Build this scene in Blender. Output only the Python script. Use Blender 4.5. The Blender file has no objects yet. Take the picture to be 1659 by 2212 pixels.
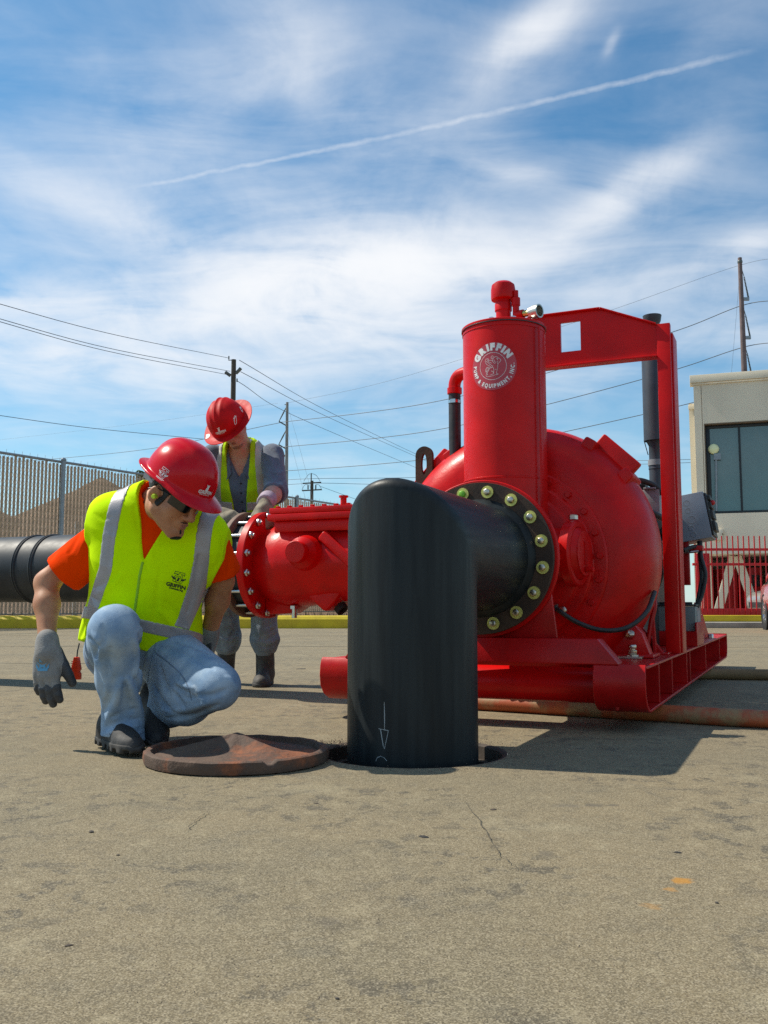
import bpy, math, random
import numpy as np
from mathutils import Vector, Matrix
from mathutils.bvhtree import BVHTree
random.seed(7); rng = np.random.default_rng(7)
SC = bpy.context.scene; COL = SC.collection
PI = math.pi
def R(a): return math.radians(a)

# ------------------------------------------------------------------ camera
CAM_H = 0.48; PITCH = math.atan(202/2000)
cam_data = bpy.data.cameras.new('camera'); cam = bpy.data.objects.new('camera', cam_data); COL.objects.link(cam)
cam_data.sensor_fit = 'VERTICAL'; cam_data.sensor_height = 36.0; cam_data.lens = 36*2000/2212
cam_data.clip_start = 0.05; cam_data.clip_end = 4000
cam.location = (0, 0, CAM_H); cam.rotation_euler = (PI/2+PITCH, 0, 0)
SC.camera = cam
_F = np.array([0, math.cos(PITCH), math.sin(PITCH)]); _U = np.array([0, -math.sin(PITCH), math.cos(PITCH)])
def ray(px, py):
    return np.array([1., 0, 0])*(px-829.5)/2000 - _U*(py-1106)/2000 + _F
def at(px, py, Y):                     # point on the sight line of a measured spot, at distance Y
    d = ray(px, py); return np.array([0, 0, CAM_H]) + d*Y/d[1]
def ground(px, py, z=0):
    d = ray(px, py); return np.array([0, 0, CAM_H]) + d*(z-CAM_H)/d[2]

# ------------------------------------------------------------------ light
SUN_TO = Vector((-0.80, 0.25, 1.0)).normalized()
sun_el = math.asin(SUN_TO.z); sun_az = math.atan2(SUN_TO.x, SUN_TO.y)
sl = bpy.data.lights.new('sun', 'SUN'); sl.energy = 5.0; sl.angle = R(0.5); sl.color = (1.0, 0.93, 0.80)
so = bpy.data.objects.new('sun', sl); COL.objects.link(so); so.location = (-20, 8, 30)
so.rotation_euler = SUN_TO.to_track_quat('Z', 'Y').to_euler()
SC.cycles.use_denoising = False
SC.view_settings.view_transform = 'Standard'; SC.view_settings.look = 'None'
SC.view_settings.exposure = 0.15; SC.view_settings.gamma = 1.0; SC.view_settings.use_curve_mapping = False

class NT:
    """small node-tree writer"""
    def __init__(s, tree): s.t = tree; s.n = tree.nodes; s.l = tree.links
    def new(s, typ, **kw):
        n = s.n.new(typ)
        for k, v in kw.items(): setattr(n, k, v)
        return n
    def put(s, sock, v):
        if isinstance(v, bpy.types.NodeSocket): s.l.new(v, sock)
        elif v is not None: sock.default_value = v
    def m(s, op, a, b=None, c=None, clamp=False):
        n = s.new('ShaderNodeMath', operation=op); n.use_clamp = clamp
        s.put(n.inputs[0], a)
        if b is not None: s.put(n.inputs[1], b)
        if c is not None: s.put(n.inputs[2], c)
        return n.outputs[0]
    def vm(s, op, a, b=None):
        n = s.new('ShaderNodeVectorMath', operation=op); s.put(n.inputs[0], a)
        if b is not None: s.put(n.inputs[1], b)
        return n.outputs['Value'] if op in ('DOT_PRODUCT', 'LENGTH') else n.outputs[0]
    def mix(s, f, a, b, mode='MIX'):
        n = s.new('ShaderNodeMix', data_type='RGBA', blend_type=mode)
        s.put(n.inputs[0], f); s.put(n.inputs[6], a); s.put(n.inputs[7], b); return n.outputs[2]
    def noise(s, vec, scale, detail=4, rough=.55, dist=0.0):
        n = s.new('ShaderNodeTexNoise'); s.put(n.inputs['Vector'], vec)
        n.inputs['Scale'].default_value = scale; n.inputs['Detail'].default_value = detail
        n.inputs['Roughness'].default_value = rough; n.inputs['Distortion'].default_value = dist
        return n.outputs[0]
    def ramp(s, f, lo, hi):
        n = s.new('ShaderNodeMapRange'); n.interpolation_type = 'SMOOTHSTEP'
        s.put(n.inputs[0], f); n.inputs[1].default_value = lo; n.inputs[2].default_value = hi; return n.outputs[0]
    def scale(s, vec, sx, sy, sz, rz=0):
        n = s.new('ShaderNodeMapping'); s.put(n.inputs[0], vec)
        n.inputs['Scale'].default_value = (sx, sy, sz); n.inputs['Rotation'].default_value = (0, 0, rz); return n.outputs[0]

# ------------------------------------------------------------------ sky: air, cirrus and a contrail
world = bpy.data.worlds.new('World'); SC.world = world; world.use_nodes = True
def build_world():
    k = NT(world.node_tree); k.n.clear()
    out = k.new('ShaderNodeOutputWorld'); bg = k.new('ShaderNodeBackground')
    sky = k.new('ShaderNodeTexSky'); sky.sky_type = 'NISHITA'; sky.sun_disc = False
    sky.sun_elevation = sun_el; sky.sun_rotation = sun_az
    sky.air_density = 1.0; sky.dust_density = 0.5; sky.ozone_density = 2.5; sky.altitude = 0
    tc = k.new('ShaderNodeTexCoord').outputs['Generated']
    sep = k.new('ShaderNodeSeparateXYZ'); k.put(sep.inputs[0], tc); z = sep.outputs[2]
    zz = k.m('ADD', k.m('MAXIMUM', z, 0.0), 0.16)
    layer = k.new('ShaderNodeCombineXYZ')
    k.put(layer.inputs[0], k.m('DIVIDE', sep.outputs[0], zz)); k.put(layer.inputs[1], k.m('DIVIDE', sep.outputs[1], zz))
    L = layer.outputs[0]
    warp = k.new('ShaderNodeTexNoise'); k.put(warp.inputs['Vector'], L); warp.inputs['Scale'].default_value = 0.9; warp.inputs['Detail'].default_value = 3
    Lw = k.vm('ADD', L, k.vm('MULTIPLY', k.vm('SUBTRACT', warp.outputs[1], (.5, .5, .5)), (.55, .55, .55)))
    fib = k.noise(k.scale(Lw, 1.6, 5.0, 1, R(-35)), 1.0, 6, .56, .6)
    fib2 = k.noise(k.scale(Lw, 6, 2.6, 1, R(-62)), 1.0, 5, .56, .5)
    big = k.noise(Lw, 1.1, 5, .55)
    puff = k.noise(Lw, 4.2, 8, .62, .3)
    tex = k.m('ADD', k.m('MULTIPLY', fib, .55), k.m('ADD', k.m('MULTIPLY', fib2, .25), k.m('MULTIPLY', puff, .40)))   # about .6
    #    px   py   long across angle amount
    blobs = [(800, 590, 280, 85, -8, 2.1), (660, 600, 160, 50, -6, 1.0), (120, 730, 420, 90, 5, .85), (560, 700, 420, 55, 6, .6),
             (230, 455, 330, 55, 17, .50), (650, 90, 190, 100, 40, .36), (430, 190, 240, 70, -12, .30), (1160, 60, 110, 40, -32, .95),
             (1340, 425, 170, 40, -27, .72), (1430, 610, 260, 48, -5, .42), (960, 720, 130, 40, 17, .40), (1180, 520, 180, 50, -12, .38),
             (1630, 520, 60, 24, -5, .5), (1120, 375, 90, 26, 12, .35), (560, 430, 230, 60, 5, .18), (1320, 95, 24, 10, -60, .3), (1580, 720, 200, 60, 0, .3), (330, 330, 160, 60, -15, .22)]
    tot = None
    for (px, py, a, b, ang, amp) in blobs:
        d = ray(px, py); d = d/np.linalg.norm(d)
        ex = np.cross(d, [0, 0, 1]); ex /= np.linalg.norm(ex); ey = np.cross(ex, d)
        ca, sa = math.cos(R(-ang)), math.sin(R(-ang))
        e1 = (ca*ex+sa*ey)/(a/2000); e2 = (-sa*ex+ca*ey)/(b/2000)
        off = k.vm('SUBTRACT', tc, tuple(d))
        q = k.m('ADD', k.m('POWER', k.m('ABSOLUTE', k.vm('DOT_PRODUCT', off, tuple(e1))), 2.0), k.m('POWER', k.m('ABSOLUTE', k.vm('DOT_PRODUCT', off, tuple(e2))), 2.0))
        g = k.m('MULTIPLY', k.m('DIVIDE', 1.0, k.m('ADD', 1.0, k.m('MULTIPLY', q, k.m('ADD', q, .6)))), amp)
        tot = g if tot is None else k.m('ADD', tot, g)
    front = k.ramp(sep.outputs[1], -.2, .45)                       # the cloud bank described above lies ahead; elsewhere cirrus at random
    rand = k.m('MULTIPLY', k.ramp(big, .42, .72), .75)
    cover = k.m('ADD', k.m('MULTIPLY', tot, front), k.m('MULTIPLY', rand, k.m('SUBTRACT', 1.0, k.m('MULTIPLY', front, .75))))
    dens = k.m('MULTIPLY', cover, k.m('MULTIPLY_ADD', k.m('SUBTRACT', tex, .60), 3.6, .76))
    dens = k.m('MAXIMUM', dens, 0.0)
    veil = k.m('MULTIPLY', k.ramp(tex, .50, .85), .10)
    hz = k.m('MULTIPLY', k.m('POWER', k.m('SUBTRACT', 1.0, k.m('MAXIMUM', z, 0.0), clamp=True), 7.0), .42)
    # contrail along a great circle
    d1 = ray(262, 407); d1 /= np.linalg.norm(d1); d2 = ray(1640, 101); d2 /= np.linalg.norm(d2)
    nrm = np.cross(d1, d2); nrm /= np.linalg.norm(nrm); mid = d1+d2; mid /= np.linalg.norm(mid); tng = np.cross(nrm, mid)
    s = k.vm('DOT_PRODUCT', tc, tuple(tng)); half = float(np.dot(d2, tng))
    bend = k.m('MULTIPLY_ADD', k.m('POWER', k.m('ABSOLUTE', s), 2.0), -.055, .0065)
    wob = k.m('MULTIPLY', k.m('SUBTRACT', k.noise(tc, 45, 3, .6), .5), .006)
    dist = k.m('ABSOLUTE', k.m('ADD', k.m('SUBTRACT', k.vm('DOT_PRODUCT', tc, tuple(nrm)), bend), wob))
    wid = k.m('MULTIPLY_ADD', s, .0022, .0030)
    core = k.m('POWER', k.m('SUBTRACT', 1.0, k.m('DIVIDE', dist, wid), clamp=True), .8)
    ends = k.m('MULTIPLY', k.ramp(s, -half-.004, -half+.05), k.m('SUBTRACT', 1.0, k.ramp(s, half-.06, half+.01)))
    trail = k.m('MULTIPLY', k.m('MULTIPLY', core, ends), k.m('MULTIPLY_ADD', k.noise(tc, 70, 3, .6), .9, .0))
    trail = k.m('MULTIPLY', trail, k.ramp(sep.outputs[1], 0, .2))
    f = k.m('ADD', k.m('ADD', dens, veil), k.m('ADD', hz, k.m('MULTIPLY', trail, .42)))
    f = k.m('SUBTRACT', 1.0, k.m('EXPONENT', k.m('MULTIPLY', f, -1.55)), clamp=True)
    hs = k.new('ShaderNodeHueSaturation'); hs.inputs['Saturation'].default_value = 1.12; hs.inputs['Value'].default_value = SKY_V
    k.put(hs.inputs['Color'], sky.outputs[0])
    blue = k.mix(1.0, hs.outputs[0], (.60, 1.20, 1.28, 1), 'MULTIPLY')
    col = k.mix(f, blue, (CLOUD*1.0, CLOUD*1.02, CLOUD*1.05, 1))
    k.put(bg.inputs[0], col); bg.inputs[1].default_value = 0.1
    k.l.new(bg.outputs[0], out.inputs[0])
SKY_V = 0.95; CLOUD = 8.6
build_world()
# ------------------------------------------------------------------ materials
def mat(name, col, rough=.5, metal=0.0, var=0.0, vscale=8, bump=0.0, bscale=60, spec=.5, coat=0.0, dirt=None, stretch=None, sss=0.0, bdist=.004, col2=None, trans=0.0, detail=5, sheen=0.0):
    m = bpy.data.materials.new(name); m.use_nodes = True
    k = NT(m.node_tree); p = k.n['Principled BSDF']
    tc = k.new('ShaderNodeTexCoord').outputs['Object']
    if stretch: tc = k.scale(tc, *stretch)
    c = (*col, 1)
    base = c
    if var:
        f = k.ramp(k.noise(tc, vscale, detail), .3, .7)
        c2 = col2 if col2 else tuple(x*(1-var) for x in col)
        base = k.mix(f, c, (*c2, 1))
    if dirt:                                     # (colour, noise scale, threshold, softness)
        dc, ds, lo, hi = dirt
        base = k.mix(k.ramp(k.noise(tc, ds, 6, .65), lo, hi), base, (*dc, 1))
    k.put(p.inputs['Base Color'], base)
    rg = rough
    if var: rg = k.m('MULTIPLY_ADD', k.noise(tc, vscale*2.3, 4), .25, rough-.12, clamp=True)
    k.put(p.inputs['Roughness'], rg); p.inputs['Metallic'].default_value = metal
    p.inputs['Specular IOR Level'].default_value = spec
    p.inputs['Coat Weight'].default_value = coat; p.inputs['Coat Roughness'].default_value = .12
    p.inputs['Transmission Weight'].default_value = trans
    if sheen: p.inputs['Sheen Weight'].default_value = sheen
    if sss: p.inputs['Subsurface Weight'].default_value = sss; p.inputs['Subsurface Radius'].default_value = (.012, .005, .003); p.inputs['Subsurface Scale'].default_value = 1.0
    if bump:
        b = k.new('ShaderNodeBump'); b.inputs['Strength'].default_value = bump; b.inputs['Distance'].default_value = bdist
        k.put(b.inputs['Height'], k.noise(tc, bscale, 5, .6)); k.l.new(b.outputs[0], p.inputs['Normal'])
    return m
M = {}
RED = (.64, .0042, .0036)
M['red'] = mat('red_paint', RED, .36, var=.25, vscale=5, bump=.10, bscale=45, spec=.2, coat=.03, bdist=.002, dirt=((.20, .006, .010), 34, .70, .78))
M['red_cast'] = mat('red_cast_paint', RED, .36, var=.28, vscale=7, bump=.28, bscale=60, spec=.20, coat=.05, bdist=.003)
M['red_skid'] = mat('red_skid_paint', (.52, .0035, .004), .38, var=.3, vscale=6, bump=.15, bscale=50, spec=.25, coat=.06, dirt=((.16, .03, .022), 9, .68, .88))
M['hat'] = mat('red_hat_plastic', (.62, .001, .008), .28, var=.10, vscale=9, bump=.02, bscale=40, spec=.2, coat=.14)
M['hat_old'] = mat('worn_red_hat_plastic', (.58, .006, .008), .55, var=.25, vscale=14, bump=.06, bscale=60, spec=.14, coat=.0, dirt=((.12, .02, .015), 22, .62, .85))
M['black_pipe'] = mat('black_polyethylene', (.009, .012, .014), .45, var=.5, vscale=9, stretch=(3.0, 3.0, .22), col2=(.020, .025, .027), dirt=((.060, .063, .060), 26, .68, .88), bump=.10, bscale=40, spec=.24)
M['black_pipe_h'] = mat('black_polyethylene_run', (.009, .012, .014), .45, var=.5, vscale=9, stretch=(3.0, .3, 3.0), col2=(.020, .025, .027), dirt=((.05, .05, .05), 26, .72, .92), bump=.10, bscale=40, spec=.24)
M['black_pipe_side'] = mat('black_polyethylene_side', (.014, .016, .020), .52, spec=.35, var=.5, vscale=6, col2=(.03, .033, .037), dirt=((.10, .10, .10), 16, .72, .92), bump=.08, bscale=40)
M['black'] = mat('black_rubber', (.014, .015, .017), .5, var=.4, vscale=20, col2=(.03, .03, .032))
M['dark'] = mat('dark_machinery', (.018, .018, .02), .45, var=.6, vscale=12, col2=(.045, .042, .04), metal=.3)
M['muffler'] = mat('grey_muffler_paint', (.055, .06, .075), .45, var=.3, vscale=8, metal=.2)
M['steel'] = mat('bright_steel', (.62, .62, .60), .28, metal=1.0, var=.2, vscale=30)
M['zinc'] = mat('zinc_bolt', (.62, .52, .34), .32, metal=1.0, var=.35, vscale=60, col2=(.55, .50, .48))
M['washer'] = mat('yellow_zinc_washer', (.74, .68, .18), .42, metal=.35, var=.2, vscale=50)
M['green_bolt'] = mat('green_paint_mark', (.22, .55, .03), .4, var=.3, vscale=60)
M['rust'] = mat('rusty_flange_steel', (.085, .048, .030), .8, var=.6, vscale=7, col2=(.040, .025, .018), dirt=((.19, .065, .025), 10, .56, .80), bump=.25, bscale=80, metal=.2)
M['lid'] = mat('rusty_cast_iron', (.115, .070, .048), .85, var=.6, vscale=7, col2=(.055, .042, .035), dirt=((.25, .085, .035), 7, .47, .68), bump=.7, bscale=70, bdist=.006)
M['rustflange'] = mat('weathered_brown_flange', (.20, .11, .07), .7, var=.5, vscale=10, col2=(.12, .07, .05), bump=.2, bscale=60)
M['brass'] = mat('brass_fitting', (.55, .42, .14), .3, metal=1, var=.2, vscale=40)
M['alu'] = mat('aluminium_coupling', (.60, .58, .52), .35, metal=.9, var=.2, vscale=40)
M['panel'] = mat('grey_panel_paint', (.24, .27, .33), .45, var=.12, vscale=10)
M['ltgrey'] = mat('light_grey_engine_part', (.30, .31, .33), .5, var=.3, vscale=12)
M['batt'] = mat('grey_battery_case', (.16, .19, .19), .4, var=.4, vscale=8, col2=(.28, .30, .29))
M['white'] = mat('white_print', (.78, .75, .74), .5, var=.08, vscale=30)
M['decal'] = mat('clear_decal_film', (.50, .045, .06), .30, var=.1, vscale=12)
M['skin'] = mat('skin', (.48, .225, .115), .52, var=.3, vscale=26, col2=(.40, .165, .08), sss=.10, bump=.08, bscale=180, bdist=.002)
M['skin2'] = mat('skin_fair', (.52, .28, .20), .5, var=.25, vscale=22, col2=(.50, .20, .13), sss=.10, bump=.06, bscale=180, bdist=.002)
M['hair'] = mat('black_hair', (.010, .008, .008), .55, var=.5, vscale=60, bump=.6, bscale=260, stretch=(1, 1, .25))
M['beard'] = mat('beard_stubble', (.11, .055, .035), .75, var=.5, vscale=160, bump=.4, bscale=300)
M['stubble_fair'] = mat('fair_stubble', (.36, .18, .125), .75, var=.4, vscale=160)
M['lips'] = mat('lips', (.36, .13, .10), .45, var=.15, vscale=60, sss=.05)
M['eye'] = mat('eyeball', (.7, .68, .65), .15)
M['lens'] = mat('dark_lens', (.006, .008, .010), .06, spec=.6, coat=.5)
M['plug'] = mat('yellow_foam', (.60, .80, .04), .8, var=.1, vscale=80)
M['vest'] = mat('fluorescent_yellow_mesh', (.66, 1.0, .0), .85, var=.10, vscale=6, bump=.3, bscale=420, bdist=.0015, spec=.08)
M['vest2'] = mat('soiled_yellow_mesh', (.52, .80, .006), .85, spec=.1, var=.35, vscale=7, col2=(.36, .55, .01), dirt=((.13, .19, .03), 12, .60, .80), bump=.35, bscale=300, bdist=.002)
M['tape'] = mat('silver_reflective_tape', (.40, .38, .39), .45, var=.12, vscale=9, bump=.15, bscale=200, metal=.15)
M['tape2'] = mat('dirty_reflective_tape', (.48, .44, .40), .5, var=.25, vscale=12, metal=.1)
M['vestzip'] = mat('zipper_tape', (.30, .55, .01), .6, bump=.6, bscale=300)
M['orange'] = mat('orange_cotton', (.95, .055, .0), .9, var=.12, vscale=9, bump=.3, bscale=260, bdist=.002, spec=.05)
M['denim'] = mat('light_denim', (.36, .46, .57), .88, var=.45, vscale=13, col2=(.19, .29, .43), bump=.4, bscale=330, bdist=.002, dirt=((.48, .57, .66), 7, .58, .78), spec=.1)
M['denim2'] = mat('pale_denim', (.27, .32, .37), .9, var=.45, vscale=10, col2=(.17, .205, .25), bump=.3, bscale=200, bdist=.003)
M['seam'] = mat('denim_seam', (.15, .21, .30), .9, bump=.6, bscale=300)
M['greyshirt'] = mat('blue_grey_shirt', (.105, .130, .185), .85, var=.3, vscale=9, bump=.3, bscale=200, bdist=.003, sheen=.2)
M['collar'] = mat('shirt_collar_light', (.22, .23, .26), .85, var=.2, vscale=30)
M['glove'] = mat('grey_knit_glove', (.27, .26, .25), .92, var=.2, vscale=40, bump=.6, bscale=300, bdist=.002)
M['glove_dip'] = mat('dark_grey_glove_coating', (.055, .060, .070), .55, var=.3, vscale=40, bump=.3, bscale=160)
M['glove_star'] = mat('blue_glove_print', (.10, .33, .55), .7)
M['glove_lea'] = mat('suede_work_glove', (.32, .27, .19), .92, var=.4, vscale=24, col2=(.17, .145, .11), bump=.5, bscale=120, dirt=((.05, .045, .04), 18, .58, .78))
M['cuff'] = mat('striped_glove_cuff', (.42, .33, .38), .85, var=.3, vscale=26, col2=(.30, .24, .30))
M['boot'] = mat('dark_work_boot', (.035, .034, .035), .7, var=.4, vscale=20, bump=.4, bscale=90, dirt=((.12, .11, .09), 16, .60, .80))
M['boot2'] = mat('dusty_leather_boot', (.045, .042, .040), .7, var=.5, vscale=18, col2=(.10, .09, .078), bump=.4, bscale=90)
M['sole'] = mat('boot_sole_rubber', (.03, .03, .03), .8, var=.4, vscale=30, col2=(.07, .065, .06))
M['clip'] = mat('orange_plastic_clip', (.90, .055, .01), .35)
M['orangepole'] = mat('orange_painted_pole', (.44, .15, .035), .6, var=.6, vscale=3, col2=(.36, .045, .02), dirt=((.30, .19, .085), 3.0, .52, .64), bump=.25, bscale=50)
M['tanpole'] = mat('tan_pole', (.30, .19, .085), .7, var=.4, vscale=5, bump=.2, bscale=40)
M['yellow'] = mat('yellow_kerb_paint', (.62, .47, .012), .65, var=.3, vscale=3, col2=(.50, .36, .015), dirt=((.20, .16, .04), 4, .66, .85), bump=.3, bscale=14)
M['kerbgrey'] = mat('grey_concrete_kerb', (.36, .34, .29), .85, var=.3, vscale=3)
M['slat'] = mat('tan_fence_slat', (.54, .37, .235), .7, var=.25, vscale=1.2, col2=(.45, .31, .19))
M['wire'] = mat('galvanised_wire', (.27, .235, .19), .7, spec=.3)
M['galv'] = mat('galvanised_post', (.30, .33, .35), .45, metal=.5, var=.2, vscale=6)
M['wood'] = mat('weathered_pole_wood', (.09, .075, .058), .9, var=.4, vscale=5, stretch=(6, 6, .5))
M['woodred'] = mat('brown_pole', (.19, .135, .13), .85, var=.3, vscale=3)
M['greypole'] = mat('grey_concrete_pole', (.30, .29, .27), .85, var=.2, vscale=3)
M['insul'] = mat('grey_insulator', (.10, .11, .10), .4)
M['cable'] = mat('overhead_cable', (.045, .06, .075), .6)
M['stucco'] = mat('beige_stucco', (.80, .71, .55), .9, var=.16, vscale=.5, dirt=((.66, .57, .44), 1.2, .58, .8), bump=.3, bscale=30, bdist=.006)
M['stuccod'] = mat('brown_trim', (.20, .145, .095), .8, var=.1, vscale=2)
M['frame'] = mat('dark_window_frame', (.022, .024, .026), .4, metal=.3)
M['glass'] = mat('tinted_window_glass', (.10, .165, .165), .08, spec=.9, var=.12, vscale=.9, metal=.25)
M['interior'] = mat('shaded_interior', (.10, .09, .08), .9)
M['fencered'] = mat('red_fence_paint', (.55, .012, .014), .45, var=.15, vscale=4)
M['lamp_reflection'] = mat('lamp_reflection_globe', (.85, .88, .50), .2)
M['carred'] = mat('red_car_paint', (.55, .008, .010), .22, coat=.8, var=.05, vscale=3)
M['carsilver'] = mat('silver_car_paint', (.38, .36, .33), .3, metal=.5, coat=.6, var=.05, vscale=3)
M['carglass'] = mat('car_glass', (.02, .025, .03), .06, spec=.8)
M['tyre'] = mat('tyre_rubber', (.022, .022, .022), .85)
M['rim'] = mat('alloy_rim', (.55, .56, .58), .25, metal=1.0)
M['dirt'] = mat('brown_soil', (.22, .145, .09), .95, var=.4, vscale=1.5, bump=.8, bscale=4, bdist=.1)
M['leaf'] = mat('green_leaf', (.045, .085, .022), .7, var=.5, vscale=2.5, col2=(.085, .13, .03))
M['weed'] = mat('dry_weed', (.07, .07, .03), .9, var=.5, vscale=4)
M['bark'] = mat('bark', (.08, .06, .045), .9, var=.4, vscale=9)
M['stone'] = mat('small_stone', (.10, .085, .07), .9, var=.5, vscale=30, bump=.5, bscale=60)
M['grit'] = mat('loose_grit', (.30, .24, .17), .9, var=.5, vscale=30, col2=(.16, .10, .07))
M['shaft'] = mat('manhole_shaft', (.035, .032, .03), .9, var=.4, vscale=8)
M['ring'] = mat('manhole_frame_iron', (.085, .065, .05), .8, var=.5, vscale=10, bump=.5, bscale=60)
M['crack'] = mat('dirt_filled_crack', (.125, .102, .068), .95, var=.5, vscale=60)
M['chalk'] = mat('chalk', (.34, .36, .36), .95)
M['black_print'] = mat('black_print', (.010, .018, .012), .7)
M['white_sticker'] = mat('white_sticker', (.75, .72, .66), .6)
M['green_sticker'] = mat('green_sticker', (.22, .40, .03), .6)

def concrete():
    m = bpy.data.materials.new('weathered_concrete'); m.use_nodes = True
    k = NT(m.node_tree); p = k.n['Principled BSDF']; tc = k.new('ShaderNodeTexCoord').outputs['Object']
    a = k.noise(tc, 1.1, 6, .6, .3); b = k.noise(k.scale(tc, 1, 1.0, 1), 5.0, 8, .70, .2); g = k.noise(tc, 330, 4, .85); s = k.noise(k.scale(tc, 12, 55, 1), 1.0, 6, .7)
    c = k.mix(k.ramp(a, .30, .70), (.225, .172, .096, 1), (.165, .135, .082, 1))
    c = k.mix(k.m('MULTIPLY', k.ramp(b, .53, .70), .75), c, (.095, .084, .062, 1))           # grey worn patches
    c = k.mix(k.m('MULTIPLY', k.ramp(k.noise(tc, 2.7, 5, .6), .54, .70), .6), c, (.30, .255, .16, 1))
    c = k.mix(k.m('MULTIPLY', k.ramp(g, .51, .60), .75), c, (.37, .315, .205, 1))                # sand grains
    c = k.mix(k.m('MULTIPLY', k.ramp(g, .48, .39), .80), c, (.062, .052, .036, 1))
    c = k.mix(k.m('MULTIPLY', k.ramp(s, .54, .68), .28), c, (.085, .075, .055, 1))             # brushed finish worn dark
    bl = k.noise(k.scale(tc, 1, .85, 1), 15, 7, .70, .15); zone = k.ramp(k.noise(tc, 1.6, 3, .5), .42, .60)
    c = k.mix(k.m('MULTIPLY', k.ramp(bl, .525, .585), k.m('MULTIPLY_ADD', zone, .62, .14)), c, (.075, .066, .050, 1))     # trodden grey blotches
    c = k.mix(k.m('MULTIPLY', k.ramp(bl, .44, .34), .45), c, (.33, .275, .17, 1))
    v = k.new('ShaderNodeTexVoronoi'); k.put(v.inputs['Vector'], tc); v.inputs['Scale'].default_value = 90
    c = k.mix(k.m('MULTIPLY', k.ramp(v.outputs['Distance'], .11, .05), .45), c, (.06, .052, .042, 1))   # pits
    for (fs, amp, lo_, hi_) in ((420, .40, (.055, .046, .032, 1), (.46, .39, .27, 1)), (150, .12, (.07, .06, .042, 1), (.42, .36, .25, 1))):
        wn = k.new('ShaderNodeTexWhiteNoise'); wn.noise_dimensions = '3D'
        k.put(wn.inputs[0], k.vm('FLOOR', k.vm('MULTIPLY', tc, (fs, fs, 0.0)))); r_ = wn.outputs['Value']
        c = k.mix(k.m('MULTIPLY', k.ramp(r_, .62, 1.0), amp), c, hi_); c = k.mix(k.m('MULTIPLY', k.ramp(r_, .38, .0), amp), c, lo_)      # sand and aggregate, grain by grain
    v2 = k.new('ShaderNodeTexVoronoi'); k.put(v2.inputs['Vector'], k.scale(tc, 1, 1.5, 1)); v2.inputs['Scale'].default_value = 1.7
    c = k.mix(k.m('MULTIPLY', k.ramp(k.m('ADD', v2.outputs['Distance'], k.m('MULTIPLY', k.noise(tc, 14, 4), .16)), .17, .10), .55), c, (.13, .115, .09, 1))  # drips and spots
    # rust coloured spots, three of them where they are on the slab
    for (px, py, r, f, cc) in ((1475, 1903, .024, .85, (.42, .20, .035, 1)), (1410, 1958, .02, .35, (.42, .20, .035, 1)), (1447, 1921, .012, .5, (.42, .20, .035, 1)),
                               (1283, 1739, .030, .75, (.115, .10, .075, 1)), (1323, 1739, .020, .7, (.115, .10, .075, 1)), (1178, 1843, .022, .6, (.13, .11, .08, 1)), (715, 1990, .02, .4, (.13, .11, .08, 1))):
        q = ground(px, py); d = k.vm('LENGTH', k.vm('SUBTRACT', tc, (float(q[0]), float(q[1]), 0)))
        d = k.m('ADD', d, k.m('MULTIPLY', k.m('SUBTRACT', k.noise(tc, 40, 4), .5), .045))
        c = k.mix(k.m('MULTIPLY', k.ramp(d, r, r*.4), f), c, cc)
    k.put(p.inputs['Base Color'], c); p.inputs['Roughness'].default_value = .88; p.inputs['Specular IOR Level'].default_value = .3
    h = k.m('ADD', k.m('MULTIPLY', b, .8), k.m('ADD', k.m('MULTIPLY', g, .30), k.m('MULTIPLY', k.m('ADD', s, k.m('MULTIPLY', bl, -1.2)), .6)))
    bp = k.new('ShaderNodeBump'); bp.inputs['Strength'].default_value = .55; bp.inputs['Distance'].default_value = .005
    k.put(bp.inputs['Height'], h); k.l.new(bp.outputs[0], p.inputs['Normal'])
    return m
M['concrete'] = concrete()

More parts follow.
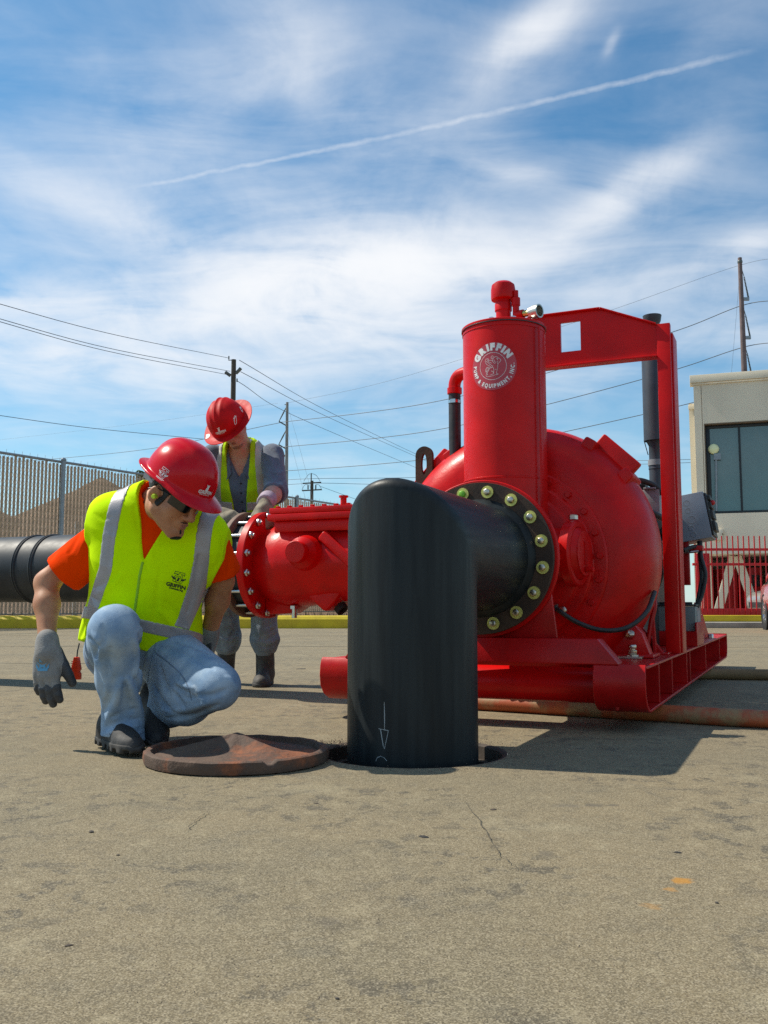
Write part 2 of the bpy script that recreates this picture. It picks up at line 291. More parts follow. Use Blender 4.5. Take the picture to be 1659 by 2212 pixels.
# ------------------------------------------------------------------ building helpers
def tag(o, label=None, cat=None, group=None, kind=None):
    if label: o['label'] = label
    if cat: o['category'] = cat
    if group: o['group'] = group
    if kind: o['kind'] = kind
    return o
def empty(name, loc=(0, 0, 0), rz=0, label=None, cat=None, group=None):
    o = bpy.data.objects.new(name, None); COL.objects.link(o); o.empty_display_size = .1
    o.location = tuple(float(x) for x in loc); o.rotation_euler = (0, 0, rz); return tag(o, label, cat, group)
def frame_of(d, up=(0, 0, 1)):
    d = np.array(d, float); d /= np.linalg.norm(d); u = np.array(up, float)
    if abs(d @ u) > .96*np.linalg.norm(u): u = np.array([0, 1., 0]) if abs(d[1]) < .9 else np.array([1., 0, 0])
    a = np.cross(u, d); a /= np.linalg.norm(a); b = np.cross(d, a); return a, b, d
class MB:
    """collects shapes into one mesh"""
    def __init__(s): s.v = []; s.f = []
    def add(s, verts, faces):
        o = len(s.v); s.v += [tuple(float(c) for c in q) for q in verts]; s.f += [tuple(i+o for i in f) for f in faces]; return s
    def box(s, lo, hi, rot=None, c=None):
        x0, y0, z0 = lo; x1, y1, z1 = hi
        V = [(x0, y0, z0), (x1, y0, z0), (x1, y1, z0), (x0, y1, z0), (x0, y0, z1), (x1, y0, z1), (x1, y1, z1), (x0, y1, z1)]
        if rot is not None:
            c = np.array(c if c is not None else ((x0+x1)/2, (y0+y1)/2, (z0+z1)/2))
            V = [tuple(rot @ (np.array(q)-c)+c) for q in V]
        return s.add(V, [(0, 3, 2, 1), (4, 5, 6, 7), (0, 1, 5, 4), (1, 2, 6, 5), (2, 3, 7, 6), (3, 0, 4, 7)])
    def bar(s, a, b, w, h, up=(0, 0, 1)):
        x, y, d = frame_of(np.array(b)-np.array(a), up); V = []
        for e in (a, b):
            for sx, sy in ((-1, -1), (1, -1), (1, 1), (-1, 1)): V.append(np.array(e)+x*w/2*sx+y*h/2*sy)
        return s.add(V, [(0, 3, 2, 1), (4, 5, 6, 7), (0, 1, 5, 4), (1, 2, 6, 5), (2, 3, 7, 6), (3, 0, 4, 7)])
    def tube(s, pts, r, n=10, cap=True):
        pts = [np.array(p, float) for p in pts]; rs = r if hasattr(r, '__len__') else [r]*len(pts)
        V = []; F = []; a0 = None
        for i, p in enumerate(pts):
            d = (pts[min(i+1, len(pts)-1)]-pts[max(i-1, 0)])
            d = d/np.linalg.norm(d)
            if a0 is None: a, b, _ = frame_of(d)
            else:
                a = a0-d*(a0 @ d); a /= np.linalg.norm(a); b = np.cross(d, a)
            a0 = a
            for j in range(n):
                t = 2*PI*j/n; V.append(p+rs[i]*(math.cos(t)*a+math.sin(t)*b))
        for i in range(len(pts)-1):
            for j in range(n): F.append((i*n+j, i*n+(j+1) % n, (i+1)*n+(j+1) % n, (i+1)*n+j))
        if cap: F.append(tuple(range(n-1, -1, -1))); F.append(tuple((len(pts)-1)*n+j for j in range(n)))
        return s.add(V, F)
    def cyl(s, a, b, r, r2=None, n=24): return s.tube([a, b], [r, r if r2 is None else r2], n)
    def lathe(s, prof, c=(0, 0, 0), axis=(0, 0, 1), n=32, up=(0, 0, 1), closed=False):
        x, y, d = frame_of(axis, up); c = np.array(c, float); V = []; F = []
        for (r, h) in prof:
            for j in range(n):
                t = 2*PI*j/n; V.append(c+d*h+r*(math.cos(t)*x+math.sin(t)*y))
        m = len(prof)
        for i in range(m-1 if not closed else m):
            i2 = (i+1) % m
            for j in range(n): F.append((i*n+j, i*n+(j+1) % n, i2*n+(j+1) % n, i2*n+j))
        if not closed:
            F.append(tuple(range(n-1, -1, -1))); F.append(tuple((m-1)*n+j for j in range(n)))
        return s.add(V, F)
    def prism(s, poly, o, ex, ey, ez, t):
        """2-D outline in the ex, ey plane at o, thickness t along ez"""
        o, ex, ey, ez = (np.array(q, float) for q in (o, ex, ey, ez)); n = len(poly)
        V = [o+ex*x+ey*y for x, y in poly]+[o+ex*x+ey*y+ez*t for x, y in poly]
        return s.add(V, [tuple(range(n-1, -1, -1)), tuple(range(n, 2*n))]+[(i, (i+1) % n, n+(i+1) % n, n+i) for i in range(n)])
    def sphere(s, c, r, n=12, m=8, sc=(1, 1, 1)):
        prof = [(r*math.sin(PI*i/m), -r*math.cos(PI*i/m)) for i in range(m+1)]
        o = len(s.v); V = []; F = []
        for (rr, h) in prof:
            for j in range(n): t = 2*PI*j/n; V.append((c[0]+sc[0]*max(rr, 1e-5)*math.cos(t), c[1]+sc[1]*max(rr, 1e-5)*math.sin(t), c[2]+sc[2]*h))
        for i in range(m):
            for j in range(n): F.append((i*n+j, i*n+(j+1) % n, (i+1)*n+(j+1) % n, (i+1)*n+j))
        return s.add(V, F)
    def hexbolt(s, c, axis, r, h, spin=0.0):
        x, y, d = frame_of(axis); c = np.array(c, float)
        V = []
        for hh, rr in ((0, r), (h*.82, r), (h, r*.82)):
            for j in range(6): t = PI/3*j+spin; V.append(c+d*hh+rr*(math.cos(t)*x+math.sin(t)*y))
        F = [tuple(range(5, -1, -1)), tuple(range(12, 18))]
        for i in range(2):
            for j in range(6): F.append((i*6+j, i*6+(j+1) % 6, (i+1)*6+(j+1) % 6, (i+1)*6+j))
        return s.add(V, F)
    def build(s, name, m, parent=None, org=None, bevel=0.0, seg=2, angle=35, weld=False):
        me = bpy.data.meshes.new(name); V = s.v
        if org is not None: V = [(a-org[0], b-org[1], c-org[2]) for a, b, c in V]
        me.from_pydata(V, [], s.f); me.validate()
        import bmesh
        bm = bmesh.new(); bm.from_mesh(me)
        bmesh.ops.recalc_face_normals(bm, faces=bm.faces)
        if bevel:
            es = [e for e in bm.edges if len(e.link_faces) == 2 and e.calc_face_angle(0) > R(40)]
            bmesh.ops.bevel(bm, geom=es, offset=bevel, segments=seg, profile=.6, affect='EDGES', clamp_overlap=True)
        bm.to_mesh(me); bm.free()
        return link(name, me, m, parent, org, angle)
def link(name, me, m, parent=None, org=None, angle=35):
    ms = m if isinstance(m, (list, tuple)) else [m]
    for q in ms: me.materials.append(q)
    for p in me.polygons: p.use_smooth = True
    me.set_sharp_from_angle(angle=R(angle))
    o = bpy.data.objects.new(name, me); COL.objects.link(o)
    if parent: o.parent = parent
    elif org is not None: o.location = tuple(float(x) for x in org)
    return o
def copy_tree(o, parent=None):
    c = o.copy(); COL.objects.link(c); c.parent = parent
    for ch in list(o.children): copy_tree(ch, c)
    return c
def curve(pts, n=8):
    """Catmull-Rom through points"""
    P = [np.array(p, float) for p in pts]; P = [2*P[0]-P[1]]+P+[2*P[-1]-P[-2]]; out = []
    for i in range(1, len(P)-2):
        for j in range(n):
            t = j/n; a, b, c, d = P[i-1], P[i], P[i+1], P[i+2]
            out.append(.5*((2*b)+(c-a)*t+(2*a-5*b+4*c-d)*t*t+(3*b-a-3*c+d)*t**3))
    out.append(P[-2]); return out
# ---- lettering and line marks, as flat meshes laid on a surface
def text2d(s, size, bold=0.0, spacing=1.0, narrow=1.0):
    cu = bpy.data.curves.new('t', 'FONT'); cu.body = s; cu.size = size; cu.offset = bold; cu.space_character = spacing; cu.align_x = 'CENTER'; cu.resolution_u = 3
    o = bpy.data.objects.new('t', cu); COL.objects.link(o); bpy.context.view_layer.update()
    me = bpy.data.meshes.new_from_object(o.evaluated_get(bpy.context.evaluated_depsgraph_get()))
    V = [(v.co.x*narrow, v.co.y) for v in me.vertices]; F = [tuple(p.vertices) for p in me.polygons]
    bpy.data.objects.remove(o); bpy.data.curves.remove(cu); bpy.data.meshes.remove(me); return V, F
def arc_text(s, radius, size, mid, bottom=False, bold=0, spread=None, narrow=1.0):
    """letters one by one along a circle; mid = angle of the middle; bottom: read from outside below"""
    V = []; F = []; G = [([], []) if ch == ' ' else text2d(ch, size, bold, narrow=narrow) for ch in s]; W = []
    for v, f in G:
        if not v: W.append(size*.30); continue
        x0 = min(x for x, y in v); x1 = max(x for x, y in v); W.append(x1-x0+size*.13)
        v[:] = [(x-(x0+x1)/2, y) for x, y in v]
    tot = sum(W); pos = 0
    for (v, f), w_ in zip(G, W):
        fr = (pos+w_/2)/tot-.5; pos += w_
        if not v: continue
        a = mid+(-1 if not bottom else 1)*fr*spread
        up = a-PI/2 if not bottom else a+PI/2; h = size*.36; o = len(V); rr = radius
        for x, y in v:
            y -= h; V.append((rr*math.cos(a)+x*math.cos(up)-y*math.sin(up), rr*math.sin(a)+x*math.sin(up)+y*math.cos(up)))
        F += [tuple(q+o for q in g) for g in f]
    return V, F
def stroke2d(pts, w, closed=False):
    P = [np.array(p, float) for p in pts]
    if closed: P.append(P[0])
    V = []; F = []
    for a, b in zip(P[:-1], P[1:]):
        d = b-a; L = np.linalg.norm(d)
        if L < 1e-9: continue
        d /= L; q = np.array([-d[1], d[0]])*w/2; m = max(1, int(L/(w*4))); a = a-d*w*.3; b = b+d*w*.3
        for i in range(m):
            p0 = a+(b-a)*i/m; p1 = a+(b-a)*(i+1)/m; o = len(V)
            V += [tuple(p0-q), tuple(p1-q), tuple(p1+q), tuple(p0+q)]; F.append((o, o+1, o+2, o+3))
    return V, F
def join2d(*parts):
    V = []; F = []
    for v, f in parts:
        o = len(V); V += list(v); F += [tuple(i+o for i in g) for g in f]
    return V, F
def xf2d(p, s=1, dx=0, dy=0, rot=0, sx=1):
    c, n = math.cos(rot), math.sin(rot)
    return [((x*sx*c-y*n)*s+dx, (x*sx*n+y*c)*s+dy) for x, y in p[0]], p[1]
def circle2d(r, n=36, cx=0, cy=0): return [(cx+r*math.cos(2*PI*i/n), cy+r*math.sin(2*PI*i/n)) for i in range(n)]
def lay(flat, o, ex, ey, name, m, parent, org=(0, 0, 0), bvh=None, into=None, off=.0015):
    """lay a flat mark on a surface: cast along 'into' on the surface's tree"""
    o, ex, ey = (np.array(q, float) for q in (o, ex, ey)); V = []; miss = set()
    for x, y in flat[0]:
        p = o+ex*x+ey*y
        if bvh is not None:
            d = np.array(into, float); d /= np.linalg.norm(d)
            h = bvh.ray_cast(Vector(p-d*.4), Vector(d), .9)
            if h[0] is not None: p = np.array(h[0])-d*off
            else: miss.add(len(V))
        V.append(p)
    mb = MB(); mb.add(V, [f for f in flat[1] if not miss.intersection(f)]); me = bpy.data.meshes.new(name)
    me.from_pydata([tuple(np.array(q)-np.array(org)) for q in mb.v], [], mb.f)
    return link(name, me, m, parent)
def bvh_of(o, world=False):
    me = o.data; off = np.array(o.location) if world else 0
    return BVHTree.FromPolygons([tuple(np.array(v.co)+off) for v in me.vertices], [tuple(p.vertices) for p in me.polygons])
# ------------------------------------------------------------------ ground
HOLE = (.094, 3.11); HR = .292
def polar_sheet(name, m, c, radii, n=72, z=0.0, kind='structure'):
    V = []; F = []
    for r in radii:
        for j in range(n): t = 2*PI*j/n; V.append((c[0]+r*math.cos(t), c[1]+r*math.sin(t), z))
    for i in range(len(radii)-1):
        for j in range(n): F.append((i*n+j, i*n+(j+1) % n, (i+1)*n+(j+1) % n, (i+1)*n+j))
    mb = MB(); mb.add(V, F); return tag(mb.build(name, m), kind=kind)
polar_sheet('ground', M['concrete'], HOLE, [HR+.018, .45, .8, 1.5, 3, 6, 12, 25, 60, 200, 2500])
# manhole: iron frame and a shaft going down
mh = empty('manhole', (HOLE[0], HOLE[1], 0), 0, 'open round manhole with an iron frame, the thick black pipe standing in it', 'manhole')
b = MB(); b.lathe([(HR, -.10), (HR, -.006), (HR+.006, -.001), (HR+.0175, .001), (HR+.0175, -.10)], n=72, closed=True); b.build('frame_ring', M['ring'], mh)
b = MB(); b.lathe([(HR-.03, -.05), (HR, -.05), (HR, -.075), (HR-.03, -.075)], n=72, closed=True); b.build('cover_seat', M['ring'], mh)
b = MB(); V = []; n = 48
b.lathe([(HR+.004, -.10), (HR+.004, -2.2), (0.001, -2.2)], n=n); b.f = [f for f in b.f if len(f) == 4]; b.build('shaft', M['shaft'], mh)
# expansion joints of the slab, recessed strips of dark filler
def joint(name, a, bb, w):
    d = np.array(bb)-np.array(a); L = np.linalg.norm(d); d /= L; q = np.array([-d[1], d[0]]); m = MB(); n = int(L/.25); V = []; F = []
    for i in range(n+1):
        p = np.array(a)+d*L*i/n; ww = w*random.uniform(.6, 1.3); off = random.uniform(-.004, .004)
        V += [(*(p+q*(off-ww/2)), .004), (*(p+q*(off+ww/2)), .004)]
        if i: F.append((2*i-2, 2*i-1, 2*i+1, 2*i))
    m.add(V, F); return tag(m.build(name, M['shaft']), kind='structure')
joint('slab_joint', (-9, 11.2), (9, 10.6), .03); joint('slab_joint', (-9, 7.9), (-1.2, 7.75), .02); joint('slab_joint', (-12, 15.0), (14, 14.4), .05)

def crack(pts, w):
    P = [ground(x, y) for x, y in pts]; Q = curve(P, 10); V = []; F = []
    for i, q in enumerate(Q):
        d = Q[min(i+1, len(Q)-1)]-Q[max(i-1, 0)]; d /= np.linalg.norm(d); n_ = np.array([-d[1], d[0], 0]); ww = w*random.uniform(.3, 1.0)*min(1, (i+1)/6, (len(Q)-i)/6); j = random.uniform(-.004, .004)
        V += [q+n_*(j-ww/2)+np.array([0, 0, .004]), q+n_*(j+ww/2)+np.array([0, 0, .004])]
        if i: F.append((2*i-2, 2*i-1, 2*i+1, 2*i))
    m = MB(); m.add(V, F); tag(m.build('hairline_crack', M['crack']), kind='structure')
crack([(1000, 1728), (1035, 1775), (1072, 1840), (1120, 1880)], .003)
crack([(455, 1752), (425, 1775), (398, 1800)], .003)
# ------------------------------------------------------------------ cast cover lying beside the hole, ribbed side up
def make_cover():
    root = empty('manhole_cover', (-.458, 2.945, 0), 0, 'rusty cast iron cover lying ribbed side up on the concrete beside the hole', 'manhole cover')
    Rr = .283; V = []; F = []; n = 120; m = 30
    ribs = [R(192), R(-38), R(84)]
    def h(r, t):
        dish = .022+.010*(1-(r/.255)**2)
        best = 0
        for a in ribs:
            dt = (t-a+PI) % (2*PI)-PI
            best = max(best, max(0, math.cos(dt))**14)
        cone = .054*max(0, 1-r/.262)
        core = math.exp(-(r/.055)**2)
        return dish+cone*(core+(1-core)*(.20+.80*best))
    rr = [.0005]+[.256*(i/m) for i in range(1, m+1)]
    for r in rr:
        for j in range(n): t = 2*PI*j/n; V.append((r*math.cos(t), r*math.sin(t), h(r, t)+.0008*math.sin(9*t+90*r)*math.sin(60*r+5*t)*min(1, r/.08)))
    for i in range(m):
        for j in range(n): F.append((i*n+j, i*n+(j+1) % n, (i+1)*n+(j+1) % n, (i+1)*n+j))
    for (r, z) in ((.262, .040), (.276, .041), (.283, .037), (.285, .02), (.281, .004), (.27, .0)):
        o = len(V)
        for j in range(n):
            t = 2*PI*j/n; w = .0012*math.sin(9*t+1)+.0009*math.sin(23*t); notch = -.012 if abs(((t-R(-62)+PI) % (2*PI))-PI) < R(3.2) and z > .03 else 0
            V.append(((r+w)*math.cos(t), (r+w)*math.sin(t), z+w*.6+notch))
        for j in range(n): F.append((o-n+j, o-n+(j+1) % n, o+(j+1) % n, o+j))
    b = MB(); b.add(V, F); b.build('cast_plate', M['lid'], root, angle=50)
make_cover()

# ------------------------------------------------------------------ the pump on its skid (frame: x to the right along its front, y back along its length)
YAW = R(-24); PC = (.382, 3.756)
pump = empty('pump', (PC[0], PC[1], 0), YAW, 'big red centrifugal pump on a sled base under a lifting frame, engine behind', 'pump')
def to_world(x, y, z): c, s = math.cos(YAW), math.sin(YAW); return np.array([PC[0]+c*x-s*y, PC[1]+s*x+c*y, z])
ZB = .072; ZT = .252
def make_rail(sgn, name='skid_rail'):
    b = MB(); L = 4.3; xi, xo = .455, .650
    X = lambda x: x*sgn-(.065 if sgn < 0 else 0)
    def plate(poly, x0, x1):      # outline in (y, z), spanning x0..x1
        b.prism(poly, (X(x0 if sgn > 0 else x1), 0, 0), (0, 1, 0), (0, 0, 1), (1, 0, 0), abs(x1-x0))
    t = .011
    side = [(.0, ZT), (-.012, ZT-.03), (-.016, ZT-.07), (-.008, ZT-.115), (.02, ZT-.15), (.07, ZT-.174), (.12, ZB)]
    nose = side+[(y+t*.9, z+t*.75) for y, z in side[::-1]]
    plate(nose, xi, xo)
    plate([(L-y, z) for y, z in nose], xi, xo)
    plate([(0.0, ZT), (L, ZT), (L, ZT-t), (0.011, ZT-t)], xi-.004, xo+.002)                  # top flange
    plate([(.115, ZB), (L-.115, ZB), (L-.115, ZB+t), (.115, ZB+t)], xi, xo)                  # bottom flange
    plate([(.03, ZB+t), (L-.03, ZB+t), (L-.03, ZT-t), (.03, ZT-t)], xi+.075, xi+.087)        # web
    for y in (.40, .83, 1.44, 1.60, 2.50, 3.60):
        plate([(y, ZB+t), (y+.012, ZB+t), (y+.012, ZT-t), (y, ZT-t)], xi+.087, xo-.006)
    o = b.build(name, M['red_skid'], pump, bevel=.0025, seg=1)
    bb = MB(); bb.hexbolt((X(xi+.088), 1.02, .205), (sgn, 0, 0), .013, .012); q = bb.build('bolt', M['dark'], o)
    c = q.copy(); COL.objects.link(c); c.parent = o; c.location = (0, 0, -.09)
    return o
make_rail(1); make_rail(-1)
b = MB(); b.cyl((-.52, .17, .163), (.456, .17, .163), .070, n=32); b.build('cross_tube', M['red'], pump)
b = MB(); b.cyl((-.52, 2.9, .163), (.45, 2.9, .163), .06, n=24); b.build('cross_tube', M['red'], pump)
b = MB(); b.prism([(-.60, .256), (.548, .256), (.548, .262), (.472, .352), (-.53, .352), (-.60, .262)], (0, .0, 0), (1, 0, 0), (0, 0, 1), (0, 1, 0), .10)
b.build('front_beam', M['red_skid'], pump, bevel=.004)
b = MB(); b.box((-.548, 1.0, .20), (.548, 1.12, .251)); b.box((-.548, 1.9, .20), (.548, 2.0, .251)); b.build('cross_member', M['red_skid'], pump, bevel=.003)
b = MB(); b.prism([(-.30, .352), (.30, .352), (.265, .66), (-.265, .66)], (0, .07, 0), (1, 0, 0), (0, 0, 1), (0, 1, 0), .022); b.build('saddle_plate', M['red_skid'], pump, bevel=.002)
FZ = .672
# suction flange of the pump and its 16 bolts
b = MB(); b.lathe([(.20, .028), (.319, .028), (.322, .031), (.322, .055), (.319, .058), (.20, .058)], (0, 0, FZ), (0, 1, 0), n=72, closed=True)
fl = b.build('suction_flange', M['red'], pump)
wm = bm_ = qm = None
for i in range(16):
    t = R(90+11.25+2-22.5*i); cx, cz = .270*math.cos(t), FZ+.270*math.sin(t)
    if i == 0:
        w = MB(); w.lathe([(.012, 0), (.025, 0), (.0255, .001), (.0255, .004), (.025, .005), (.012, .005)], (0, 0, 0), (0, -1, 0), n=24, closed=True)
        wo = w.build('washer', M['washer'], fl)
        h = MB(); h.hexbolt((0, -.004, 0), (0, -1, 0), .0145, .013, .4); ho = h.build('bolt', M['zinc'], fl, bevel=.001, seg=1); wm, bm_ = wo.data, ho.data
    else:
        wo = bpy.data.objects.new('washer', wm); COL.objects.link(wo); wo.parent = fl
        ho = bpy.data.objects.new('bolt', bm_); COL.objects.link(ho); ho.parent = fl
    wo.location = (cx, -.002, cz); ho.location = (cx, -.003, cz); ho.rotation_euler = (0, random.uniform(0, 1), 0)
    if i == 0: first_bolt = ho
gb = MB(); gb.hexbolt((0, -.004, 0), (0, -1, 0), .0147, .0135, .2)
t = R(90+11.25+2); g = gb.build('bolt', M['green_bolt'], fl, bevel=.001, seg=1); g.location = (.270*math.cos(t), -.003, FZ+.270*math.sin(t)); g['label'] = 'bolt marked with green paint'
bpy.data.objects.remove(first_bolt)
# suction spool between flange and volute, with the bolted suction cover
b = MB(); b.lathe([(.235, .058), (.235, .075), (.222, .10), (.222, .30), (.24, .40), (.27, .475)], (0, 0, FZ), (0, 1, 0), n=64); b.build('suction_spool', M['red_cast'], pump)
VZ = .70; VY = .76
def volute_r(t):      # spiral: grows towards the discharge on the left
    return .0
b = MB(); V = []; F = []; n = 120; m = 34
for i in range(n):
    t = 2*PI*i/n                                    # 0 = right, 90 = up
    grow = .035*(((t-R(-150)) % (2*PI))/(2*PI))-.012
    for j in range(m+1):
        a = -R(118)+R(236)*j/m
        rc, rr = .345+grow, .272+grow*.4
        sg_ = lambda x, e: math.copysign(abs(x)**e, x)
        r = rc+rr*sg_(math.cos(a), .80); y = VY+rr*.98*sg_(math.sin(a), .80)
        if a < -R(62): y += .03*(R(-62)-a)
        V.append((r*math.cos(t), y, VZ+r*math.sin(t)))
for i in range(n):
    i2 = (i+1) % n
    for j in range(m): F.append((i*(m+1)+j, i2*(m+1)+j, i2*(m+1)+j+1, i*(m+1)+j+1))
b.add(V, F); vol = b.build('volute', M['red_cast'], pump, angle=60)
b = MB()
b.lathe([(.10, .56), (.425, .56), (.43, .555), (.43, .495), (.423, .487), (.372, .486), (.366, .480), (.366, .466), (.360, .460), (.325, .458), (.318, .450), (.318, .436), (.312, .430), (.25, .42), (.10, .41)], (0, 0, FZ), (0, 1, 0), n=96)
cov = b.build('suction_cover', M['red_cast'], pump, angle=28)
h = MB(); h.hexbolt((0, 0, 0), (0, -1, 0), .016, .020); hm = None
for i in range(24):
    t = 2*PI*i/24+.06; p = (.398*math.cos(t), .488, FZ+.398*math.sin(t))
    if hm is None: o = h.build('bolt', M['red_cast'], cov); hm = o.data
    else: o = bpy.data.objects.new('bolt', hm); COL.objects.link(o); o.parent = cov
    o.location = p; o.rotation_euler = (0, random.uniform(0, 1), 0)
h = MB(); h.hexbolt((0, 0, 0), (0, -1, 0), .019, .018); hm = None
for (x, z) in ((.155, .925), (.245, .46), (.30, .62), (.02, .36)):
    if hm is None: o = h.build('bolt', M['zinc'], cov, bevel=.001, seg=1); hm = o.data
    else: o = bpy.data.objects.new('bolt', hm); COL.objects.link(o); o.parent = cov
    o.location = (x, .425, z); o['label'] = 'large bare zinc bolt'
# lifting lugs cast on the volute
def lug(a0, a1, r):
    b = MB()
    for a in (a0, a1):
        d = np.array([math.cos(a), 0, math.sin(a)]); q = np.array([-math.sin(a), 0, math.cos(a)])
        p = np.array([0, VY-.05, VZ])+d*r
        b.prism([(-.045, -.16), (-.028, .0), (.028, .0), (.045, -.16)], p-np.array([0, .11, 0]), q, d, (0, 1, 0), .24)
    p0 = np.array([0, VY-.05, VZ])+np.array([math.cos(a0), 0, math.sin(a0)])*(r-.03); p1 = np.array([0, VY-.05, VZ])+np.array([math.cos(a1), 0, math.sin(a1)])*(r-.03)
    b.bar(p0, p1, .17, .05, up=(0, 1, 0))
    b.build('cast_lug', M['red_cast'], vol, bevel=.012, seg=3)
lug(R(57), R(36), .640); lug(R(124), R(146), .635)
b = MB(); b.sphere((.32, .40, .3), .001); b = MB()
# side hatch with its grooved coupling, facing right
hx = np.array([.992, -.126, 0]); hc = np.array([.10, .40, FZ+.03])
b.lathe([(.112, .02), (.112, .235), (.096, .255), (.096, .260), (.02, .262)], hc, hx, n=48)
ht = b.build('side_hatch', M['red_cast'], pump)
b = MB(); b.lathe([(.114, .185), (.134, .185), (.142, .192), (.142, .228), (.134, .235), (.114, .235)], hc, hx, n=56, closed=True)

cp = b.build('coupling_clamp', M['red_cast'], ht)
fx, fy, fd = frame_of(hx)
b = MB()
pc = hc+hx*.21
for sg in (1, -1):
    e = pc+np.array([0, 0, 0])+fx*(-.155)*1.0+np.array([0, 0, .0]);
    e = pc-np.array([.37, .93, 0])*.150+np.array([0, 0, .022*sg])
    b.box(e-np.array([.03, .03, .016]), e+np.array([.03, .03, .016]))
b.build('clamp_ear', M['red_cast'], ht, bevel=.004)
b = MB(); e = pc-np.array([.37, .93, 0])*.155; b.cyl(e+np.array([0, 0, -.06]), e+np.array([0, 0, .06]), .010, n=12); b.hexbolt(pc+np.array([0, 0, .147]), (0, 0, 1), .02, .02); b.build('clamp_bolt', M['zinc'], ht)
b = MB(); b.bar(hc+hx*.267+np.array([0, 0, -.05]), hc+hx*.267+np.array([0, 0, .05]), .012, .02); b.cyl(hc+hx*.263+np.array([0, 0, -.07]), hc+hx*.295+np.array([0, 0, -.07]), .012, n=12); b.build('hatch_handle', M['red_cast'], ht)
# separator tank
TY = .405; TR = .186; TT = 1.735
b = MB(); b.lathe([(TR, FZ+.05), (TR, TT-.034), (TR+.003, TT-.033), (TR+.003, TT-.028), (TR, TT-.027), (TR, TT-.012)], (0, TY, 0), (0, 0, 1), n=96)
tank = b.build('separator_tank', M['red'], pump)
b = MB(); b.lathe([(TR+.005, -.013), (TR+.006, -.009), (TR+.006, -.003), (TR+.003, 0), (.001, .004)], (0, TY, TT), (0, 0, 1), n=96); lidp = b.build('tank_lid', M['red'], tank)
b = MB(); b.lathe([(TR+.0055, -.016), (TR+.0065, -.015), (TR+.0065, -.012), (TR+.0055, -.011)], (0, TY, TT), (0, 0, 1), n=96, closed=True); b.build('gasket', M['black'], tank)
b = MB(); b.box((TR-.006, TY-.085, FZ+.2), (TR+.0015, TY-.077, TT-.03))
b.lathe([(TR-.001, -.005), (TR+.0025, -.003), (TR+.003, 0), (TR+.0025, .003), (TR-.001, .005)], (0, TY, FZ+.36), (0, 0, 1), n=96, closed=True); tag(b.build('weld_seam', M['red'], tank), kind='stuff')
h = MB(); h.hexbolt((0, 0, 0), (0, 0, 1), .013, .012); hm = None
for i in range(10):
    t = 2*PI*i/10+.25
    if hm is None: o = h.build('bolt', M['steel'], lidp); hm = o.data
    else: o = bpy.data.objects.new('bolt', hm); COL.objects.link(o); o.parent = lidp
    o.location = (.155*math.cos(t), TY+.155*math.sin(t), TT+.001)
b = MB(); b.lathe([(.034, 0), (.034, .085), (.039, .086), (.039, .118), (.036, .124), (.036, .134), (.054, .138), (.056, .145), (.056, .185), (.052, .207), (.038, .219), (.015, .224), (.001, .225)], (.0, TY, TT), (0, 0, 1), n=40); b.build('vent_cap', M['red'], tank)
b = MB(); b.lathe([(.015, 0), (.015, .10), (.020, .10), (.020, .135), (.012, .14), (.012, .17), (.001, .17)], (.062, TY-.01, TT), (0, 0, 1), n=20); b.cyl((.062, TY-.01, TT+.055), (.10, TY-.02, TT+.055), .02, n=16); b.build('riser_pipe', M['red'], tank)
b = MB(); b.cyl((.098, TY-.02, TT+.055), (.138, TY-.035, TT+.05), .015, n=16); b.build('brass_nipple', M['brass'], tank)
b = MB(); b.lathe([(.018, 0), (.027, .003), (.027, .018), (.031, .022), (.031, .05), (.025, .05), (.025, .01)], (.135, TY-.033, TT+.05), (.93, -.36, -.02), n=28); b.build('hose_coupling', M['alu'], tank)
# side pipe of the tank: elbow with a black hose hanging from it
EP = curve([(-.13, TY+.12, 1.585), (-.22, TY+.17, 1.60), (-.285, TY+.20, 1.597), (-.312, TY+.21, 1.565), (-.315, TY+.212, 1.51)], 6)
b = MB(); b.tube(EP, .030, 20); b.lathe([(.030, 0), (.036, .002), (.036, .03), (.030, .032)], (-.315, TY+.212, 1.508), (0, 0, 1), n=24); b.build('pipe_elbow', M['red'], tank)
b = MB(); b.tube([(-.315, TY+.212, 1.515), (-.315, TY+.212, 1.42), (-.316, TY+.215, 1.25), (-.315, TY+.22, .98)], .0295, 20); b.build('black_hose', M['black'], tank)
b = MB(); b.lathe([(.0305, 0), (.0315, 0), (.0315, .014), (.0305, .014)], (-.315, TY+.212, 1.462), (0, 0, 1), n=28, closed=True); b.box((-.325, TY+.176, 1.460), (-.300, TY+.186, 1.478)); b.build('hose_clamp', M['steel'], tank)
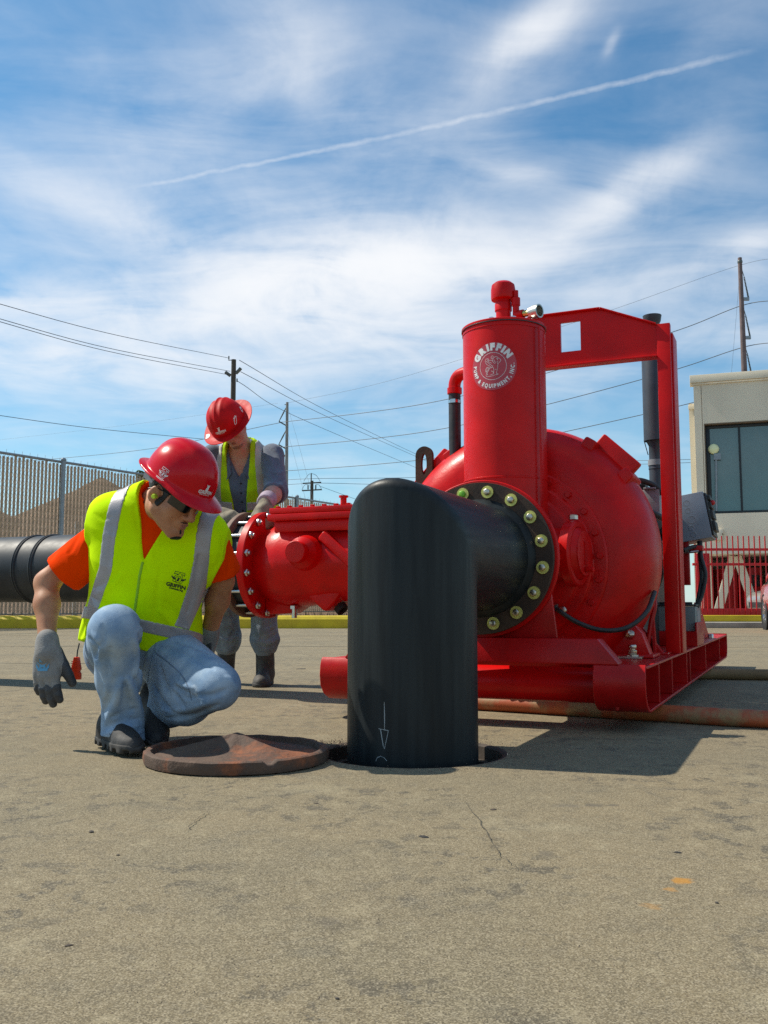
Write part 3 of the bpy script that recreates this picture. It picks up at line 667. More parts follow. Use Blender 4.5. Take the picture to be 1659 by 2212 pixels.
# lifting frame
b = MB(); b.box((.590, 1.06, ZT+.001), (.655, 1.10, 1.872)); b.box((.652, 1.10, ZT+.001), (.664, 1.26, 1.83)); b.box((.60, 1.10, ZT+.001), (.652, 1.112, 1.83)); b.build('frame_post', M['red'], pump, bevel=.003)
b = MB(); b.box((-.385, 1.06, ZT+.001), (-.320, 1.10, 1.872)); b.box((-.385, 1.102, ZT+.001), (-.373, 1.26, 1.80)); b.build('frame_post', M['red'], pump, bevel=.003)
def beam():
    b = MB(); y0, y1 = 1.07, 1.09
    out = [(-.319, 1.715), (.589, 1.715), (.589, 1.868), (.315, 1.985), (-.045, 1.985), (-.319, 1.868)]
    hole = [(.108, 1.785), (.205, 1.785), (.212, 1.792), (.212, 1.938), (.108, 1.945)]
    import bmesh
    # strips round the hole so that it is a true opening
    quads = [[(-.319, 1.715), (.108, 1.715), (.108, 1.985), (-.045, 1.985), (-.319, 1.868)],
             [(.108, 1.715), (.212, 1.715), (.212, 1.785), (.108, 1.785)],
             [(.108, 1.942), (.212, 1.942), (.212, 1.985), (.108, 1.985)],
             [(.212, 1.715), (.589, 1.715), (.589, 1.868), (.315, 1.985), (.212, 1.985)]]
    for q in quads: b.prism(q, (0, y0, 0), (1, 0, 0), (0, 0, 1), (0, 1, 0), y1-y0)
    o = b.build('lifting_beam', M['red'], pump)
    f = MB(); f.box((-.319, 1.045, 1.705), (.589, 1.115, 1.7145))
    t = .007
    for (p, q) in (((.589, 1.868), (.315, 1.985)), ((.315, 1.985), (-.045, 1.985)), ((-.045, 1.985), (-.319, 1.868))):
        d = np.array([q[0]-p[0], 0, q[1]-p[1]]); d /= np.linalg.norm(d); nrm = np.array([d[2], 0, -d[0]])*(-1 if d[0] < 0 else 1); nrm = nrm if nrm[2] > 0 else -nrm
        a = np.array([p[0], 1.08, p[1]])+nrm*(t/2+.0005); c = np.array([q[0], 1.08, q[1]])+nrm*(t/2+.0005); f.bar(a, c, .07, t, up=(0, 1, 0)) if False else f.bar(a, c, .07, t)
    f.build('beam_flange', M['red'], o, bevel=.0015, seg=1)
beam()
# foot of the volute and its bolts
b = MB(); b.prism([(.30, .262), (.58, .262), (.545, .36), (.49, .42), (.36, .40)], (0, .62, 0), (1, 0, 0), (0, 0, 1), (0, 1, 0), .10); b.box((.36, .56, .253), (.60, .78, .268)); b.build('volute_foot', M['red_cast'], pump, bevel=.006)
b = MB(); b.box((.40, .50, .2535), (.56, .60, .262)); b.lathe([(.028, 0), (.028, .006), (.012, .006), (.012, .05)], (.515, .545, .262), (0, 0, 1), n=20); b.hexbolt((.515, .545, .268), (0, 0, 1), .020, .022); b.hexbolt((.515, .545, .294), (0, 0, 1), .018, .018)
b.hexbolt((.49, .60, .345), (.5, -.5, .6), .02, .03); b.build('anchor_bolt', M['zinc'], pump, bevel=.001, seg=1)
# bearing frame with its pedestal
b = MB(); b.lathe([(.42, 1.0), (.42, 1.05), (.30, 1.06), (.22, 1.12), (.20, 1.30), (.30, 1.34), (.42, 1.36), (.42, 1.40)], (0, 0, VZ), (0, 1, 0), n=48); b.build('bearing_frame', M['red_cast'], pump, angle=30)
b = MB()
for s in (1, -1):
    b.prism([(.33*s, .60), (.60*s, .253), (.55*s, .253), (.27*s, .60)], (0, .93, 0), (1, 0, 0), (0, 0, 1), (0, 1, 0), .05)
    b.box((min(.50*s, .62*s), .90, .2525), (max(.50*s, .62*s), 1.03, .262))
b.box((-.50, .94, .43), (.50, .97, .50)); b.build('pedestal', M['red_skid'], pump, bevel=.003)
b = MB(); b.tube(curve([(.52, .90, .252), (.545, .915, .40), (.56, .93, .50), (.50, .95, .56)], 6), .012, 8); b.bar((.56, .92, .255), (.545, .94, .52), .045, .012, up=(1, 0, 0)); b.build('stay', M['red_skid'], pump)
# drain hose from the cover to the far side
b = MB(); b.tube(curve([(.20, .44, .475), (.235, .41, .455), (.30, .43, .41), (.40, .46, .375), (.50, .50, .385), (.575, .56, .45), (.60, .66, .54)], 8), .0105, 12); b.build('drain_hose', M['black'], pump)
b = MB(); b.cyl((.185, .445, .485), (.215, .425, .468), .020, n=16); b.hexbolt((.19, .43, .455), (0, -1, 0), .02, .03); b.build('hose_fitting', M['steel'], pump)
# check valve on the discharge (axis along x)
CY, CZ = .76, .700
b = MB()
prof = [(.16, -1.43), (.195, -1.43), (.198, -1.40), (.222, -1.34), (.236, -1.26), (.215, -1.12), (.205, -1.0), (.205, -.62), (.10, -.62)]
b.lathe(prof, (0, CY, CZ), (1, 0, 0), n=64)
cv = b.build('check_valve', M['red_cast'], pump, angle=50)
b = MB(); b.lathe([(.15, -1.470), (.284, -1.470), (.288, -1.466), (.288, -1.430), (.284, -1.426), (.15, -1.426)], (0, CY, CZ), (1, 0, 0), n=72, closed=True); b.build('valve_flange', M['red'], cv)
# flat cover plate with bolts on the slanted top
b = MB(); b.box((-1.33, CY-.21, .918), (-.66, CY+.21, .952)); b.box((-1.325, CY-.20, .955), (-.66, CY+.20, .985)); b.box((-1.31, CY-.17, .86), (-.66, CY+.17, .917)); b.build('valve_cover', M['red'], cv, bevel=.006)
hm = None; h = MB(); h.hexbolt((0, 0, 0), (0, 0, 1), .015, .012)
for i in range(10):
    for s in (-1, 1):
        if hm is None: o = h.build('cover_bolt', M['red'], cv); hm = o.data
        else: o = bpy.data.objects.new('cover_bolt', hm); COL.objects.link(o); o.parent = cv
        o.location = (-1.29+.068*i, CY+.165*s, .985)
b = MB(); b.cyl((-.925, CY-.13, .985), (-.925, CY-.13, 1.03), .016, n=16); b.cyl((-.925, CY-.13, 1.03), (-.925, CY-.13, 1.04), .024, n=16); b.build('cover_knob', M['red'], cv)
# round boss facing the front, bulging cheek and the slanted port below
b = MB(); b.lathe([(.10, 0), (.095, .12), (.080, .19), (.058, .215), (.054, .22), (.054, .275), (.051, .278), (.001, .279)], (-1.115, CY-.07, .745), (.10, -1, 0), n=48); b.build('hinge_boss', M['red_cast'], cv, angle=25)
b = MB(); b.sphere((-1.225, CY-.13, .725), .125, 28, 18, (1.0, .72, 1.12)); b.build('hinge_cheek', M['red_cast'], cv)
b = MB(); b.bar((-1.02, CY-.185, .84), (-.74, CY-.185, .60), .05, .06); b.build('cast_rib', M['red_cast'], cv, bevel=.02, seg=3)
b = MB(); b.prism([(-1.20, .58), (-.90, .60), (-.955, .515), (-1.015, .455), (-1.04, .45)], (0, CY-.13, 0), (1, 0, 0), (0, 0, 1), (0, 1, 0), .22); b.build('drain_port', M['red_cast'], cv, bevel=.02, seg=3)
b = MB(); b.lathe([(.034, 0), (.034, .03), (.022, .03), (.022, .004)], (-.985, CY-.05, .475), (.62, -.1, -.62), n=24); b.build('port_opening', M['shaft'], cv)
b = MB(); b.prism([(-1.17, .50), (-1.27, .44), (-1.424, .43), (-1.424, .56), (-1.20, .56)], (0, CY-.06, 0), (1, 0, 0), (0, 0, 1), (0, 1, 0), .12); b.build('valve_foot', M['red_cast'], cv, bevel=.01)
b = MB(); b.cyl((-1.235, CY-.08, .415), (-1.235, CY-.08, .47), .014, n=14); b.hexbolt((-1.235, CY-.08, .462), (0, 0, 1), .024, .02); b.build('jack_bolt', M['steel'], cv)
# bolts through the two flanges: nut on the valve side, stud across the gap
st = MB(); st.cyl((-.145, 0, 0), (.028, 0, 0), .0105, n=12); nu = MB(); nu.hexbolt((0, 0, 0), (1, 0, 0), .021, .018); d1 = d2 = None
for i in range(16):
    t = 2*PI*(i+.5)/16; p = (-1.426, CY+.262*math.cos(t), CZ+.262*math.sin(t))
    if d1 is None:
        o = st.build('stud', M['steel'], cv); d1 = o.data; q = nu.build('nut', M['steel'], cv, bevel=.001, seg=1); d2 = q.data
    else:
        o = bpy.data.objects.new('stud', d1); q = bpy.data.objects.new('nut', d2)
        for z in (o, q): COL.objects.link(z); z.parent = cv
    o.location = p; q.location = p
# discharge neck to the volute and the rusty lifting lug
b = MB(); b.lathe([(.30, -.62), (.30, -.58), (.22, -.57), (.23, -.40), (.24, -.15)], (0, CY, CZ), (1, 0, 0), n=48); b.build('discharge_neck', M['red_cast'], pump)
def ring_plate():
    b = MB(); n = 24; o = []; i_ = []
    for j in range(n+1):
        t = PI*j/n; o.append((.045*math.cos(t), .045*math.sin(t)+.125))
    outer = [(.045, -.12)]+o+[(-.045, -.12)]
    slot = [(.014*math.cos(2*PI*j/28), .028+.052*math.sin(2*PI*j/28)+.052) for j in range(28)]
    k = 56; A = []; Bq = []
    for j in range(k):
        t = 2*PI*j/k; dx, dy = math.cos(t), math.sin(t); bi = (slot[0]); 
        # ray from the slot's middle to the outline
        c = (0, .080); best = 9
        m = len(outer)
        for q in range(m):
            x1, y1 = outer[q]; x2, y2 = outer[(q+1) % m]; den = dx*(y2-y1)-dy*(x2-x1)
            if abs(den) < 1e-9: continue
            s = ((x1-c[0])*(y2-y1)-(y1-c[1])*(x2-x1))/den; u = ((x1-c[0])*dy-(y1-c[1])*dx)/den
            if s > 0 and -1e-6 <= u <= 1+1e-6: best = min(best, s)
        A.append((c[0]+dx*best, c[1]+dy*best)); Bq.append((c[0]+.0145*dx, c[1]+.052*dy))
    V = []; F = []
    for y in (0, .022):
        for P in (A, Bq): V += [(x, y, z) for x, z in P]
    for j in range(k):
        q = (j+1) % k
        F += [(j, q, k+q, k+j), (2*k+j, 3*k+j, 3*k+q, 2*k+q), (j, 2*k+j, 2*k+q, q), (k+j, k+q, 3*k+q, 3*k+j)]
    b.add([(x-.495, y+.66, z+1.10) for x, y, z in V], F); b.build('lifting_eye', M['rust'], pump, bevel=0)
ring_plate()
# engine behind the pump: block, manifold, covers, wiring
b = MB(); b.box((-.30, 1.45, .45), (.40, 2.75, .95)); b.box((-.22, 1.5, .95), (.30, 2.65, 1.10)); b.box((-.34, 1.42, .30), (.44, 1.62, 1.02)); b.box((-.40, 2.8, .40), (.44, 2.95, 1.18)); b.box((.30, 1.45, .30), (.44, 2.0, .78))
for i in range(6): b.cyl((.31, 1.62+.17*i, .98), (.42, 1.62+.17*i, 1.03), .04, n=12)
for i in range(9): b.tube(curve([(.40, 1.5+.1*i, .6+.03*(i % 4)), (.47, 1.52+.1*i, .75+.04*(i % 3)), (.44, 1.5+.11*i, .92), (.36, 1.55+.1*i, 1.02)], 5), .008+.003*(i % 3), 8)
for i in range(14): 
    x, y, z = random.uniform(.38, .50), random.uniform(1.42, 2.1), random.uniform(.52, 1.06); s = random.uniform(.02, .05); b.box((x-s, y-s, z-s), (x+s, y+s, z+s*.7))
b.box((-.38, 1.44, 1.10), (.46, 2.2, 1.125))
eng = b.build('engine', M['dark'], pump, bevel=.006)
b = MB(); b.box((.445, 1.42, .93), (.535, 1.52, 1.09)); b.box((.455, 1.40, 1.09), (.52, 1.50, 1.10)); b.build('fuel_filter', M['ltgrey'], eng, bevel=.008)
b = MB(); b.tube(curve([(.40, 1.36, 1.10), (.41, 1.32, 1.03), (.455, 1.31, .985), (.51, 1.33, .955), (.56, 1.40, .93)], 8), .016, 12); b.tube(curve([(.40, 1.36, 1.10), (.43, 1.37, 1.135), (.50, 1.42, 1.115), (.55, 1.45, 1.07)], 8), .016, 12); b.build('coolant_hose', M['black'], eng)
b = MB(); b.box((.50, 1.30, .80), (.60, 1.40, .808)); b.build('chrome_bracket', M['steel'], eng)
# exhaust
b = MB(); mx, my = .462, 1.90
b.lathe([(.042, 1.02), (.042, 1.26), (.045, 1.265), (.040, 1.31), (.040, 1.40), (.052, 1.425), (.064, 1.43), (.067, 1.43), (.067, 1.98), (.063, 2.0), (.034, 2.02), (.034, 2.11), (.048, 2.14), (.054, 2.175), (.046, 2.175), (.030, 2.12)], (mx, my, 0), (0, 0, 1), n=36)
mf = b.build('exhaust_muffler', M['muffler'], pump, angle=30)
b = MB(); b.lathe([(.0425, 1.285), (.0475, 1.285), (.0475, 1.318), (.0425, 1.318)], (mx, my, 0), (0, 0, 1), n=32, closed=True); b.build('muffler_clamp', M['ltgrey'], mf)
b = MB()
for s in (1, -1): b.bar((mx+.044*s, my-.01, 1.35), (mx+.064*s, my-.01, 1.435), .004, .012)
b.build('muffler_stay', M['muffler'], mf)
b = MB(); b.tube(curve([(mx, my, 1.03), (mx, my, .98), (mx-.04, my-.02, .93), (mx-.14, my-.04, .90)], 6), .042, 20); b.build('exhaust_pipe', M['muffler'], mf)
# control panel, seen from its side
rx = Matrix.Rotation(R(-9), 3, 'Y'); rot = np.array(rx)
cpn = MB(); cpn.box((.50, 2.12, .86), (.715, 2.42, 1.135), rot); cp_ = cpn.build('control_panel', M['panel'], pump, bevel=.004)
pc = np.array([.6075, 2.27, .9975])
for (lx, lz, r) in ((.035, .085, .018), (.035, .040, .016), (.045, -.015, .023), (.035, -.065, .016), (.040, -.105, .016)):
    b = MB(); b.lathe([(r-.003, 0), (r-.003, .003), (r, .003), (r, 0)], (0, 0, 0), (0, -1, 0), n=28, closed=True)
    o = b.build('knockout', M['panel'], cp_); p = rot @ np.array([lx-.03, -.151, lz])+pc; o.location = tuple(p)
b = MB()
for (lz, s) in ((.10, .03), (.055, .035), (.0, .05), (-.07, .06)): b.add(*(lambda q: (q.v, q.f))(MB().box((.7155, 2.16, .9975+lz-s/2), (.745, 2.36, .9975+lz+s/2), rot, pc)))
b.add(*(lambda q: (q.v, q.f))(MB().box((.7155, 2.13, .87), (.728, 2.41, 1.125), rot, pc)))
b.build('instrument_face', M['dark'], cp_, bevel=.004)
b = MB(); b.sphere(tuple(rot @ np.array([.142, -.06, .070])+pc), .016); b.build('stop_button', M['fencered'], cp_)
b = MB(); b.box((.56, 2.15, .60), (.60, 2.20, .86)); b.box((.58, 2.12, .80), (.68, 2.2, .83)); b.build('panel_stand', M['red_skid'], pump, bevel=.003)
b = MB(); b.tube(curve([(.665, 2.16, .86), (.67, 2.14, .76), (.69, 2.13, .66), (.67, 2.12, .55), (.64, 2.1, .47)], 8), .012, 10); b.tube(curve([(.655, 2.18, .86), (.66, 2.16, .76), (.665, 2.15, .64), (.65, 2.12, .54), (.635, 2.1, .47)], 8), .011, 10); b.tube(curve([(.66, 2.16, .83), (.62, 2.10, .82), (.58, 2.06, .80)], 5), .012, 10); b.build('wiring_loom', M['black'], pump)
b = MB(); b.cyl((.58, 2.10, .79), (.66, 2.10, .795), .008, n=10); b.build('loom_clip', M['steel'], pump)
b = MB(); b.box((.42, 1.95, .335), (.645, 2.25, .475)); bt = b.build('battery', M['batt'], pump, bevel=.006)
b = MB(); b.box((.415, 1.945, .476), (.65, 2.255, .488)); b.box((.44, 2.0, .488), (.62, 2.06, .50)); b.build('battery_lid', M['black'], bt, bevel=.004)
b = MB(); b.box((.6455, 2.02, .35), (.6475, 2.16, .45)); b.build('worn_label', M['ltgrey'], bt)
b = MB(); b.prism([(.37, .254), (.655, .254), (.655, .385), (.645, .385), (.645, .334), (.45, .334), (.37, .38)], (0, 1.90, 0), (1, 0, 0), (0, 0, 1), (0, 1, 0), .40); b.build('battery_tray', M['red_skid'], pump, bevel=.003)
b = MB(); b.prism([(2.75, .254), (3.55, .254), (2.90, .50), (2.75, .50)], (.56, 0, 0), (0, 1, 0), (0, 0, 1), (1, 0, 0), .02); b.build('rear_gusset', M['red_skid'], pump)
b = MB(); b.hexbolt((.61, 3.3, .254), (0, 0, 1), .02, .03); b.build('rail_bolt', M['steel'], pump)
b = MB(); b.box((.30, 1.0, .2525), (.45, 1.9, .60)); b.box((-.45, 1.0, .2525), (-.30, 1.9, .60)); b.build('engine_mount', M['dark'], pump)
# decal on the tank
def tank_decal():
    th0 = -PI/2+R(1.0); zc = 1.519
    S = .0975/640                    # drawn in units of the lettering sheet, 640 = outer radius
    def wrap(flat, off, name, m):
        V = []
        for x, y in flat[0]:
            a = th0+x/(TR+off); V.append(((TR+off)*math.cos(a), TY+(TR+off)*math.sin(a), zc+y))
        b = MB(); b.add(V, flat[1]); return link(name, (lambda me: (me.from_pydata(b.v, [], b.f), me)[1])(bpy.data.meshes.new(name)), m, tank)
    # film disc in rings so that it follows the curve
    V = [(0, 0)]; F = []; n = 56; rings = 8
    for i in range(1, rings+1): V += circle2d(.106*i/rings, n)
    for j in range(n): F.append((0, 1+j, 1+(j+1) % n))
    for i in range(rings-1):
        for j in range(n): F.append((1+i*n+j, 1+(i+1)*n+j, 1+(i+1)*n+(j+1) % n, 1+i*n+(j+1) % n))
    wrap((V, F), .0008, 'decal_film', M['decal'])
    A = arc_text('GRIFFIN', .0875, .040, PI/2+R(3), False, .0034, R(138), 1.0)
    B = arc_text('PUMP & EQUIPMENT, INC.', .0875, .0235, -PI/2, True, .0012, R(196), .80)
    wrap(A, .0016, 'lettering', M['white']); wrap(B, .0016, 'lettering', M['white'])
    ring = stroke2d(circle2d(.0605, 72), .0016, True)
    def px(pts): return [((x-620)*S*.93, -(y-1025)*S*.93) for x, y in pts]
    fig = [[(790, 1300), (690, 1310), (590, 1340), (480, 1340), (430, 1340), (405, 1300), (420, 1210), (470, 1130), (490, 1080), (450, 1060), (425, 1110), (430, 1160), (395, 1190), (390, 1110), (430, 1045), (490, 1040), (520, 1080), (500, 1140), (450, 1210), (440, 1270), (470, 1290)],
           [(790, 1300), (770, 1270), (740, 1260), (755, 1180), (780, 1100), (790, 960), (830, 930), (880, 880), (870, 830), (800, 780), (740, 735), (680, 745), (640, 790), (625, 850), (640, 910), (690, 950)],
           [(640, 790), (600, 790), (570, 770), (590, 710), (620, 700), (645, 720), (630, 770)],
           [(640, 1000), (600, 1060), (560, 1050), (520, 1010), (450, 970), (400, 910), (380, 840), (400, 785), (460, 770), (490, 790), (480, 830), (590, 840), (630, 880)],
           [(410, 850), (470, 900), (540, 960), (600, 1010)], [(440, 800), (500, 880), (590, 930)],
           [(650, 1070), (660, 1160), (650, 1260), (600, 1290), (540, 1300)], [(520, 1090), (560, 1070), (630, 1060)], [(570, 1170), (630, 1200), (650, 1260)],
           [(660, 830), (690, 880), (720, 940)], [(740, 790), (790, 800), (770, 850)], [(700, 1140), (740, 1130)], [(780, 960), (760, 900), (800, 880)]]
    E_ = join2d(ring, *[stroke2d(px(f), .0014) for f in fig])
    wrap(E_, .0018, 'emblem', M['white'])
tank_decal()

# ------------------------------------------------------------------ thick black suction pipe: up out of the manhole, mitred elbow, flanged to the pump
PR = .2155; PY0 = -.707
sp = empty('suction_pipe', to_world(0, PY0, 0), YAW, 'thick black plastic pipe rising out of the manhole and bending to the flange', 'pipe')
def elbow():
    n = 96; V = []; F = []; rings = []
    def ringpts(c, ax, n_):       # circle in the plane through c containing x and 'ax'
        return [(PR*math.cos(2*PI*j/n_), c[0]+PR*math.sin(2*PI*j/n_)*ax[0], c[1]+PR*math.sin(2*PI*j/n_)*ax[1]) for j in range(n_)]
    for z in (-1.2, -.4, 0, .15, .30, .38): rings.append(ringpts((0, z), (1, 0), n))
    # mitre: each fibre runs straight up to the diagonal plane, then straight back; a short rounding keeps the seam soft
    def fib(j, t):
        x = PR*math.cos(2*PI*j/n); s = PR*math.sin(2*PI*j/n)     # s: towards the pump
        r = .035; zt = FZ-s                                        # height at which the fibre meets the diagonal
        if t <= 0: return (x, s, zt-r+t)
        if t >= 1: return (x, s+r+(t-1), zt)
        a = t*PI/2; return (x, s+r-r*math.cos(a), zt-r+r*math.sin(a))
    for t in (0, .12, .25, .38, .5, .62, .75, .88, 1): rings.append([fib(j, t) for j in range(n)])
    for y in (.31, .42, .5, .6, .707): rings.append([(PR*math.cos(2*PI*j/n), y, FZ-PR*math.sin(2*PI*j/n)) for j in range(n)])
    for r in rings: V += r
    for i in range(len(rings)-1):
        for j in range(n): F.append((i*n+j, i*n+(j+1) % n, (i+1)*n+(j+1) % n, (i+1)*n+j))
    b = MB(); b.add(V, F); o = b.build('pipe_body', [M['black_pipe'], M['black_pipe_h']], sp, angle=60)
    for p in o.data.polygons: p.material_index = 1 if p.center[1]+.06*math.sin(40*p.center[0]) > FZ-p.center[2] else 0
    return o
pb = elbow()
b = MB(); b.lathe([(PR+.001, .706), (.3075, .706), (.3085, .709), (.3085, .733), (.3075, .7355), (PR+.001, .7355)], (0, 0, FZ), (0, 1, 0), n=96, closed=True); b.build('backing_flange', M['rust'], sp)
b = MB(); b.lathe([(PR, .68), (PR+.022, .700), (PR+.024, .7055), (PR, .7055)], (0, 0, FZ), (0, 1, 0), n=96, closed=True); b.build('stub_end', M['black_pipe'], sp)
def chalk():
    th0 = -PI/2-R(1.7)
    lines = [[(0, .182), (.002, .14)], [(.002, .14), (.001, .098)], [(-.019, .100), (.014, .096)], [(-.012, .098), (-.002, .045), (.002, .040)], [(.014, .096), (.008, .07), (.001, .042)], [(-.014, .100), (-.004, .05)], [(0, .182), (.001, .10)],
             [(-.03, .001), (-.024, .012), (-.012, .017), (0, .013), (.008, .004)]]
    for L in lines:
        v, f = stroke2d(L, .0018); V = []
        for x, y in v: a = th0+x/PR; V.append(((PR+.0008)*math.cos(a), (PR+.0008)*math.sin(a), y+random.uniform(-.0004, .0004)))
        b = MB(); b.add(V, f); me = bpy.data.meshes.new('chalk_mark'); me.from_pydata(b.v, [], b.f); link('chalk_mark', me, M['chalk'], sp)
chalk()
# ------------------------------------------------------------------ black discharge pipe running away to the left
dpz = CZ+.003; DR = .203
dp = empty('discharge_pipe', to_world(-1.575, CY, 0), YAW, 'long black plastic pipe bolted to the red check valve, running off to the left', 'pipe')
b = MB(); b.lathe([(DR-.02, .085), (DR, .07), (DR, -1.0), (DR, -3.2), (DR, -7.0), (DR-.02, -7.0)], (0, 0, dpz), (1, 0, 0), n=72); b.build('pipe_body', M['black_pipe_side'], dp)
for x in (-1.515, -1.38, -.93, -4.6):
    b = MB(); b.lathe([(DR-.002, -.016), (DR+.006, -.012), (DR+.009, -.004), (DR+.003, 0), (DR+.009, .004), (DR+.006, .012), (DR-.002, .016)], (x, 0, dpz), (1, 0, 0), n=72, closed=True); b.build('weld_bead', M['black_pipe_side'], dp)
b = MB(); b.lathe([(DR+.001, -.012), (.284, -.012), (.288, -.006), (.288, .018), (.284, .022), (DR+.001, .022)], (0, 0, dpz), (1, 0, 0), n=72, closed=True); b.build('backing_flange', M['rustflange'], dp)
b = MB(); b.lathe([(.10, .0225), (.245, .0225), (.25, .03), (.25, .095), (.24, .104), (.10, .104)], (0, 0, dpz), (1, 0, 0), n=72, closed=True); b.build('stub_end', M['black_pipe_side'], dp)
# ------------------------------------------------------------------ round timbers under the skid
def pole(a, b_, r, m, label):
    o = np.array([(a[0]+b_[0])/2, (a[1]+b_[1])/2, 0]); mb = MB(); a = np.array(a); b_ = np.array(b_); n = 40
    mb.tube([a+(b_-a)*i/n+np.array([0, 0, .0008*math.sin(i*1.3)]) for i in range(n+1)], [r*(1+.015*math.sin(i*.9)) for i in range(n+1)], 20)
    return tag(mb.build('support_pole', m, None, org=o), label, 'pole', 'round poles under the skid')
d = np.array([.856, -.517, 0]); p0 = np.array([.437, 4.335, .0355])
pole(p0-d*.62, p0+d*2.3, .0350, M['orangepole'], 'orange and rust coloured round pole under the near end of the red skid')
d = np.array([.985, -.170, 0]); p0 = np.array([2.45, 6.06, .0355]); pole(p0-d*2.2, p0+d*1.6, .0350, M['tanpole'], 'tan round pole under the far end of the red skid')
# ------------------------------------------------------------------ signed-distance modelling (people, clothes)
def mesh_sdf(fn, lo, hi, h):
    lo = np.array(lo, np.float32); hi = np.array(hi, np.float32); s = 4
    nc = np.ceil((hi-lo)/(h*s)).astype(int)+1; Hc = h*s
    def grid(n, step):
        g = np.stack(np.meshgrid(*[np.arange(k, dtype=np.float32) for k in n], indexing='ij'), -1)*step+lo; return g
    C = fn(grid(nc, Hc).reshape(-1, 3)).reshape(nc)
    near = np.abs(C) < 1.5*Hc
    cell = np.zeros(nc-1, bool)
    for i in (0, 1):
        for j in (0, 1):
            for k in (0, 1):
                sl_ = (slice(i, nc[0]-1+i), slice(j, nc[1]-1+j), slice(k, nc[2]-1+k)); cell |= near[sl_]
    sg = C < 0; anyi = np.zeros(nc-1, bool); alli = np.ones(nc-1, bool)
    for i in (0, 1):
        for j in (0, 1):
            for k in (0, 1):
                q = sg[i:nc[0]-1+i, j:nc[1]-1+j, k:nc[2]-1+k]; anyi |= q; alli &= q
    cell |= anyi & ~alli
    nf = (nc-1)*s+1
    D = np.full(nf, 1.0, np.float32)
    fc = cell.repeat(s, 0).repeat(s, 1).repeat(s, 2); pm = np.zeros(nf, bool)
    for i in (0, 1):
        for j in (0, 1):
            for k in (0, 1): pm[i:nf[0]-1+i, j:nf[1]-1+j, k:nf[2]-1+k] |= fc
    cs = np.where(C < 0, -1., 1.).astype(np.float32)[:-1, :-1, :-1].repeat(s, 0).repeat(s, 1).repeat(s, 2)
    D[:-1, :-1, :-1] = cs
    idx = np.argwhere(pm); D[pm] = fn(idx.astype(np.float32)*h+lo)
    D[0] = D[-1] = 1; D[:, 0] = D[:, -1] = 1; D[:, :, 0] = D[:, :, -1] = 1
    I = D < 0
    cnt = np.zeros(np.array(nf)-1, np.int8); offs = [(i, j, k) for i in (0, 1) for j in (0, 1) for k in (0, 1)]
    for (i, j, k) in offs: cnt += I[i:nf[0]-1+i, j:nf[1]-1+j, k:nf[2]-1+k]
    act = (cnt > 0) & (cnt < 8); cells = np.argwhere(act); N = len(cells)
    cid = np.full(act.shape, -1, np.int32); cid[act] = np.arange(N)
    acc = np.zeros((N, 3)); num = np.zeros(N)
    val = {o: D[cells[:, 0]+o[0], cells[:, 1]+o[1], cells[:, 2]+o[2]] for o in offs}
    for o in offs:
        for ax in range(3):
            if o[ax]: continue
            p = list(o); p[ax] = 1; p = tuple(p); a, b = val[o], val[p]; m = (a < 0) != (b < 0)
            t = np.where(m, a/np.where(m, a-b, 1), 0); q = np.tile(np.array(o, float), (N, 1)); q[:, ax] += t
            acc[m] += q[m]; num[m] += 1
    V = (cells+acc/num[:, None])*h+lo
    F = []
    for ax in range(3):
        a = [slice(1, -1)]*3; b = [slice(1, -1)]*3; a[ax] = slice(0, -1); b[ax] = slice(1, None)
        x = I[tuple(a)]; y = I[tuple(b)]; e = np.argwhere(x != y)
        if not len(e): continue
        e0 = e.copy()
        for k in range(3):
            if k != ax: e0[:, k] += 1
        flip = x[tuple(e.T)]
        u, w = [(1, 2), (2, 0), (0, 1)][ax]
        def g(du, dw):
            q = e0.copy(); q[:, u] -= du; q[:, w] -= dw; return cid[q[:, 0], q[:, 1], q[:, 2]]
        quad = np.stack([g(1, 1), g(0, 1), g(0, 0), g(1, 0)], 1)
        quad[~flip] = quad[~flip][:, ::-1]; F.append(quad)
    F = np.concatenate(F); F = F[(F >= 0).all(1)]
    return V, F
def smooth_mesh(V, F, it=1, lam=.5):
    e = np.concatenate([F[:, [0, 1]], F[:, [1, 2]], F[:, [2, 3]], F[:, [3, 0]]]); e = np.concatenate([e, e[:, ::-1]])
    for _ in range(it):
        s = np.zeros_like(V); np.add.at(s, e[:, 0], V[e[:, 1]]); c = np.bincount(e[:, 0], minlength=len(V))[:, None]
        V = V+lam*(s/np.maximum(c, 1)-V)
    return V
def sdf_obj(name, fn, lo, hi, h, m, parent=None, org=(0, 0, 0), smooth=1, paint=None):
    V, F = mesh_sdf(fn, lo, hi, h)
    if smooth: V = smooth_mesh(V, F, smooth)
    me = bpy.data.meshes.new(name); me.from_pydata((V-np.array(org)).tolist(), [], F.tolist())
    o = link(name, me, m, parent, None, 180)
    if not parent: o.location = tuple(float(x) for x in org)
    if paint is not None: me.polygons.foreach_set('material_index', paint(V[F].mean(1)).astype(np.int32))
    return o, BVHTree.FromPolygons(V.tolist(), F.tolist())
def mesh_bvh(fn, lo, hi, h):
    V, F = mesh_sdf(fn, lo, hi, h); V = smooth_mesh(V, F, 1); return V, BVHTree.FromPolygons(V.tolist(), F.tolist())
f32 = np.float32
def A3(p): return np.array(p, f32)
def s_cap(P, a, b, ra, rb):
    a, b = A3(a), A3(b); ab = b-a; t = np.clip(((P-a) @ ab)/(ab @ ab), 0, 1)
    return np.linalg.norm(P-a-t[:, None]*ab, axis=1)-(ra+(rb-ra)*t)
def s_sph(P, c, r): return np.linalg.norm(P-A3(c), axis=1)-r
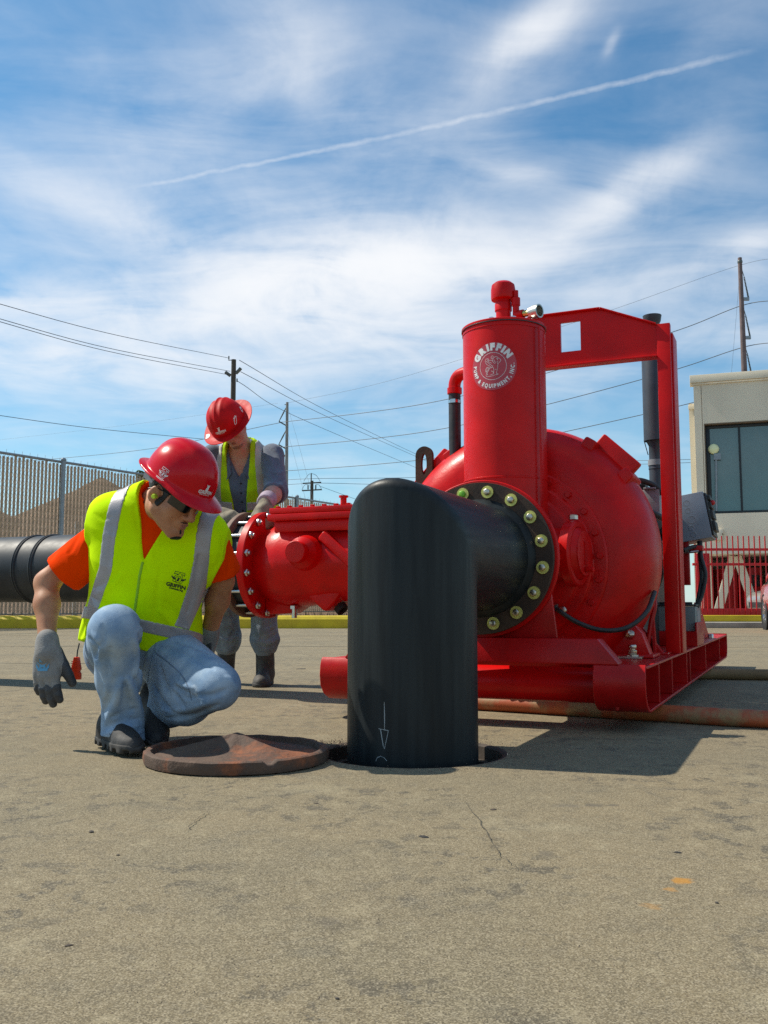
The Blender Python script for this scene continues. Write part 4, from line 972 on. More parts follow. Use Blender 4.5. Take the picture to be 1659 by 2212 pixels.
def s_ell(P, c, r, fr=None):
    q = P-A3(c)
    if fr is not None: q = q @ np.array(fr, f32).T
    r = A3(r); k0 = np.linalg.norm(q/r, axis=1); k1 = np.linalg.norm(q/(r*r), axis=1)
    return np.where(k1 > 1e-9, k0*(k0-1)/np.maximum(k1, 1e-9), -r.min())
def s_box(P, c, hs, rd=0.0, fr=None):
    q = P-A3(c)
    if fr is not None: q = q @ np.array(fr, f32).T
    q = np.abs(q)-(A3(hs)-rd); return np.linalg.norm(np.maximum(q, 0), axis=1)+np.minimum(q.max(1), 0)-rd
def smin(a, b, k): h = np.clip(.5+.5*(b-a)/k, 0, 1); return b+(a-b)*h-k*h*(1-h)
def smax(a, b, k): return -smin(-a, -b, k)
def union(k, *d):
    r = d[0]
    for x in d[1:]: r = smin(r, x, k)
    return r
def plane(P, p, n): n = A3(n)/np.linalg.norm(n); return (P-A3(p)) @ n
class Creases:
    """single folds drawn along the cloth: + sinks the surface, - raises it"""
    def __init__(s, bvh, lines, fat=1.0, near=2.6):
        s.L = []
        for pts, w, a in lines:
            w *= fat
            Q = []
            for q in (curve([(x, y, 0) for x, y in pts], 5) if len(pts) > 2 else [(x, y, 0) for x, y in pts]):
                p = at(q[0], q[1], near); d = at(q[0], q[1], near+1)-p; d /= np.linalg.norm(d); h = bvh.ray_cast(Vector(p), Vector(d), 4)
                if h[0] is not None: Q.append(np.array(h[0]))
            if len(Q) > 1: s.L.append((Q, w, a))
    def __call__(s, P):
        r = np.zeros(len(P), f32)
        for Q, w, a in s.L:
            Qa = np.array(Q); m = ((P > Qa.min(0)-3*w) & (P < Qa.max(0)+3*w)).all(1)
            if not m.any(): continue
            R_ = P[m]; d = None; n = len(Q)-1
            for i in range(n):
                e = 1.0 if n < 3 else min(1, .35+1.3*min(i+.5, n-i-.5)/n*2)
                c = s_cap(R_, Q[i], Q[i+1], 0, 0)/e; d = c if d is None else np.minimum(d, c)
            r[m] += a*np.exp(-(d/w)**2)
        return r
class Folds:
    """cloth folds: a few crossing ridged waves, stretched along a direction"""
    def __init__(s, seed, freq, along=None, stretch=.25, n=7):
        g = np.random.default_rng(seed); K = g.normal(size=(n, 3)); K /= np.linalg.norm(K, axis=1)[:, None]
        if along is not None:
            a = np.array(along, float); a /= np.linalg.norm(a); K = K-(K @ a)[:, None]*a*(1-stretch); 
        s.K = (K*freq*g.uniform(.6, 1.6, (n, 1))).astype(f32); s.p = g.uniform(0, 6.28, n).astype(f32)
    def __call__(s, P):
        r = np.zeros(len(P), f32)
        w = np.sin(P @ s.K[0]+s.p[0])*.9
        for k, p in zip(s.K[1:], s.p[1:]): r += 1-2*np.abs(np.sin(.5*(P @ k+p+w)))
        return r/(len(s.K)-1)
def head_frame(yaw, pitch, roll=0):
    """rows: left, forward, up.  yaw 0 faces the camera, + turns to the picture's right; pitch + looks down; roll + leans the crown to the picture's right"""
    sy, cy, sp_, cp = math.sin(yaw), math.cos(yaw), math.sin(pitch), math.cos(pitch)
    f = np.array([sy*cp, -cy*cp, -sp_]); t = np.array([sy*sp_, -cy*sp_, cp]); l = np.cross(f, t)*-1
    l = np.cross(t, f) if np.dot(np.cross(t, f), [cy, sy, 0]) > 0 else np.cross(f, t)
    c, s = math.cos(roll), math.sin(roll)
    return np.array([c*l-s*t, f, c*t+s*l])
class Head:
    def __init__(s, c, fr, sc=1.0): s.c = np.array(c, float); s.fr = np.array(fr); s.sc = sc
    def w(s, p): return s.c+s.sc*(np.array(p, float) @ s.fr)
    def loc(s, P): return ((P-A3(s.c)) @ s.fr.T.astype(f32))/s.sc
    def skin(s, P):
        q = s.loc(P); m = q*np.array([1, 1, 1], f32); ax = np.abs(q[:, 0]); h = np.stack([ax, q[:, 1], q[:, 2]], 1)     # mirrored half
        d = s_ell(q, (0, -.012, .045), (.074, .094, .084))
        d = smin(d, s_ell(q, (0, .028, -.022), (.063, .062, .088)), .03)
        d = smin(d, s_cap(h, (.050, .002, -.050), (.016, .074, -.098), .026, .020), .03)
        d = smin(d, s_ell(q, (0, .080, -.100), (.022, .018, .018)), .02)
        d = smin(d, s_cap(h, (.0, .083, .030), (.040, .072, .030), .014, .012), .018)
        d = smin(d, s_ell(h, (.044, .060, -.020), (.022, .022, .022)), .03)
        d = smax(d, -s_ell(h, (.033, .101, .010), (.020, .017, .013)), .010)
        d = smin(d, s_sph(h, (.032, .0735, .009), .0135), .004)
        d = smin(d, s_cap(q, (0, .088, .022), (0, .113, -.026), .0085, .0125), .012)
        d = smin(d, s_ell(h, (.0125, .098, -.032), (.0095, .012, .0085)), .008)
        d = smin(d, s_ell(q, (0, .086, -.058), (.026, .013, .013)), .014)
        d = smin(d, s_ell(q, (0, .0955, -.0585), (.021, .0075, .0048)), .005)
        d = smin(d, s_ell(q, (0, .0935, -.0695), (.018, .0080, .0058)), .005)
        d = smax(d, -s_box(q, (0, .104, -.0640), (.021, .010, .0010), .0008), .003)
        e = s_ell(h, (.078, -.012, -.008), (.0105, .021, .031), np.array([[.92, .38, 0], [-.38, .92, 0], [0, 0, 1]]))
        e = smax(e, -s_ell(h, (.089, -.005, -.006), (.0085, .012, .019)), .004); e = smin(e, s_sph(h, (.083, -.012, -.004), .006), .006)
        d = smin(d, e, .006)
        return d*s.sc
    def neck(s, P, base, r=.054): return s_cap(P, s.w((0, -.030, -.055)), base, r*s.sc, r*1.12*s.sc)
class Hand:
    """right or left hand: d to the finger tips, n out of the back, s to the thumb"""
    def __init__(s, wrist, d, n, thumb, size=1.0, curl=(.25, .35, .25), spread=.05, tcurl=.2, tout=.75):
        d = np.array(d, float); d /= np.linalg.norm(d); n = np.array(n, float); n -= d*(n @ d); n /= np.linalg.norm(n); t = np.array(thumb, float); t -= d*(t @ d)+n*(t @ n); t /= np.linalg.norm(t)
        s.o = np.array(wrist, float); s.d, s.n, s.t, s.z = d, n, t, size; s.fr = np.stack([t, d, n]); s.seg = []
        for k, (off, L, r, b0) in enumerate(((.030, .074, .0098, .088), (.010, .082, .0100, .093), (-.011, .076, .0096, .090), (-.030, .060, .0086, .080))):
            p = s.P(off, b0, .002); a = 0.0; sp = (off/.03)*spread; pts = [s.P(off*.8, b0-.045, -.002), p]
            for j, fr_ in enumerate((.46, .31, .23)):
                a += curl[j]*(1+.10*k); v = (d*math.cos(sp)+t*math.sin(sp))*math.cos(a)-n*math.sin(a); p = p+v*L*fr_*size; pts.append(p)
            s.seg.append((pts, [r*size*1.15, r*size*1.1, r*size*1.02, r*size*.95, r*size*.82]))
        b = s.P(.026, .022, -.008); v = d*math.cos(tout)+t*math.sin(tout)-n*.25; v /= np.linalg.norm(v); p1 = b+v*.042*size
        v2 = d*math.cos(tout-tcurl)+t*math.sin(tout-tcurl)-n*(.25+tcurl); v2 /= np.linalg.norm(v2); p2 = p1+v2*.034*size
        v3 = d*math.cos(tout-2*tcurl)+t*math.sin(tout-2*tcurl)-n*(.3+tcurl*1.5); v3 /= np.linalg.norm(v3); p3 = p2+v3*.026*size
        s.thumb = ([b, p1, p2, p3], [.016*size, .0130*size, .0112*size, .0095*size])
    def P(s, t, d, n): return s.o+s.z*(s.t*t+s.d*d+s.n*n)
    def sdf(s, P, g=0.0):
        d = s_ell(P, s.P(0, .055, -.002), np.array((.044, .056, .017))*s.z, s.fr)
        d = smin(d, s_box(P, s.P(.0, .062, 0), np.array((.040, .036, .013))*s.z, .012*s.z, s.fr), .012)
        d = smin(d, s_cap(P, s.P(0, -.02, 0), s.P(0, .02, 0), .027*s.z, .030*s.z), .02)
        f = None
        for pts, r in s.seg:
            e = None
            for i in range(len(pts)-1):
                c = s_cap(P, pts[i], pts[i+1], r[i], r[i+1]); e = c if e is None else smin(e, c, .004)
            f = e if f is None else smin(f, e, .0035)
        d = smin(d, f, .008); e = None
        for i in range(3):
            c = s_cap(P, s.thumb[0][i], s.thumb[0][i+1], s.thumb[1][i], s.thumb[1][i+1]); e = c if e is None else smin(e, c, .004)
        return smin(d, e, .012)-g
    def thumb_sdf(s, P): return np.minimum(s_cap(P, s.thumb[0][0], s.thumb[0][1], .018, .018), s_cap(P, s.thumb[0][1], s.thumb[0][3], .02, .02))
    def box(s, g=.02):
        q = np.array([p for pts, _ in s.seg for p in pts]+s.thumb[0]+[s.o-s.d*.05]); return q.min(0)-.035-g, q.max(0)+.035+g
class Torso:
    def __init__(s, pel, neck, left, sec, sh=None):
        s.p = np.array(pel, float); u = np.array(neck, float)-s.p; s.L = np.linalg.norm(u); s.u = u/s.L
        l = np.array(left, float); l -= s.u*(l @ s.u); s.l = l/np.linalg.norm(l); s.f = np.cross(s.l, s.u); s.fr = np.stack([s.l, s.f, s.u]); s.sec = np.array(sec); s.sh = sh
    def loc(s, P): return (P-A3(s.p)) @ s.fr.T.astype(f32)
    def w(s, a, b, c): return s.p+s.l*a+s.f*b+s.u*c
    def sdf(s, P, g=0.0, flare=0.0, k=.05):
        q = s.loc(P); c = q[:, 2]; wa = np.interp(c, s.sec[:, 0], s.sec[:, 1]); wb = np.interp(c, s.sec[:, 0], s.sec[:, 2]); b0 = np.interp(c, s.sec[:, 0], s.sec[:, 3])
        if flare: e = flare*np.clip((.25-c)/.3, 0, 1); wa = wa+e; wb = wb+e
        e = 2.4; kx = (np.abs(q[:, 0]/wa)**e+np.abs((q[:, 1]-b0)/wb)**e)**(1/e)
        d = ((kx-1)*np.minimum(wa, wb)).astype(f32)
        d = smax(d, np.maximum(c-s.sec[-1, 0], s.sec[0, 0]-c).astype(f32), .03)
        if s.sh:
            a, cc, bb, r = s.sh; d = smin(d, s_cap(q, (-a, bb, cc), (a, bb, cc), r, r), k); d = smin(d, s_cap(q, (-a*.75, bb, cc+.02), (0, bb, cc+.10), r*.7, r*.9), k); d = smin(d, s_cap(q, (a*.75, bb, cc+.02), (0, bb, cc+.10), r*.7, r*.9), k)
        return d-g
# ---- hard hats
def hard_hat(name, H, ctr, m, parent, org, full=False, sc=1.0, ax=.116, ay=.142, hz=.130):
    """shell with a gutter rim; a peak in front, or a brim all round"""
    n = 96; k = 22; V = []; F = []
    def sm(x, a, b): t = min(1, max(0, (x-a)/(b-a))); return t*t*(3-2*t)
    def dome(th, ps, ins=0.0):
        c, s = math.cos(ps)**.80, math.sin(ps)**.95
        x, y, z = (ax-ins)*c*math.cos(th), (ay-ins)*c*math.sin(th), (hz-ins)*s
        if not ins:
            if full:
                rd = 0
                for x0, a in ((0, .007), (-.036, .0045), (.036, .0045)): rd += a*math.exp(-((x-x0)/.0085)**2)
                w = sm(s, .25, .6)*(1 if y > -.12 else .3); x += rd*w*.3*math.copysign(1, x if abs(x) > .01 else 1)*abs(c)*.3; z += rd*w*s; y += rd*w*c*math.sin(th)
            else:
                band = sm(.062-abs(x)+.012*(y/.1), 0, .02)*sm(-y, -.115, -.02); z += .0075*band*s; y -= .006*band*c*max(0, -math.sin(th))
        return (x, y, z)
    def brim(th):
        f = math.sin(th)                        # 1 in front, -1 behind
        if full: return .048+.012*max(0, f)**2+.010*max(0, -f)**2, .012*max(0, f)**2-.004
        return .014+.034*sm(f, .30, .95)+.018*sm(-f, .40, 1.0), -.014*sm(f, .3, 1)+.004*sm(-f, .4, 1)-.004
    rows = []
    for i in range(k): rows.append([dome(2*PI*j/n, PI/2*(1-i/k)*.999+.0) for j in range(n)])
    rows.append([dome(2*PI*j/n, 0.0) for j in range(n)])
    for t_, dz in ((.15, -.002), (.45, 0), (.8, 0), (.97, -.001), (1.0, -.0035), (.97, -.006), (.5, -.005), (.0, -.004)):
        r_ = []
        for j in range(n):
            th = 2*PI*j/n; b_, z_ = brim(th); c, s = math.cos(th), math.sin(th); nx, ny = c/ax, s/ay; l_ = math.hypot(nx, ny); nx /= l_; ny /= l_
            curl = (.010*(t_**3) if full else .004*t_**3*(1 if s < .3 else .2))
            r_.append((ax*c+nx*b_*t_, ay*s+ny*b_*t_, z_*t_*1.0+curl+dz-.010*t_*(1 if not full else .6)))
        rows.append(r_)
    for i in range(8): rows.append([dome(2*PI*j/n, PI/2*i/8*.98, .004) for j in range(n)])
    for r_ in rows: V += r_
    for i in range(len(rows)-1):
        for j in range(n): F.append((i*n+j, i*n+(j+1) % n, (i+1)*n+(j+1) % n, (i+1)*n+j))
    Vw = [tuple(np.array(H.c)+sc*((np.array(v)+np.array(ctr)) @ H.fr)) for v in V]
    b = MB(); b.add(Vw, F); o = b.build(name, m, parent, org=org if parent else None, angle=50)
    o.location = (0, 0, 0)
    return o, BVHTree.FromPolygons(Vw, F)
# ---- emblems
BIRD = [(-.30, .62), (-.05, .55), (.02, .42), (.10, .40), (.22, .60), (.40, .52), (.46, .40), (.30, .38), (.28, .20), (.16, -.55), (.05, -.60), (.04, -.42), (-.05, -.58), (-.42, -.50), (-.34, -.20), (-.36, .0), (-.28, -.08), (-.16, .10), (-.22, .40)]
def tri_fan(poly):
    from mathutils.geometry import tessellate_polygon
    return list(poly), [tuple(t) for t in tessellate_polygon([[Vector((x, y, 0)) for x, y in poly]])]
def emblem75(w):
    seven = [(-.78, .95), (-.85, .50), (-.72, .58), (-.32, .58), (-.85, -.20)]
    s = [stroke2d([(-.85, .50), (-.78, 1.0), (.80, 1.0), (.85, .50), (.70, .66), (.30, .72), (.55, .30), (.72, -.05)], w),
         stroke2d([(-.85, .50), (-.70, .62), (-.28, .62), (-.62, .20), (-.85, -.12)], w), stroke2d([(.12, .98), (-.28, .50)], w), stroke2d([(-.82, -.35), (-.80, -.70), (-.30, -.82)], w), stroke2d([(.25, -.95), (.55, -.88), (.72, -.45)], w),
         stroke2d([(.46*math.cos(t), -.25+.60*math.sin(t)) for t in [2*PI*i/30 for i in range(31)]], w),
         xf2d(tri_fan(BIRD), .62, .0, -.25)]
    for sg in (-1, 1):
        s.append(tri_fan([(sg*.48, -.10), (sg*.48, -.42), (sg*.95, -.30), (sg*.98, .0)])); s.append(tri_fan([(sg*.90, .02), (sg*.95, -.20), (sg*1.25, -.02), (sg*1.10, .08), (sg*1.28, .26)]))
    return join2d(*s)
# ------------------------------------------------------------------ the crouching worker
def shoe(parent, org, heel, toe, shaft_top, m_up, m_sole, tilt=0.0, w=.048, lug=True, hshaft_r=.046, name='boot', h=.004):
    heel = np.array(heel, float); toe = np.array(toe, float); y = toe-heel; L = np.linalg.norm(y); y /= L
    x = np.cross(y, [0, 0, 1]); x /= np.linalg.norm(x); z = np.cross(x, y); fr = np.stack([x, y, z])
    fd = Folds(5, 90)
    def wd(t): return np.interp(t, [-.03, 0, .25*L, .45*L, .72*L, .92*L, L+.015], [w*.55, w*.78, w*.80, w*.78, w, w*.80, w*.35]).astype(f32)
    def up(P):
        q = (P-A3(heel)) @ fr.T.astype(f32); t = q[:, 1]; ht = np.interp(t, [-.02, .0, .10, .16, .22, L, L+.02], [.07, .10, .105, .085, .062, .052, .03]).astype(f32)
        kx = np.sqrt((q[:, 0]/wd(t))**2+(np.maximum(q[:, 2]-.022, 0)/np.maximum(ht-.022, .01))**2); d = (kx-1)*.040
        d = smax(d, np.maximum(-.028-t, t-L-.012), .02); d = np.maximum(d, .018-q[:, 2])
        d = smin(d, s_cap(P, heel+z*.07+y*.045, shaft_top, hshaft_r, hshaft_r), .03)
        q2 = np.abs(t-.19)
        return d+.0022*fd(P)
    def sole(P):
        q = (P-A3(heel)) @ fr.T.astype(f32); t = q[:, 1]; d = np.maximum(np.abs(q[:, 0])-wd(t)-.004, np.abs(q[:, 2]-.014)-.014)
        d = smax(d, np.maximum(-.034-t, t-L-.018), .02)
        if lug: d = np.maximum(d, .006+.012*(np.sin(t*125) > .15)-q[:, 2]-.006)
        return d
    pts = np.array([heel, toe, shaft_top]); lo, hi = pts.min(0)-.085, pts.max(0)+.085
    o, _ = sdf_obj(name, up, lo, hi, h, m_up, parent, org); sdf_obj('sole', sole, lo, hi, h, m_sole, o, org)
    return o
def glasses(parent, H, org):
    b = MB(); V = []; F = []; n = 40
    for off in (0, -.0022):
        for i in range(n+1):
            ph = R(-80+160*i/n); x = (.0745+off)*math.sin(ph); y = .034+(.069+off)*math.cos(ph)**.8
            top = .030-.004*abs(math.sin(ph)); low = -.016+.026*math.exp(-(x/.011)**2)+.012*abs(math.sin(ph))**3
            for k in range(5): V.append(H.w((x, y-.004*(1-k/4), low+(top-low)*k/4)))
    m = (n+1)*5
    for i in range(n):
        for k in range(4): F.append((i*5+k, (i+1)*5+k, (i+1)*5+k+1, i*5+k+1)); F.append((m+i*5+k, m+i*5+k+1, m+(i+1)*5+k+1, m+(i+1)*5+k))
        F.append((i*5+4, (i+1)*5+4, m+(i+1)*5+4, m+i*5+4)); F.append((i*5, m+i*5, m+(i+1)*5, (i+1)*5))
    b.add(V, F); g = b.build('safety_glasses', M['lens'], parent, org); g.location = (0, 0, 0)
    b = MB()
    for s in (-1, 1): b.tube([H.w((s*.0735, .040, .020)), H.w((s*.079, .01, .018)), H.w((s*.081, -.015, .016)), H.w((s*.078, -.045, -.005))], .0020, 6)
    b.build('temple_arm', M['black'], g, org).location = (0, 0, 0)
    b = MB(); b.tube([H.w((x, .036+.0705*math.cos(math.asin(max(-1, min(1, x/.0755))))**.8, .031-.004*abs(x/.0745))) for x in np.linspace(-.070, .070, 25)], .0018, 6); b.build('brow_bar', M['black'], g, org).location = (0, 0, 0)
    return g
def man1():
    O = np.array([-.86, 3.20, 0.0])
    N = np.array([-.775, 3.19, .822]); PV = np.array([-.885, 3.42, .33])
    SHr, SHl = np.array([-.985, 3.25, .752]), np.array([-.600, 3.23, .735])
    ELr, WRr = np.array([-1.188, 3.27, .560]), np.array([-1.142, 3.17, .345])
    ELl, WRl = np.array([-.582, 3.34, .570]), np.array([-.645, 3.44, .375])
    HPr, KNr, ANr = np.array([-.985, 3.41, .315]), np.array([-.862, 2.985, .405]), np.array([-.868, 3.145, .085])
    HPl, KNl, ANl = np.array([-.80, 3.37, .310]), np.array([-.535, 3.03, .222]), np.array([-.80, 3.34, .105])
    T = Torso(PV, N, SHl-SHr, [(-.10, .165, .115, 0), (.05, .172, .122, .01), (.20, .165, .125, .03), (.36, .185, .125, .025), (.46, .195, .112, .0), (.53, .15, .085, -.02), (.58, .08, .06, -.02)], (.165, .475, -.005, .062))
    H = Head((-.700, 3.055, .842), head_frame(R(62), R(33), R(0)), .98)
    hr = Hand(WRr, (.03, -.05, -1), (-.30, -.95, .05), (1, -.25, 0), 1.14, (.08, .18, .18), .10, .10, .45)
    hl = Hand(WRl, (-.25, .25, -.9), (.6, .7, 0), (-.6, .6, 0), 1.0)
    nk = T.w(0, -.02, .545)
    def arm_r(P): return union(.03, s_cap(P, SHr, ELr, .048, .0385), s_cap(P, ELr, ELr+(WRr-ELr)*.35, .0375, .0395), s_cap(P, ELr+(WRr-ELr)*.35, WRr, .0395, .0275))
    def arm_l(P): return union(.03, s_cap(P, SHl, ELl, .048, .0385), s_cap(P, ELl, ELl+(WRl-ELl)*.35, .0375, .0395), s_cap(P, ELl+(WRl-ELl)*.35, WRl, .0395, .0275))
    def body(P):
        d = smin(H.skin(P), H.neck(P, nk, .052), .025)
        d = smin(d, T.sdf(P, -.012), .03)
        d = smin(d, arm_r(P), .02); d = smin(d, arm_l(P), .02)
        d = smin(d, smin(hr.sdf(P, -.003), hl.sdf(P, -.003), .001), .01)
        for a, k, n_ in ((HPr, KNr, ANr), (HPl, KNl, ANl)): d = smin(d, union(.03, s_cap(P, a, k, .072, .050), s_cap(P, k, n_, .050, .034)), .03)
        return d
    root, _ = sdf_obj('person', body, (-1.30, 2.90, .03), (-.42, 3.62, 1.0), .0042, M['skin'], None, O, 1)
    tag(root, 'worker squatting by the rusty cover in orange shirt and bright yellow vest', 'person', 'two workers at the pump')
    # face
    sdf_obj('hair', lambda P: (lambda q: np.maximum(np.maximum(np.maximum(s_ell(q, (0, -.013, .043), (.080, .1005, .092)), q[:, 1]-.050+.25*np.maximum(.02-q[:, 2], 0)), -(q[:, 2]+.040-1.0*np.minimum(q[:, 1]+.020, .0))), -np.maximum(s_ell(np.stack([np.abs(q[:, 0]), q[:, 1], q[:, 2]], 1), (.080, -.010, -.008), (.03, .028, .036)), -1)))(H.loc(P)), H.c-.15, H.c+.15, .003, M['hair'], root, O)
    sb = np.array([[1, 0, 0], [0, .95, -.3], [0, .3, .95]])
    for sg in (-1, 1): sdf_obj('sideburn', lambda P: (lambda q: np.maximum(np.abs(Head.skin(H, P)-.001)-.0022, s_box(q, (.066*sg, .022, -.002), (.03, .0095, .036), .006, sb)))(H.loc(P)), H.c-.13, H.c+.13, .003, M['hair'], root, O)
    sdf_obj('goatee', lambda P: (lambda q: np.maximum(H.skin(P)-.0016, np.minimum(s_ell(q, (0, .092, -.112), (.024, .030, .013)), s_ell(q, (0, .105, -.085), (.006, .02, .010)))))(H.loc(P)), H.c-.18, H.c+.13, .003, M['hair'], root, O)
    sdf_obj('stubble', lambda P: (lambda q: np.maximum(H.skin(P)-.0006, s_ell(q, (0, .100, -.0505), (.022, .02, .0038))))(H.loc(P)), H.c-.18, H.c+.13, .003, M['beard'], root, O)
    sdf_obj('lips', lambda P: (lambda q: np.maximum(H.skin(P)-.0007, np.minimum(s_ell(q, (0, .098, -.0592), (.020, .02, .0042)), s_ell(q, (0, .098, -.0692), (.017, .02, .0050)))))(H.loc(P)), H.c-.16, H.c+.13, .0025, M['lips'], root, O)
    b = MB(); b.cyl(H.w((-.076, -.002, -.010)), H.w((-.092, .0, -.013)), .0080, .0078, n=16); b.build('ear_plug', M['plug'], root, O, bevel=.002).location = (0, 0, 0)
    glasses(root, H, O)
    hat, hb = hard_hat('hard_hat', H, (0, -.004, .064), M['hat'], root, O, False, .98, .113, .130, .128)
    b = MB(); b.add(*(lambda q: (q.v, q.f))(MB().prism([(-.022, -.022), (.020, -.022), (.030, .012), (-.030, .012)], H.w((-.0855, -.058, .040)), H.fr[1], H.fr[2], H.fr[0], .004))); b.sphere(H.w((-.087, -.05, .034)), .005)
    b.build('ratchet_band', M['ltgrey'], hat, O).location = (0, 0, 0)
    def on_hat(flat, p, ex, ey, name, m, H=H, hb=hb, par=hat):
        ex = np.array(ex, float) @ H.fr; ey = np.array(ey, float) @ H.fr; p = H.w(p); lay(flat, p, ex, ey, name, m, par, O, hb, -np.cross(ex, ey), .0012)
    on_hat(join2d(xf2d(emblem75(.085), .0165), stroke2d([(-.018, -.019), (.016, -.019)], .0016), stroke2d([(-.014, -.0225), (.012, -.0225)], .0013)), (-.16, .012, .098), (0, 1, .0), (.35, 0, .94), 'hat_emblem', M['white'])
    tx = text2d('GRIFFIN', .0165, .0006)
    on_hat(join2d(xf2d(tri_fan(BIRD), .0185, 0, .013), xf2d(tx, 1, 0, -.008), stroke2d([(-.022, -.0115), (.018, -.0115)], .0012)), (-.012, .21, .098), (1, 0, 0), (0, -.15, .98), 'hat_lettering', M['white'])
    # orange shirt: body and short sleeves
    fo = Folds(11, 26, (0, 0, 1), .5); fs = Folds(12, 42)
    dr = (ELr-SHr)/np.linalg.norm(ELr-SHr); dl = (ELl-SHl)/np.linalg.norm(ELl-SHl)
    SEr = SHr+dr*.215; SEl = SHl+dl*.165
    def shirt(P):
        q = T.loc(P); d = T.sdf(P, .006)
        s1 = np.maximum(s_cap(P, SHr+np.array([.03, 0, -.015]), SEr+dr*.04+np.array([.012, 0, -.012]), .070, .078), plane(P, SEr, dr*np.array([1, 1, 1])+np.array([-.10, 0, -.05])))
        s2 = np.maximum(s_cap(P, SHl+np.array([-.03, 0, -.01]), SEl+dl*.05, .072, .080), plane(P, SEl, dl+np.array([.05, -.1, 0])))
        d = smin(d, smin(s1, s2, .01), .02)+.0035*fs(P)+.002*fo(P)
        d = np.maximum(d, -s_cap(P, T.w(0, .01, .50), T.w(0, .03, .75), .056, .075))
        return np.maximum(d, -.085-q[:, 2])
    SC_ = lambda P: 0.0
    base_shirt = shirt; _, sb0 = mesh_bvh(base_shirt, (-1.32, 2.95, .25), (-.42, 3.60, .92), .011)
    SC_ = Creases(sb0, [([(185, 1125), (168, 1160), (150, 1195)], .010, .006), ([(188, 1150), (178, 1185), (165, 1215)], .010, -.005), ([(186, 1180), (182, 1215), (170, 1245)], .010, .006), ([(150, 1150), (130, 1180), (112, 1205)], .012, .004), ([(140, 1175), (150, 1215), (140, 1250)], .010, -.004), ([(486, 1185), (495, 1215), (490, 1245)], .010, .006), ([(500, 1190), (506, 1220), (503, 1245)], .009, -.005)])
    def shirt(P): return base_shirt(P)+SC_(P)
    sh, _ = sdf_obj('t_shirt', shirt, (-1.32, 2.95, .25), (-.42, 3.60, .92), .0055, M['orange'], root, O)
    # vest
    fv = Folds(21, 22, T.u, .18); fv2 = Folds(22, 60, T.u+.3*T.l, .3)
    def hem(q): return q[:, 2]-.62*np.maximum(q[:, 1], -.05)
    def vest_solid(P, g=.019):
        q = T.loc(P); low = np.clip((.30-q[:, 2])/.3, 0, 1)
        d = smin(T.sdf(P, g, .028), s_cap(P, SHl+np.array([-.05, 0, -.01]), SHl+dl*.11+np.array([.0, -.005, 0]), .067+g, .072+g), .03); d = smin(d, s_cap(P, SHr+np.array([.06, 0, .005]), SHr+np.array([-.03, 0, -.008]), .058+g, .056+g), .03)+VC(P)+(.0030+.0085*low)*fv(P)+.0014*fv2(P)
        return d
    VC = lambda P: 0.0
    def vest_cut(P, d, e=0.0):
        q = T.loc(P); a, b_, c = q[:, 0], q[:, 1], q[:, 2]
        edge = np.where(a < 0, np.interp(c, [0, .18, .28, .36, .42, .55], [.30, .26, .195, .215, .235, .25]), np.interp(c, [0, .18, .26, .33, .42, .55], [.30, .26, .20, .220, .248, .24])).astype(f32)
        d = np.maximum(d, np.abs(a-.004)-edge-e)
        v = np.maximum(np.abs(a-.004)-np.maximum((c-.405)*.36, 0)+e, -b_+.0)*.9
        d = np.maximum(d, -np.maximum(v, -(c-.405)))
        d = np.maximum(d, -(s_cap(P, T.w(0, -.03, .50), T.w(0, -.03, .75), .064, .08)+e))
        return np.maximum(d, -.026-e-hem(q)+.006*np.sin(38*a))
    def vest(P): return vest_cut(P, vest_solid(P))
    lo, hi = (-1.28, 2.90, .22), (-.45, 3.62, .92)
    _, vb0 = mesh_bvh(lambda P: vest_solid(P), (-1.28, 2.90, .22), (-.45, 3.62, .92), .010)
    VC = Creases(vb0, [([(243, 1150), (238, 1205), (225, 1260), (212, 1310)], .012, .004), ([(258, 1235), (232, 1255), (205, 1270)], .010, .006), ([(262, 1245), (236, 1268), (208, 1285)], .010, -.005),
        ([(300, 1090), (315, 1150), (330, 1205)], .010, -.004), ([(290, 1095), (303, 1160), (318, 1230)], .010, .004), ([(205, 1110), (222, 1120), (240, 1118)], .008, .003),
        ([(345, 1230), (338, 1300), (332, 1360)], .007, .004), ([(358, 1300), (380, 1330), (400, 1352)], .012, .006), ([(345, 1318), (372, 1348), (395, 1368)], .012, -.006), ([(430, 1200), (420, 1260), (405, 1320)], .014, .005), ([(462, 1130), (470, 1170), (462, 1215)], .014, -.004),
        ([(200, 1290), (225, 1305), (262, 1308)], .009, .005), ([(195, 1305), (225, 1318), (270, 1322)], .009, -.004), ([(185, 1345), (175, 1370), (165, 1390)], .012, .006), ([(172, 1345), (165, 1365), (158, 1385)], .010, -.006)])
    ve, vb = sdf_obj('safety_vest', vest, lo, hi, .0045, M['vest'], root, O, 1)
    def strip(reg):
        def f(P):
            d = np.maximum(vest_solid(P, .0218), -vest_solid(P, .008)); return np.maximum(vest_cut(P, d, -.004), reg(P, T.loc(P)))
        return f
    def vs(sg):
        def reg(P, q):
            c0 = np.interp(q[:, 2]-.15*np.maximum(q[:, 1], 0), [0, .10, .22, .33, .42, .55], [.172, .165, .142, .118, .128, .135] if sg < 0 else [.135, .150, .172, .188, .188, .175]).astype(f32)
            return np.maximum(np.abs(sg*q[:, 0]-c0)-.0245, .098-hem(q))
        return reg
    sdf_obj('reflective_strip', strip(vs(-1)), lo, hi, .0040, M['tape'], ve, O, 1); sdf_obj('reflective_strip', strip(vs(1)), lo, hi, .0040, M['tape'], ve, O, 1)
